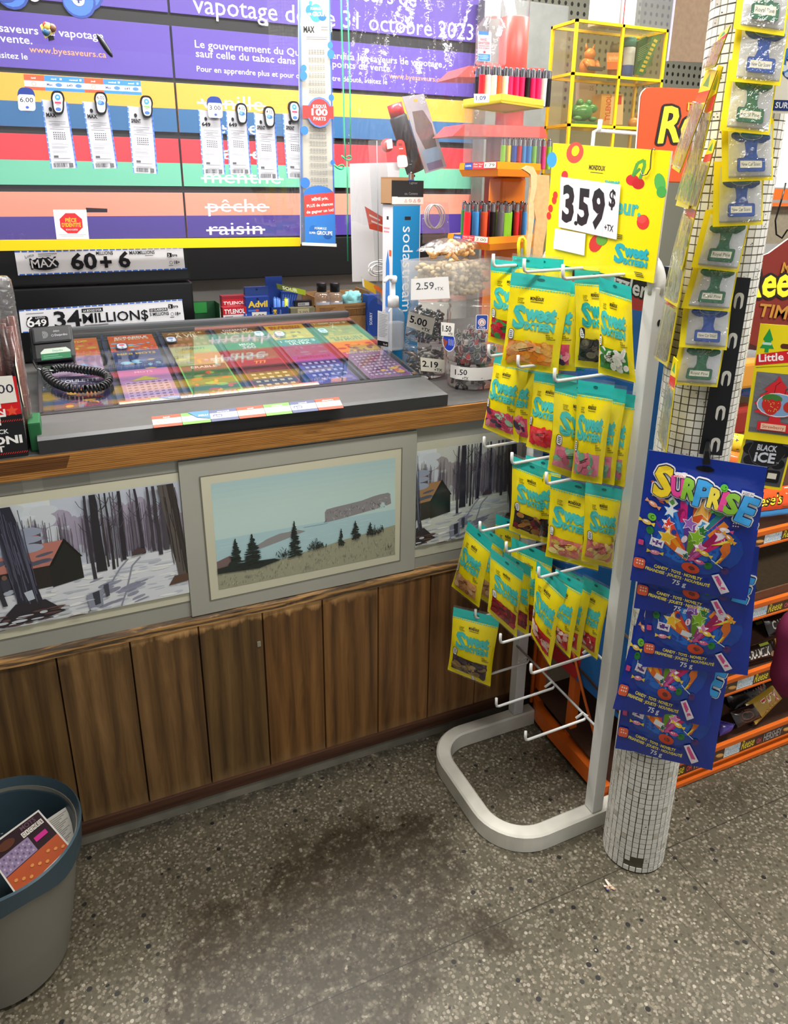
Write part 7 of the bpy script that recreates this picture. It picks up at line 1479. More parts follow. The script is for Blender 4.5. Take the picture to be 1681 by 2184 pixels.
# ---------------------------------------------------------------- bin
BC0, BC1 = Vector((-.272, 1.359, 0)), Vector((-.254, 1.362, .32)); bn = thing('waste_bin', 'grey plastic waste bin with blue bag liner in the lower left corner', 'waste bin', (-.26, 1.36, 0))
def binring(z, r, n=48): c = BC0.lerp(BC1, z / .32); return [Vector((c.x + r * math.cos(2 * PI * k / n), c.y + r * math.sin(2 * PI * k / n), z)) for k in range(n)]
def loft(mb, rings, col, cap=True, cols=None):
    n = len(rings[0]); V = [p for r in rings for p in r]
    for i in range(len(rings) - 1):
        mb.add(rings[i] + rings[i + 1], [(k, (k + 1) % n, n + (k + 1) % n, n + k) for k in range(n)], hx(cols[i] if cols else col), True)
    if cap: mb.add(rings[0], [tuple(range(n - 1, -1, -1))], hx(col))
mb = MB(); loft(mb, [binring(.002, .112), binring(.012, .121), binring(.10, .134), binring(.30, .157), binring(.302, .152), binring(.10, .130), binring(.02, .115)], '#79756b'); mb.build('bucket', M_MATTE, bn)
mb = MB(); R0 = []
wv_ = [.016 * noise.noise(Vector((math.cos(2 * PI * k / 48) * 1.5, math.sin(2 * PI * k / 48) * 1.5, 3))) for k in range(48)]
def lr(z, r, f): 
    R_ = binring(z, r)
    return [p + Vector((0, 0, f * wv_[k])) for k, p in enumerate(R_)]
loft(mb, [lr(.262, .160, 1.4), lr(.29, .1615, .6), lr(.318, .1635, .0), lr(.322, .160, 0), lr(.29, .150, .3), lr(.16, .136, .0), lr(.09, .100, 0)], '#34464f', False); mb.add(binring(.09, .100), [tuple(range(48))], hx('#2a3a42')); mb.build('liner', vcm('bag_liner', 0.4, spec=0.5, bump=0.6, bscale=24), bn)
def flat_ticket(label, cor, zc, n, art, name='scratch_ticket', cat='scratch ticket'):
    c = ((cor[0][0] + cor[2][0]) / 2, (cor[0][1] + cor[2][1]) / 2); p = P(*c, 2, zc); q = Qn(*cor, p, n); mb = MB(); q.slab(mb, .0008, hx('#c9c6bc')); art.emit(mb, q); tag(mb.build(name, M_CARD), label, cat, 'discarded tickets in the bin'); return q
A = Art(140, 160); A.rect(0, 0, 140, 160, '#c9c6bc')
for i in range(16): A.rect(12, 14 + i * 8.4, 110 - (i % 4) * 12, 4, '#8f8c84')
flat_ticket('white printed ticket back sticking up behind the dark one in the bin', ((78, 1762), (148, 1716), (163, 1788), (112, 1842)), .25, Vector((-.2, -.55, .8)).normalized(), A)
A = Art(200, 150); A.rect(0, 0, 200, 150, '#d9d4cc').rect(5, 5, 190, 140, '#2a141c').rect(5, 92, 190, 53, '#b5522a').rect(5, 44, 118, 46, '#8f7c9c')
for i in range(8):
    for k in range(4): A.rect(12 + i * 14, 50 + k * 10, 6, 5, '#6a5878' if (i + k) % 2 else '#b3a4bd')
for i in range(9): A.ell(24 + i * 20, 112 + (i % 3) * 10, 6, 4, '#d8904a')
A.text('MOTS', 120, 22, 13, '#6a4a58', w=54, bold=.05).rect(134, 58, 44, 14, '#c92a86').ell(60, 26, 30, 12, '#5a2f1c')
for i, ch in enumerate('CACHÉS'): A.rect(112 + i * 13, 26, 11.5, 15, '#ded8cc').text(ch, 118 + i * 13, 38, 9.5, '#1c1016', 'c', w=7, bold=.05)
flat_ticket('dark ticket with a row of white letter tiles sticking out of the bin', ((-34, 1812), (82, 1727), (152, 1806), (40, 1918)), .262, Vector((-.15, -.62, .75)).normalized(), A)
A = Art(60, 60); A.rect(0, 0, 60, 60, '#b9babc')
flat_ticket('crumpled pale paper at the left inside the bin', ((-20, 1758), (12, 1756), (6, 1778), (-22, 1784)), .20, Vector((0, -.3, .9)).normalized(), A, 'crumpled_paper', 'paper')

# ================================================================ goods on the worktop right of the display
GZ = WT + .0008
def zat(x, y, Y): return P(x, y, 1, Y).z
def handprice(label, q, txt, sub='+TX', w=60, h=38, bg='#ece9e2'):
    mb = MB(); q.slab(mb, .0006, hx(bg)); A = Art(w, h); A.text(txt, 4, h * .66, h * .44, '#1c1c24', w=w * .66, bold=.05).text(sub, w * .56, h * .92, h * .2, '#1c1c24', w=w * .34, bold=.05); A.emit(mb, q); return tag(mb.build('price_card', M_PAPER), label, 'price card', 'handwritten price cards on the jars')
def jar(label, c, r, z0, z1, tilt=None, contents=None, wide=1.0):
    o = thing('plastic_jar', label, 'jar', Vector((c.x, c.y, z0)), 'clear jars right of the display'); h = z1 - z0; Mt = tilt or Matrix.Identity(4); base = Vector((c.x, c.y, z0))
    mb = MB(); mb.lathe([(r * .86, 0.001), (r * .98, .006), (r, .02), (r, h - .030), (r * .93, h - .020), (r * .93, h - .014), (r * .965, h - .012), (r * .965, h - .007), (r * .93, h - .006), (r * .95, h)], base, hx('#fff'), 36, Mt, cap1=False); mb.build('body', M_JAR, o)
    return o, base, Mt
def fill(o, base, Mt, r, h, n, cols, kind, seed, z0=.004):
    rr = random.Random(seed); mb = MB()
    for i in range(n):
        a_, q = rr.uniform(0, 6.283), r * math.sqrt(rr.random()); p = base + (Mt @ Vector((q * math.cos(a_), q * math.sin(a_), z0 + rr.random() * h))); c = jig(rr.choice(cols), .3, rr)
        if kind == 'strip': d = Vector((rr.uniform(-1, 1), rr.uniform(-1, 1), rr.uniform(-.6, .6))).normalized() * .016; mb.tube([p - d, p + Vector((0, 0, .004)), p + d], rr.uniform(.0025, .005), c, 6)
        elif kind == 'ring':
            R_ = rr.uniform(.007, .012); e1 = Vector((rr.uniform(-1, 1), rr.uniform(-1, 1), rr.uniform(-1, 1))).normalized(); e2 = e1.orthogonal().normalized(); mb.tube([p + (e1 * math.cos(t) + e2 * math.sin(t)) * R_ for t in [2 * PI * k / 12 for k in range(12)]], .0009, hx('#b9b9bb'), 5, closed=True); mb.box(p - Vector((.006, .002, .016)), p + Vector((.006, .002, -.002)), c)
        else: mb.sphere(p, rr.uniform(.009, .014), c, 8, (1, .8, .8))
    ob = mb.build('contents', M_GLOSS, o); ob['kind'] = 'stuff'
J1 = Vector((.968, 1.925, 0)); zj1 = zat(910, 728, J1.y)
o, b_, t_ = jar('lower clear jar of dark sweets with the 2.19 card', J1, .066, GZ, zj1); fill(o, b_, t_, .056, .07, 90, ['#1c1614', '#2a1f1a', '#5a4a40', '#8f8a86'], 'strip', 1)
q = Qp((897, 762), (949, 768), (948, 795), (898, 791), 1, J1.y - .068); handprice('white card handwritten 2.19 on the lower dark jar', q, '2.19', bg='#e6e0d0')
t5 = Matrix.Rotation(math.radians(6), 4, 'Y'); J2 = J1 + Vector((.004, 0, 0)); zj2 = zat(905, 642, J1.y)
o, b_, t_ = jar('tilted clear jar with the 5.00 card, on the 2.19 jar', J2, .064, zj1 + .0012, zj2, t5); fill(o, b_, t_, .052, .085, 80, ['#2a3a30', '#16161a', '#4a4a50', '#1f2a4a'], 'strip', 2)
q = Qp((873, 664), (929, 680), (921, 714), (868, 696), 1, J1.y - .069); handprice('white card handwritten 5.00 on the upper jar', q, '5.00')
J3 = Vector((1.040, 1.765, 0)); zj3 = zat(1000, 779, J3.y - .05)
o, b_, t_ = jar('low wide clear jar with the 1.50 card under the key ring jar', J3, .072, GZ, zj3); fill(o, b_, t_, .062, .05, 60, ['#2a2a2c', '#4a4a4e', '#1c1c20'], 'strip', 3)
mb = MB(); mb.lathe([(.0732, .030), (.0732, .066)], Vector((J3.x, J3.y, GZ)), hx('#e9e6e0'), 30, cap0=False, cap1=False, a0=PI * 1.02, a1=PI * 1.85); A = Art(60, 30); A.text('1.50', 6, 17, 11, '#1c1c24', w=30, bold=.04).text('+TX', 24, 27, 6, '#1c1c24', w=16, bold=.04)
q = Qp((965, 781), (1018, 784), (1015, 814), (965, 812), 1, J3.y - .0745); A.emit(mb, q, .0004); tag(mb.build('price_card', M_PAPER), 'white band handwritten 1.50 round the low wide jar', 'price card', 'handwritten price cards on the jars')
zj4 = zat(995, 640, J3.y); J4 = J3 + Vector((.002, 0, 0))
o, b_, t_ = jar('tall wide clear jar of key rings standing on the 1.50 jar', J4, .078, zj3 + .0012, zj4); fill(o, b_, t_, .062, .085, 110, ['#2a3a5a', '#b02a2a', '#1c1c1e', '#8a8f96', '#3a5a3a', '#7a2a2a', '#d9d4ca'], 'ring', 4)
mb = MB(); A = Art(40, 50); A.rrect(0, 0, 40, 50, 5, '#e6e2e6').rrect(2, 2, 36, 46, 4, '#2a4aa0').ell(20, 25, 13, 13, '#d9d6da').ell(20, 25, 10, 10, '#c23a3a').ell(20, 25, 8, 8, '#e9e2dc').ell(17, 23, 1.2, 1.2, '#333').ell(23, 23, 1.2, 1.2, '#333').ell(20, 28, 3, 2, '#555').text('Club', 20, 46, 7, '#e9e6f0', 'c', w=24, bold=.03)
q = Qp((1015, 671), (1041, 671), (1040, 704), (1014, 703), 1, J4.y - .080); A.emit(mb, q, .001); mb.build('sticker', M_CARD, o)
mb = MB(); A = Art(60, 60); A.ell(30, 30, 30, 30, '#e9e6ea').ell(30, 30, 27, 27, '#2340b8').poly([(2, 22), (26, 30), (10, 52)], '#9a4a3a').text('111', 30, 40, 18, '#e9e6f0', w=20, bold=.03); q = Qp((942, 704), (972, 710), (970, 752), (944, 748), 1, J4.y - .079); A.emit(mb, q, .001); mb.build('round_sticker', M_CARD, o)
q = Qp((941, 687), (970, 690), (968, 718), (941, 716), 1, J4.y - .0815); handprice('small white card ending in 0 on the key ring jar', q, '1.50', w=40, h=34)
# frosted tub of nuts on the jars
zb = max(zj4, zj2) + .002; TB = [P(857, 634, 2, zb), None, None, None]
Yf = 1.765; a_ = P(858, 632, 1, Yf + .04); b1 = P(962, 640, 1, Yf - .05); c1 = P(1062, 636, 1, Yf + .06); a_.z = b1.z = c1.z = zb; d1 = a_ + (c1 - b1)
ht = zat(960, 562, Yf - .05) - zb; o = thing('frosted_tub', 'frosted plastic tub of nuts with the 2.59 card on top of the jars', 'tub', b1); cen = (a_ + b1 + c1 + d1) / 4
def tubring(z, k): return [Vector((cen.x + (p.x - cen.x) * k, cen.y + (p.y - cen.y) * k, zb + z)) for p in (a_, b1, c1, d1)]
mb = MB(); rings = [tubring(0, .94), tubring(ht * .12, .985), tubring(ht, 1.03), tubring(ht + .004, 1.05), tubring(ht + .004, 1.0), tubring(ht * .2, .95)]
for i in range(5): mb.add(rings[i] + rings[i + 1], [(k, (k + 1) % 4, 4 + (k + 1) % 4, 4 + k) for k in range(4)], hx('#fff'))
mb.add(rings[0], [(3, 2, 1, 0)], hx('#fff')); mb.build('tub', M_TUB, o)
q = Qp((877, 594), (957, 590), (960, 636), (876, 640), 1, 1.78); u_ = (b1 - a_).normalized(); nn = Vector((u_.y, -u_.x, 0)); nn = nn if nn.dot(CAM - cen) > 0 else -nn
q = Qn((877, 595), (956, 590), (960, 636), (876, 640), (tubring(ht * .5, 1.0)[0] + tubring(ht * .5, 1.0)[1]) / 2 + nn * .006, nn); mb = MB(); q.slab(mb, .0006, hx('#efedec')); A = Art(80, 46); A.text('2.59', 11, 24, 15, '#55565c', w=38, bold=.02).text('+TX', 50, 28, 7, '#55565c', w=18, bold=.01); A.emit(mb, q); tag(mb.build('price_card', M_PAPER), 'large white card handwritten 2.59 on the frosted tub', 'price card', 'handwritten price cards on the jars')
rr = random.Random(12); mb = MB()
def intub(u, v, z, k=.80): p = a_ * (1 - u) * (1 - v) + b1 * u * (1 - v) + c1 * u * v + d1 * (1 - u) * v; return Vector((cen.x + (p.x - cen.x) * k, cen.y + (p.y - cen.y) * k, zb + z))
for i in range(420):
    p = intub(rr.random(), rr.random(), rr.uniform(.014, ht * .92)); mb.sphere(p, rr.uniform(.007, .0105), jig(rr.choice(['#b09a70', '#bfae86', '#9c845a', '#a89268']), .15, rr), 8, (1.15, .8, .75), Matrix.Rotation(rr.uniform(0, 3), 4, 'Z') @ Matrix.Rotation(rr.uniform(0, 2), 4, 'X'))
ob = tag(mb.build('pistachio_pile', M_MATTE), 'pile of beige pistachio nuts inside the frosted tub', 'nuts'); ob['kind'] = 'stuff'
for nm, x0, x1, yt, sd in (('left', .12, .55, 535, 3), ('right', .50, .92, 532, 5)):
    rr = random.Random(sd); c = intub((x0 + x1) / 2, .42, ht + .024); o = thing('nut_bag', 'clear bag of pale orange cashews lying on the frosted tub, %s one' % nm, 'nut bag', c, 'cashew bags on the tub'); mb = MB(); L = (b1 - a_).length * .40
    e1 = (b1 - a_).normalized(); e2 = (c1 - b1).normalized()
    for i in range(34):
        u, v = rr.uniform(-1, 1), rr.uniform(-1, 1)
        if u * u + v * v > 1: continue
        p = c + e1 * u * L * .52 + e2 * v * .05 + Vector((0, 0, rr.uniform(-.012, .022) * (1 - u * u) + .01 * u)); R_ = .010; t0 = rr.uniform(0, 6); f1 = Vector((rr.uniform(-1, 1), rr.uniform(-1, 1), rr.uniform(-.5, .5))).normalized(); f2 = f1.orthogonal().normalized()
        mb.tube([p + (f1 * math.cos(t) + f2 * math.sin(t)) * R_ for t in [t0 + k * .5 for k in range(7)]], [.003, .005, .006, .0065, .006, .005, .003], jig(rr.choice(['#e0b076', '#d9a468', '#e6bd8a']), .12, rr), 7)
    ob = mb.build('cashews', M_GLOSS, o); ob['kind'] = 'stuff'
    mb = MB(); N_ = 16; V = []
    for k in range(N_ + 1):
        for i in range(N_ + 1):
            u, v = i / N_ * 2 - 1, k / N_ * 2 - 1; hh_ = .032 * max(0, 1 - u * u) ** .5 * max(0, 1 - v * v) ** .5; V.append(c + e1 * u * L * .70 + e2 * v * .066 + Vector((0, 0, hh_ + .003 * noise.noise(Vector((u * 4, v * 4, sd))) + .012 * max(0, u - .5))))
    mb.add(V, [(k * (N_ + 1) + i, k * (N_ + 1) + i + 1, (k + 1) * (N_ + 1) + i + 1, (k + 1) * (N_ + 1) + i) for k in range(N_) for i in range(N_)], hx('#fff'), True); mb.build('bag', M_WRAP, o)
# pump bottle
bp_ = PN(838, 750, D(0, .4, .004), DN); c = bp_ + DN * .0015; c.x += 0; o = thing('pump_bottle', 'clear hand sanitizer bottle with white pump at the display glass corner', 'bottle', c)
sc_ = (PN(838, 750, c, Vector((0, -1, 0))) - P(838, 640, 1, c.y)).length; Hh = zat(838, 655, c.y) - c.z; zp_ = zat(838, 588, c.y) - c.z; rx, ry = .034, .024
def oval(z, kx, ky, n=28, off=(0, 0)): return [Vector((c.x + off[0] + rx * kx * (abs(math.cos(t)) ** .7) * (1 if math.cos(t) > 0 else -1), c.y + off[1] + ry * ky * (abs(math.sin(t)) ** .7) * (1 if math.sin(t) > 0 else -1), c.z + z)) for t in [2 * PI * k / n for k in range(n)]]
mb = MB(); loft(mb, [oval(.006, .9, .9), oval(.012, 1, 1), oval(Hh * .8, 1, 1), oval(Hh * .93, .8, .85), oval(Hh, .42, .6), oval(Hh + .004, .4, .55)], '#fff'); mb.build('body', M_JAR, o)
mb = MB(); loft(mb, [oval(.008, .88, .88), oval(.014, .93, .93), oval(Hh * .66, .93, .93)], '#dfe4e6', True); mb.add(oval(Hh * .66, .93, .93), [tuple(range(28))], hx('#dfe4e6')); mb.build('gel', clearmat('sanitizer_gel', (.90, .93, .94), .8, .05, haze=.32), o)
mb = MB(); cw = '#eeeeec'; mb.lathe([(.0165, Hh), (.0165, Hh + .028), (.014, Hh + .032), (.006, Hh + .034), (.006, zp_ - .020), (.010, zp_ - .018), (.011, zp_ - .004), (.008, zp_)], c, hx(cw), 20); mb.tube([c + Vector((0, 0, zp_ - .008)), c + Vector((-.020, -.006, zp_ - .004)), c + Vector((-.030, -.010, zp_ - .012)), c + Vector((-.032, -.010, zp_ - .018))], [.007, .0065, .005, .004], hx(cw), 10); mb.build('pump', M_PLAST, o)
q = Qp((806, 662), (829, 668), (828, 740), (805, 736), 1, c.y - ry - .002); mb = MB(); q.slab(mb, .0004, hx('#e4e4e8')); A = Art(40, 110); A.rect(0, 94, 40, 16, '#17171a').text('Purell', 22, 106, 6, '#ddd', w=14, bold=.03)
for i in range(15): A.rect(4, 8 + i * 5, 32 - (i % 3) * 4, 1.8, '#a4a8b0')
A.emit(mb, q); mb.build('label_wrap', M_PAPER, o)
# tall blue carton and the little black lighter box on it
YSD = 2.05; x0, x1 = P(838, 520, 1, YSD).x, P(896, 520, 1, YSD).x; zt = zat(866, 436, YSD); dp = .075
o = thing('soda_carton', 'tall blue and white carton with vertical white lettering behind the pump bottle', 'carton', ((x0 + x1) / 2, YSD, GZ)); xl = x0; 
sh = Vector((.0, 0, 0)); mb = MB(); mb.bevbox((x0, YSD, GZ), (x1, YSD + dp, zt), hx('#e9eaec'), .002); mb.build('carton', M_CARD, o)
hm = (zt - GZ) * 1000; A = Art((x1 - x0) * 1000, hm); w_ = A.w; A.rect(0, 0, w_, hm, '#138bcc').rect(w_ - 2.5, 0, 2.5, hm, '#d9dfe6').rect(0, 0, w_, 3, '#e4e8ec').rect(w_ * .42, 34, w_ * .22, 10, '#1a1c22').text('sodastream', w_ * .36, 62, 34, '#f2f6f8', rot=90, w=250, bold=.0).text('RÉSERVE', w_ * .50, 350, 13, '#9fd0ea', rot=90, w=80, bold=.01)
q = Quad((x0, YSD, zt), (x1, YSD, zt), (x1, YSD, GZ), (x0, YSD, GZ)); mb = MB(); A.emit(mb, q, .0004); mb.build('front_print', M_CARD, o)
A = Art(75, hm); A.rect(0, 0, 75, hm, '#e6e8ec').rect(30, 34, 14, 10, '#1a1c22').poly([(26, 170), (40, 130), (52, 170), (56, 300), (22, 300)], '#3f86d8').rect(22, 300, 34, 120, '#7fa4dc').text('sodastream', 32, 250, 14, '#2a6fd0', rot=90, w=110, bold=.03).rect(8, 66, 44, 5, '#e59aa0').rect(8, 76, 40, 5, '#e59aa0').rect(50, 130, 16, 18, '#e8663a')
q = Quad((x0, YSD + dp, zt), (x0, YSD, zt), (x0, YSD, GZ), (x0, YSD + dp, GZ)); mb = MB(); A.emit(mb, q, .0004); mb.build('side_print', M_CARD, o)
o = thing('lighter_box', 'small black and white box of lighters on top of the tall blue carton', 'display box', ((x0 + x1) / 2, YSD, zt)); z1_ = zat(866, 385, YSD); zc = zt + .0008; mb = MB(); xa, xb = x0 - .006, x1 + .006
for lo, hi in (((xa, YSD - .004, zc), (xb, YSD - .002, z1_)), ((xa, YSD + dp, zc), (xb, YSD + dp + .002, z1_ + .01)), ((xa, YSD - .004, zc), (xa + .002, YSD + dp, z1_ + .004)), ((xb - .002, YSD - .004, zc), (xb, YSD + dp, z1_)), ((xa, YSD - .004, zc), (xb, YSD + dp, zc + .002))): mb.box(lo, hi, hx('#b08a62'))
hq = (z1_ - zc) * 1000; A = Art((xb - xa) * 1000, hq); A.rect(0, 0, A.w, hq, '#1c1c1e').rect(0, hq * .70, A.w, hq * .3, '#ece8e2').rect(0, hq * .68, 18, hq * .06, '#ece8e2').text('ass. Contents', A.w * .4, hq * .60, 7, '#8f8f92', w=42, bold=.0).text('Lighter', A.w * .55, hq * .14, 6, '#8f8f92', w=26, bold=0)
for i in range(4):
    X = A.w * (.44 + i * .14)
    if i % 2 == 0: A.poly([(X - 5, hq * .92), (X + 5, hq * .92), (X, hq * .77)], '#c24a3a').poly([(X - 3.6, hq * .905), (X + 3.6, hq * .905), (X, hq * .80)], '#ece8e2').rect(X - .6, hq * .84, 1.2, 3, '#c24a3a')
    else: A.ring(X, hq * .85, 4.6, 1, '#c24a3a').line([(X - 3, hq * .82), (X + 3, hq * .88)], 1, '#c24a3a')
q = Quad((xa, YSD - .004, z1_), (xb, YSD - .004, z1_), (xb, YSD - .004, zc), (xa, YSD - .004, zc)); A.emit(mb, q, .0004); mb.build('carton', M_CARD, o)

# ---------------------------------------------------------------- lighters and their displays
def lighter_proto(name, col, metal, btn, R=.0062, Hh=.060):
    o = thing(name, 'x', 'lighter', (0, 0, 0)); mb = MB(); n = 14
    def ov(z, kx, ky): return [Vector((R * 1.75 * kx * math.cos(2 * PI * k / n), R * ky * 1.05 * math.sin(2 * PI * k / n), z)) for k in range(n)]
    V = [ov(0, .96, .95), ov(.002, 1, 1), ov(Hh, 1, 1), ov(Hh + .001, .97, .97)]
    for i in range(3): mb.add(V[i] + V[i + 1], [(k, (k + 1) % n, n + (k + 1) % n, n + k) for k in range(n)], hx(col), True)
    mb.add(V[0], [tuple(range(n - 1, -1, -1))], hx(col)); mb.add(V[3], [tuple(range(n))], hx(col)); mb.build('body', M_PLAST, o)
    mb = MB(); W_ = [ov(Hh + .0012, .94, .94), ov(Hh + .017, .92, .92)]; mb.add(W_[0] + W_[1], [(k, (k + 1) % n, n + (k + 1) % n, n + k) for k in range(n)], hx('#c9c9cc'), True); mb.add(W_[1], [tuple(range(n))], hx('#9a9a9e')); mb.build('hood', M_CHROME, o)
    mb = MB(); mb.lathe([(.0042, -.003), (.0042, .003)], (-.001, 0, Hh + .017), hx('#55555a'), 12, Matrix.Rotation(PI / 2, 4, 'X')); mb.build('wheel', M_CHROME, o)
    mb = MB(); mb.bevbox((.004, -.0045, Hh + .008), (.0115, .0045, Hh + .0145), hx(btn), .001); mb.build('thumb_lever', M_PLAST, o); return o
PROT = {}
def lighter(col, loc, label, group, btn='#c9242c', rz=0.0, lean=0.0, k=1.0, hood=None):
    key = (col, btn)
    if key not in PROT: PROT[key] = lighter_proto('lighter', col, None, btn); o = PROT[key]
    else:
        p = PROT[key]; o = p.copy(); COL.objects.link(o)
        for ch in p.children:
            c_ = ch.copy(); COL.objects.link(c_); c_.parent = o
    o.location = loc; o.rotation_euler = (0, lean, rz); o.scale = (k, k, k); o['label'] = label; o['group'] = group; return o
CN_ = {'#d0202c': 'red', '#3a8fd4': 'light blue', '#e2562a': 'orange', '#141417': 'black', '#77757a': 'grey', '#86c832': 'lime green', '#1f6a9c': 'dark blue', '#e8e6e4': 'white', '#e4246a': 'hot pink', '#2a4fb4': 'blue', '#e9c93a': 'yellow', '#cf3a7c': 'pink', '#2f7f3a': 'green'}
def orow(name, label, A_, B_, C_, D_, zlo, zhi, parent, col='#f08a12'):
    """tray with raised rounded lips along A-B and B-C"""
    mb = MB(); base = [Vector((p.x, p.y, zlo)) for p in (A_, B_, C_, D_)]; cen = sum(base, Vector()) / 4
    out = [Vector((p.x, p.y, zlo)) for p in base]; mid = [cen + (p - cen) * 1.10 + Vector((0, 0, (zhi - zlo) * .5)) for p in base]; top = [cen + (p - cen) * 1.08 + Vector((0, 0, zhi - zlo)) for p in base]; inn = [cen + (p - cen) * .97 + Vector((0, 0, (zhi - zlo) * .92)) for p in base]; flo = [cen + (p - cen) * .95 + Vector((0, 0, .006)) for p in base]
    R_ = [out, mid, top, inn, flo]
    for i in range(4): mb.add(R_[i] + R_[i + 1], [(k, (k + 1) % 4, 4 + (k + 1) % 4, 4 + k) for k in range(4)], hx(col))
    mb.add(out, [(3, 2, 1, 0)], hx(col)); mb.add(flo, [(0, 1, 2, 3)], hx('#2a2018')); return mb.build(name, M_PLAST, parent), mid, top
lt = thing('lighter_display', 'orange two tier lighter display tower with clear sides and yellow top', 'display stand', (1.2, 1.9, GZ))
def tier(pxA, pxB, pxC, yA, yB, yC, hpx, lab, tag_):
    A_, B_, C_ = P(*pxA, 1, yA), P(*pxB, 1, yB), P(*pxC, 1, yC); z = (A_.z + B_.z + C_.z) / 3; hi = z + .026; lo = z - .010; D_ = A_ + (C_ - B_)
    o_, mid, top = orow('tray', lab, A_, B_, C_, D_, lo, hi, lt)
    # price label on the left lip
    q = Quad(top[0].lerp(top[1], .15), top[0].lerp(top[1], .97), mid[0].lerp(mid[1], .97), mid[0].lerp(mid[1], .15)); a = Art(100, 26); a.rect(0, 0, 100, 26, '#d8343c').rect(0, 0, 26, 26, '#2f4a94').text('100%', 3, 16, 7, '#d9e0f0', w=19, bold=.03).text('Flick Your', 29, 10, 6, '#f2d4cc', w=30, bold=.03).text('Own Bic', 29, 19, 6, '#f2d4cc', w=26, bold=.03).rect(62, 2, 36, 20, '#efe6c8').text(tag_, 66, 18, 11, '#2a2a30', w=28, bold=.02)
    mb = MB(); a.emit(mb, q, .0012); mb.build('price_strip', M_CARD, lt); return A_, B_, C_, D_, z
TL_ = tier((963, 508), (1045, 534), (1140, 522), 1.93, 1.76, 1.83, 30, 'lower orange tray', '2.00')
TM_ = tier((987, 364), (1062, 376), (1146, 366), 1.95, 1.79, 1.86, 30, 'upper orange tray', '1.79')
mb = MB(); cc = (TL_[0] + TL_[2]) / 2; cm = (TM_[0] + TM_[2]) / 2
for z0, z1, c0 in ((GZ, TL_[4] - .011, cc), (TL_[4] + .0, TM_[4] - .011, (cc + cm) / 2)):
    mb.bevbox((c0.x + .03, c0.y + .02, z0), (c0.x + .11, c0.y + .10, z1), hx('#e0780f'), .012)
mb.build('spine', M_PLAST, lt)
mb = MB()   # clear housing of the upper tiers
A_, B_, C_, D_, zm_ = TM_; zt_ = zat(1100, 226, 1.86)
rg = [[Vector((p.x, p.y, z)) for p in (A_, B_, C_, D_)] for z in (zm_ + .028, zt_)]; mb.add(rg[0] + rg[1], [(k, (k + 1) % 4, 4 + (k + 1) % 4, 4 + k) for k in range(4)], hx('#fff')); mb.build('clear_housing', M_ACRYL, lt)
cenm = (A_ + C_) / 2; mb = MB(); V = [cenm + (Vector((p.x, p.y, 0)) - Vector((cenm.x, cenm.y, 0))) * 1.05 for p in (A_, B_, C_, D_)]; V = [Vector((p.x, p.y, zt_ + .0008)) for p in V]
mb.prism(V, Vector((0, 0, .004)), hx('#e6cf1c')); 
for k in range(4): a0, b0 = V[k], V[(k + 1) % 4]; d_ = Vector((0, 0, .018)); mb.prism([a0, b0, b0 + d_, a0 + d_], (cenm - (a0 + b0) / 2) * .02, hx('#e8d84a'))
mb.build('top_tray', M_PLAST, lt); ztop = zt_ + .0055
def place_row(cols, p0, p1, z, jitter, labf, group, seed, k=1.0, btn='#c9242c', dy=0.0):
    rr = random.Random(seed); n = len(cols)
    for i, c in enumerate(cols):
        t = i / (n - 1); p = p0.lerp(p1, t) + Vector((rr.uniform(-jitter, jitter), dy + rr.uniform(-jitter, jitter), 0)); p.z = z
        b_ = btn if c not in ('#141417',) else '#141417'; ang = math.atan2((p1 - p0).y, (p1 - p0).x)
        lighter(c, p, labf(i, CN_[c]), group, b_, ang + PI / 2 + rr.uniform(-.3, .3), rr.uniform(-.03, .03), k)
ords = ['first', 'second', 'third', 'fourth', 'fifth', 'sixth', 'seventh', 'eighth', 'ninth', 'tenth', 'eleventh', 'twelfth', 'thirteenth']
LOW = ['#d0202c', '#3a8fd4', '#e2562a', '#141417', '#77757a', '#86c832', '#d0202c', '#3a8fd4', '#1f6a9c', '#2f7f3a']
p0 = P(996, 500, 1, 1.885); p1 = P(1150, 506, 1, 1.86); kk = 1.22
place_row(LOW, p0, p1, TL_[4] + .012, .001, lambda i, c: '%s lighter on the lower orange tray, %s from the left' % (c, ords[i]), 'lighters on the lower orange tray', 1, kk)
place_row(LOW[::-1], p0 + Vector((.01, .04, 0)), p1 + Vector((.01, .035, 0)), TL_[4] + .016, .001, lambda i, c: '%s lighter in the lower orange tray back row, %s from the left' % (c, ords[i]), 'lighters on the lower orange tray', 2, kk)
f0 = P(1080, 512, 1, 1.83); f0.z = TL_[4] + .010; lighter('#86c832', f0, 'lime green lighter alone in front on the lower orange tray', 'lighters on the lower orange tray', '#c9242c', 1.4, 0, kk)
p0 = P(1072, 354, 1, 1.90); p1 = P(1168, 352, 1, 1.885)
place_row(['#86c832', '#e9c93a', '#2a4fb4', '#d0202c', '#3a8fd4', '#3a8fd4', '#86c832', '#77757a', '#cf3a7c', '#86c832'], p0, p1, TM_[4] + .012, .0008, lambda i, c: '%s lighter inside the clear housing, %s from the left' % (c, ords[i]), 'lighters in the clear housing', 3, 1.0)
p0 = P(1026, 214, 1, 1.90); p1 = P(1168, 214, 1, 1.885)
place_row(['#d0202c', '#e8e6e4', '#e8e6e4', '#e2562a', '#e8e6e4', '#e4246a', '#e4246a', '#e4246a', '#141417', '#e4246a', '#e4246a', '#e8e6e4', '#141417'], p0, p1, ztop, .001, lambda i, c: '%s lighter standing on the yellow top tray, %s from the left' % (c, ords[i]), 'lighters on the yellow top tray', 4, 1.15, '#141417')
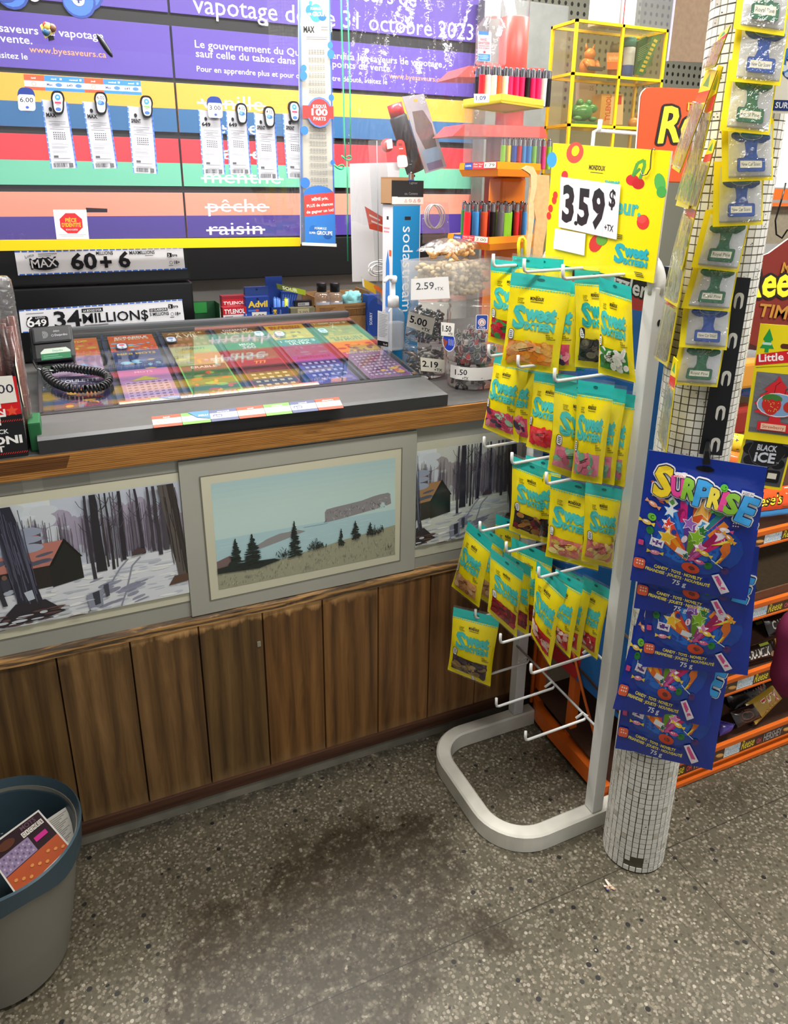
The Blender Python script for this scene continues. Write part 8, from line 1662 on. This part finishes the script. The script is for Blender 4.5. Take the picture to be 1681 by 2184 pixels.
place_row(['#141417', '#e8e6e4', '#d0202c', '#e4246a', '#141417', '#e4246a', '#e8e6e4', '#e4246a', '#141417'], p0 + Vector((.01, .035, 0)), p1 + Vector((-.01, .03, 0)), ztop, .001, lambda i, c: '%s lighter in the yellow top tray back row, %s from the left' % (c, ords[i]), 'lighters on the yellow top tray', 5, 1.15, '#141417')
q = Qp((1011, 200), (1044, 200), (1043, 218), (1012, 219), 1, 1.80); mb = MB(); q.slab(mb, .0008, hx('#eceaf0')); Art(40, 22).text('1.09', 5, 16, 11, '#3a4a90', w=26, bold=.03).text('+TX', 30, 20, 4, '#3a4a90', w=8).emit(mb, q); tag(mb.build('price_card', M_PAPER), 'white card handwritten 1.09 on the yellow lighter tray', 'price card')
q = Qp((868, 367), (886, 366), (886, 392), (868, 392), 1, YSD + .03); c = q(.5, 1); c.z = zc + .004; lighter('#2a4fb4', c, 'blue patterned lighter standing up in the small black lighter box', 'lighter in the small black box', '#141417', .4, 0, 1.05)
# wooden paddle bracket and yellow loop in front of the tower
o = thing('wooden_bracket', 'pale wooden wavy bracket standing left of the price sign', 'bracket', P(1150, 545, 1, 1.72)); YK = 1.72
mb = MB(); pts = [(1141, 372), (1172, 374), (1172, 420), (1168, 480), (1160, 520), (1156, 560), (1136, 560), (1140, 500), (1144, 470), (1138, 440), (1140, 400)]; mb.prism([P(x, y, 1, YK) for x, y in pts], Vector((0, .006, 0)), hx('#b98f5e'), hx('#cda673')); mb.build('front_board', M_BOARD, o)
mb = MB(); pts = [(1114, 360), (1126, 353), (1138, 356), (1146, 372), (1145, 400), (1138, 430), (1140, 462), (1136, 500), (1130, 552), (1118, 552), (1127, 490), (1128, 440), (1133, 400), (1132, 372), (1124, 366)]; mb.prism([P(x, y, 1, YK - .012) for x, y in pts], Vector((0, .008, 0)), hx('#c39a68'), hx('#ddb98a')); mb.build('side_board', M_BOARD, o)
mb = MB(); mb.tube([P(x, y, 1, 1.66) for x, y in ((1107, 560), (1106, 520), (1109, 508), (1115, 506), (1120, 512), (1119, 560))], .0042, hx('#efe02a'), 8); tag(mb.build('yellow_loop', M_PLAST), 'bright yellow plastic loop above the candy bags left of the price sign', 'loop')

# ---------------------------------------------------------------- red display with big sanitizer bottle, behind the film
YD = 2.22; rd = thing('red_display', 'translucent red tiered display with a tall red column behind the lighters', 'display stand', P(1100, 300, 1, YD)); RC = '#d8524a'
cx0 = P(1103, 150, 1, YD); rad = (P(1131, 150, 1, YD).x - P(1075, 150, 1, YD).x) / 2 * .94
mb = MB(); mb.lathe([(rad, zat(1103, 300, YD)), (rad, zat(1103, 36, YD)), (rad * .96, zat(1103, 34, YD))], Vector((cx0.x, YD + .03, 0)), hx(RC), 28); mb.build('column', M_PLAST, rd)
mb = MB(); mb.lathe([(rad * .98, zat(1103, 34, YD) + .002), (rad * .98, 2.30)], Vector((cx0.x, YD + .03, 0)), hx('#fff'), 28); mb.build('clear_tube', M_ACRYL, rd)
for y0, y1, xl, xr_ in ((140, 164, 976, 1172), (264, 290, 966, 1168)):
    mb = MB(); q = Qp((xl + 26, y0), (xr_ - 8, y0 + 6), (xr_, y1 + 4), (xl, y1), 1, YD - .03); mb.prism([q(0, 0), q(1, 0), q(1, 1), q(0, 1)], Vector((0, .14, 0)), hx('#cf4a44'), hx('#dc5a50')); mb.build('shelf', M_PLAST, rd)
mb = MB(); mb.bevbox((cx0.x - .05, YD - .01, GZ), (cx0.x + .05, YD + .09, zat(1103, 290, YD)), hx('#8f2a24'), .006); mb.build('base_column', M_PLAST, rd)
YH = 2.20; c = P(1046, 139, 1, YH); c.z += .001; o = thing('hand_sanitizer', 'large clear hand sanitizer bottle with red and blue label on the red display', 'bottle', c); Hh = zat(1046, 60, YH) - c.z; Ht = zat(1046, 36, YH) - c.z; rx, ry = (P(1076, 100, 1, YH).x - P(1016, 100, 1, YH).x) / 2, .030
mb = MB(); loft(mb, [oval(.001, .94, .94), oval(.006, 1, 1), oval(Hh, 1, 1), oval(Ht - .006, .6, .7), oval(Ht, .46, .6)], '#fff'); mb.build('body', M_JAR, o)
mb = MB(); loft(mb, [oval(Ht, .46, .6), oval(Ht + .05, .46, .6)], '#f0f0f0'); mb.add(oval(Ht + .05, .46, .6), [tuple(range(28))], hx('#f0f0f0')); mb.build('cap', M_PLAST, o)
q = Qp((1018, 64), (1050, 66), (1048, 134), (1018, 132), 1, YH - .0335); A = Art(60, 130); A.rrect(2, 4, 56, 122, 6, '#dcdde6').rect(6, 4, 40, 14, '#3f8fd8').text('HAND', 26, 42, 11, '#c25a5a', 'c', w=26, bold=.05).text('SANITIZER', 28, 56, 10, '#c25a5a', 'c', w=46, bold=.05).text('DÉSINFECTANT', 28, 66, 6, '#c25a5a', 'c', w=44, bold=.02).text('POUR LES MAINS', 28, 75, 6, '#c25a5a', 'c', w=46, bold=.02).star(30, 88, 8, '#d0404a').rect(4, 96, 50, 28, '#3f9ae0').rect(10, 102, 36, 2, '#d9e8f6').rect(10, 108, 38, 2, '#d9e8f6').rect(10, 114, 34, 2, '#d9e8f6')
mb = MB(); A.emit(mb, q); mb.build('label_wrap', M_CARD, o)
# things behind the film
o = thing('flask', 'black insulated flask with red lid leaning behind the film', 'flask', P(880, 362, 1, 2.36)); a0, a1, a2 = P(848, 246, 1, 2.36), P(886, 366, 1, 2.36), P(841, 222, 1, 2.36)
mb = MB(); mb.tube([a1, a1.lerp(a0, .96), a0], [.030, .029, .024], hx('#26262a'), 18); mb.build('body', M_MATTE, o); mb = MB(); mb.tube([a0, a2], .0245, hx('#c9303a'), 18); mb.build('lid', M_PLAST, o)
q = Qp((845, 298), (862, 298), (871, 356), (848, 358), 1, 2.322); A = Art(30, 80); A.rrect(0, 0, 30, 80, 12, '#e0403a').rrect(0, 44, 30, 36, 8, '#e9e4e2').rect(8, 10, 12, 8, '#9a2a2a').rect(8, 24, 14, 3, '#f2d0c8'); mb = MB(); A.emit(mb, q); mb.build('label_tag', M_CARD, o)
o = thing('blister_pack', 'grey clear blister pack with dark tool leaning beside the flask', 'blister pack', P(928, 365, 1, 2.352)); q = Qp((858, 206), (904, 200), (953, 356), (908, 370), 1, 2.348); mb = MB(); q.slab(mb, .002, hx('#a4a4a8')); A = Art(60, 200); A.rect(0, 0, 60, 200, '#a2a2a6').poly([(14, 40), (44, 40), (56, 80), (50, 150), (20, 150), (8, 90)], '#6a5f5e').rect(8, 140, 44, 44, '#8fa6bd').rect(10, 176, 42, 20, '#7a6a8a').ell(32, 14, 6, 4, '#e0a040'); A.emit(mb, q); mb.build('card', M_GLOSS, o)
mb = MB(); mb.sphere(P(826, 310, 1, 2.36), .021, hx('#e0302c'), 18); q = Qp((824, 298), (836, 296), (838, 316), (826, 318), 1, 2.337); mb2 = mb; Art(10, 20).rect(0, 0, 10, 20, '#e9e4e2').emit(mb2, q); tag(mb2.build('red_ball', M_PLAST), 'round red ball tag hanging left of the flask', 'ball')
q = Qp((747, 349), (852, 346), (850, 598), (753, 601), 1, 2.335); mb = MB(); q.slab(mb, .006, hx('#d9d9da')); tag(mb.build('white_board', M_MATTE), 'plain white board standing behind the tall blue carton', 'board')
# clear acrylic bracket with price stickers
o = thing('acrylic_stand', 'clear acrylic stand with yellow and orange stickers left of the blue carton', 'acrylic stand', P(800, 640, 1, 2.22)); YA = 2.22
q = Qp((786, 300), (822, 296), (846, 664), (806, 648), 1, YA + .02); mb = MB(); q.slab(mb, .003, hx('#fff')); mb.build('side_pane', M_ACRYL, o)
mb = MB(); mb.tube([P(804, 300, 1, YA + .015), P(808, 600, 1, YA + .015)], .0012, hx('#8f9496'), 6); mb.build('bright_edge', M_PLAST, o)
q = Qp((770, 590), (846, 628), (848, 664), (772, 614), 1, YA); mb = MB(); q.slab(mb, .003, hx('#fff')); mb.build('lip', M_ACRYL, o)
A = Art(80, 30); A.poly([(2, 2), (30, 2), (30, 27), (2, 27)], '#e2b92c').ell(36, 8, 10, 7, '#ef7f3a').ell(50, 14, 9, 9, '#f08a4a').rect(0, 2, 4, 25, '#e9e9ea').rect(56, 8, 20, 16, '#9a9aa0'); q2_ = Qp((772, 592), (846, 629), (848, 660), (774, 613), 1, YA - .001); mb = MB(); A.emit(mb, q2_); mb.build('stickers', M_CARD, o)
o = thing('cable_roll', 'white coiled cable resting in the acrylic stand', 'cable', P(805, 585, 1, YA + .05)); mb = MB(); c = P(808, 580, 1, YA + .05)
mb.tube([c + Vector((.030 * math.cos(t), .012 * math.sin(t * .5), .018 * math.sin(t) + .001 * t)) for t in [i * .35 for i in range(60)]], .0028, hx('#e9e9ea'), 6); mb.build('coil', M_PLAST, o)
o = thing('clear_cable_bag', 'clear packet with pale coiled cable right of the blue carton', 'packet', P(925, 500, 1, 2.15)); c = P(922, 462, 1, 2.15); mb = MB()
mb.tube([c + Vector((.026 * math.cos(t) + .0006 * t, .006 * math.sin(t * .7), .036 * math.sin(t))) for t in [i * .3 for i in range(90)]], .0022, hx('#c9ccd2'), 6); mb.build('coil', M_PLAST, o)
q = Qp((900, 430), (956, 432), (960, 520), (902, 520), 1, 2.14); mb = MB(); q.slab(mb, .002, hx('#fff')); mb.build('bag', M_WRAP, o)
q = Qp((778, 440), (822, 466), (826, 498), (788, 488), 1, 2.24); A = Art(40, 30); A.rect(0, 0, 40, 30, '#d8523c').rect(6, 8, 22, 3, '#f2d8d0').rect(8, 16, 24, 3, '#f2d8d0'); mb = MB(); q.slab(mb, .003, hx('#ece8e4')); A.emit(mb, q); tag(mb.build('red_tag', M_CARD), 'small red tag hanging left of the tall blue carton', 'tag')

# ---------------------------------------------------------------- smoked yellow case and its contents
Y0 = 2.20; xL, xR = 1.628, 2.003; zs = [2.066, 1.912, 1.757, 1.602, 1.447, 1.292, 1.137, GZ + .004]; Yb = P(1180, 58, 0, xL).y; yc = thing('acrylic_case', 'smoked clear display case with bright yellow edges behind the price sign', 'display case', (1.8, 2.3, GZ)); YE = hx('#f0c818')
mb = MB(); e = .0045
def edge(p, q_): 
    lo = [min(p[i], q_[i]) - e for i in range(3)]; hi = [max(p[i], q_[i]) + e for i in range(3)]; mb.box(lo, hi, YE)
for x in (xL, (xL + xR) / 2, xR): edge((x, Y0, zs[0]), (x, Y0, zs[-1]))
for x in (xL, xR): edge((x, Yb, zs[0]), (x, Yb, zs[-1]))
for z in zs: edge((xL, Y0, z), (xR, Y0, z)); edge((xL, Y0, z), (xL, Yb, z)); edge((xR, Y0, z), (xR, Yb, z)); edge((xL, Yb, z), (xR, Yb, z))
mb.build('yellow_edges', M_PLAST, yc)
mb = MB(); 
mb.face([(xL, Y0 - .001, zs[0]), (xR, Y0 - .001, zs[0]), (xR, Y0 - .001, zs[-1]), (xL, Y0 - .001, zs[-1])], hx('#fff')); mb.face([(xL, Y0, zs[0]), (xL, Yb, zs[0]), (xL, Yb, zs[-1]), (xL, Y0, zs[-1])], hx('#fff')); mb.face([(xL, Yb, zs[0]), (xR, Yb, zs[0]), (xR, Yb, zs[-1]), (xL, Yb, zs[-1])], hx('#fff')); mb.face([(xR, Y0, zs[0]), (xR, Yb, zs[0]), (xR, Yb, zs[-1]), (xR, Y0, zs[-1])], hx('#fff'))
for z in zs: mb.face([(xL, Y0, z), (xR, Y0, z), (xR, Yb, z), (xL, Yb, z)], hx('#fff'))
mb.build('panes', M_YACR, yc)
YI = Y0 + .09
def incase(x, y, row, Y=YI): p = P(x, y, 1, Y); p.z = zs[row] + .005; return p
c = incase(1285, 150, 1); o = thing('pill_bottle', 'squat amber pill bottle with grey green lid in the top row of the case', 'bottle', c); h_ = zat(1300, 96, YI) - c.z; c = incase(1312, 150, 1)
mb = MB(); mb.lathe([(.024, 0), (.026, .004), (.026, h_ * .72, hx('#c9864a')), (.022, h_ * .78)], c, hx('#8f5a3a'), 20); mb.build('body', M_PLAST, o); mb = MB(); mb.lathe([(.025, h_ * .76), (.025, h_), (.022, h_ + .004)], c, hx('#6f7058'), 20); mb.build('lid', M_PLAST, o)
mb = MB(); Art(60, 40).rect(0, 0, 60, 40, '#e6a06a').text('apolax', 8, 16, 10, '#e9d4b4', w=40, bold=.03).rect(0, 22, 60, 18, '#d8743a').emit(mb, Qp((1294, 112), (1326, 112), (1326, 148), (1294, 148), 1, YI - .028)); mb.build('label_wrap', M_CARD, o)
c = incase(1336, 150, 1, YI - .02); o = thing('pill_bottle', 'tall blue and white pill bottle with turquoise lid in the case', 'bottle', c); h_ = zat(1336, 82, YI - .02) - c.z
mb = MB(); mb.lathe([(.022, 0, hx('#2a4a9c')), (.024, .02, hx('#2a4a9c')), (.024, .045, hx('#a9b4cc')), (.024, h_ * .62, hx('#a9b4cc')), (.024, h_ * .78, hx('#2a3f8a')), (.02, h_ * .8, hx('#2a3f8a'))], c, hx('#2a4a9c'), 20); mb.build('body', M_PLAST, o); mb = MB(); mb.lathe([(.024, h_ * .80), (.024, h_), (.021, h_ + .003)], c, hx('#3f8f98'), 20); mb.build('lid', M_PLAST, o)
q = Qp((1362, 88), (1400, 66), (1390, 140), (1352, 160), 1, YI); A = Art(60, 100); A.rect(0, 0, 60, 100, '#23562f')
for i in range(7): A.rect(6, 24 + i * 6, 38 - (i % 3) * 6, 2, '#7fa080')
mb = MB(); q.slab(mb, .02, hx('#1d4a28')); A.emit(mb, q); q2_ = Qp((1400, 66), (1413, 74), (1372, 162), (1356, 158), 1, YI - .004); q2_.slab(mb, .004, hx('#2f6f3c')); B_ = Art(20, 100)
for i in range(8): B_.rect(5, 16 + i * 10, 10, 6, '#c9b83a')
B_.emit(mb, q2_); tag(mb.build('green_box', M_CARD), 'green box with yellow lettering leaning at the right in the top row of the case', 'box')
c = incase(1253, 155, 1); o = thing('cat_figurine', 'small orange animal figurine holding a dark card in the case', 'figurine', c); h_ = zat(1253, 92, YI) - c.z; mb = MB(); k = h_ / .085
for off, r, s_ in (((0, 0, .026), .026, (1, .8, 1)), ((0, -.004, .058), .017, (1, .85, .9))): mb.sphere(c + Vector(off) * k, r * k, hx('#c9824a'), 14, s_)
for sx in (-1, 1): mb.tube([c + Vector((sx * .010, -.002, .066)) * k, c + Vector((sx * .014, -.002, .084)) * k], [.006 * k, .001], hx('#b5703a'), 8); mb.tube([c + Vector((sx * .02, -.01, .04)) * k, c + Vector((sx * .016, -.026, .022)) * k], [.006 * k, .006 * k], hx('#b5703a'), 8)
mb.build('body', M_PLAST, o); mb = MB(); mb.bevbox(c + Vector((-.024, -.036, .014)) * k, c + Vector((.024, -.030, .024)) * k, hx('#33343c'), .002); mb.build('card', M_CARD, o)
c = incase(1240, 264, 2, YI - .02); o = thing('frog_figurine', 'green glazed frog figurine on a base in the second row of the case', 'figurine', c); h_ = zat(1240, 212, YI - .02) - c.z; mb = MB(); G_ = hx('#3f8f62')
mb.bevbox(c + Vector((-.050, -.03, .001)), c + Vector((.056, .03, .014)), hx('#2f7a55'), .004); mb.build('base', M_GLOSS, o); mb = MB(); mb.sphere(c + Vector((-.006, 0, .014 + h_ * .36)), h_ * .42, G_, 18, (1.25, 1, .85)); mb.sphere(c + Vector((.028, -.006, .014 + h_ * .50)), h_ * .26, G_, 14, (1.3, 1, .75)); mb.sphere(c + Vector((-.022, -.012, h_ * .85)), h_ * .16, G_, 12); mb.sphere(c + Vector((.014, -.012, h_ * .86)), h_ * .14, G_, 12)
for sx in (-.034, .03): mb.sphere(c + Vector((sx, -.022, .022)), .014, G_, 10, (1.2, 1, .6))
mb.build('body', M_GLOSS, o)
A = Art(40, 70); A.rect(0, 0, 40, 70, '#cfc0cf').text('25', 24, 14, 8, '#8a7a90', w=10, bold=.02)
q = Qp((1236, 174), (1272, 176), (1268, 262), (1234, 262), 1, YI + .07); mb = MB(); q.slab(mb, .02, hx('#bfb0c0')); A.emit(mb, q); tag(mb.build('mauve_box', M_CARD), 'pale mauve box standing behind the frog figurine', 'box')
A = Art(60, 75); A.rect(0, 0, 60, 75, '#e2c9a2').rect(0, 0, 26, 75, '#dca85a').text('TYLENOL', 26, 66, 13, '#c8452e', rot=-90, w=62, bold=.06).rect(40, 4, 14, 22, '#c8323a').rect(36, 34, 3, 30, '#c9806a')
q = Qp((1284, 200), (1331, 200), (1328, 266), (1278, 266), 1, YI - .01); mb = MB(); q.slab(mb, .05, hx('#d9a860')); A.emit(mb, q); tag(mb.build('medicine_box', M_CARD), 'orange and cream medicine box with upright red lettering in the case', 'medicine box')
c = incase(1352, 266, 2); mb = MB(); mb.sphere(c + Vector((0, 0, .02)), .02, hx('#c98a4a'), 12, (1.3, .8, 1)); mb.sphere(c + Vector((.02, 0, .045)), .014, hx('#c98a4a'), 12); tag(mb.build('animal_figurine', M_PLAST), 'small orange brown figurine right of the medicine box in the case', 'figurine')
# papers and boxes lying on the case
zc_ = zs[0] + .006
for xa_, xb_, c_, nm, lab in ((1284, 1322, '#d9dbe2', 'paper_box', 'white ribbed paper pack standing on the yellow edged case'), (1330, 1356, '#e9e6e6', 'paper_box', 'white box with red edge standing on the yellow edged case')):
    a0, b0 = P(xa_, 30, 1, Y0 + .03), P(xb_, 30, 1, Y0 + .03); mb = MB(); mb.bevbox((a0.x, Y0 + .03, zc_), (b0.x, Y0 + .10, 2.25), hx(c_), .002)
    if xa_ < 1300:
        for i in range(6): mb.box((a0.x + .004 + i * .009, Y0 + .0285, zc_ + .01), (a0.x + .006 + i * .009, Y0 + .0299, 2.2), hx('#a9acb8'))
    else: mb.box((a0.x - .0006, Y0 + .0285, zc_), (a0.x + .003, Y0 + .0298, 2.2), hx('#b02a30')); mb.box((a0.x, Y0 + .0285, zc_), (b0.x, Y0 + .0298, zc_ + .004), hx('#b02a30'))
    tag(mb.build(nm, M_CARD), lab, 'box')
a0, b0 = P(1362, 30, 1, Y0 + .03), P(1445, 30, 1, Y0 + .03); mb = MB(); mb.bevbox((a0.x, Y0 + .02, zc_), (min(b0.x, xR + .06), Y0 + .20, 2.26), hx('#fff'), .004); tag(mb.build('clear_bin', M_ACRYL), 'clear plastic bin standing on the yellow edged case', 'bin')
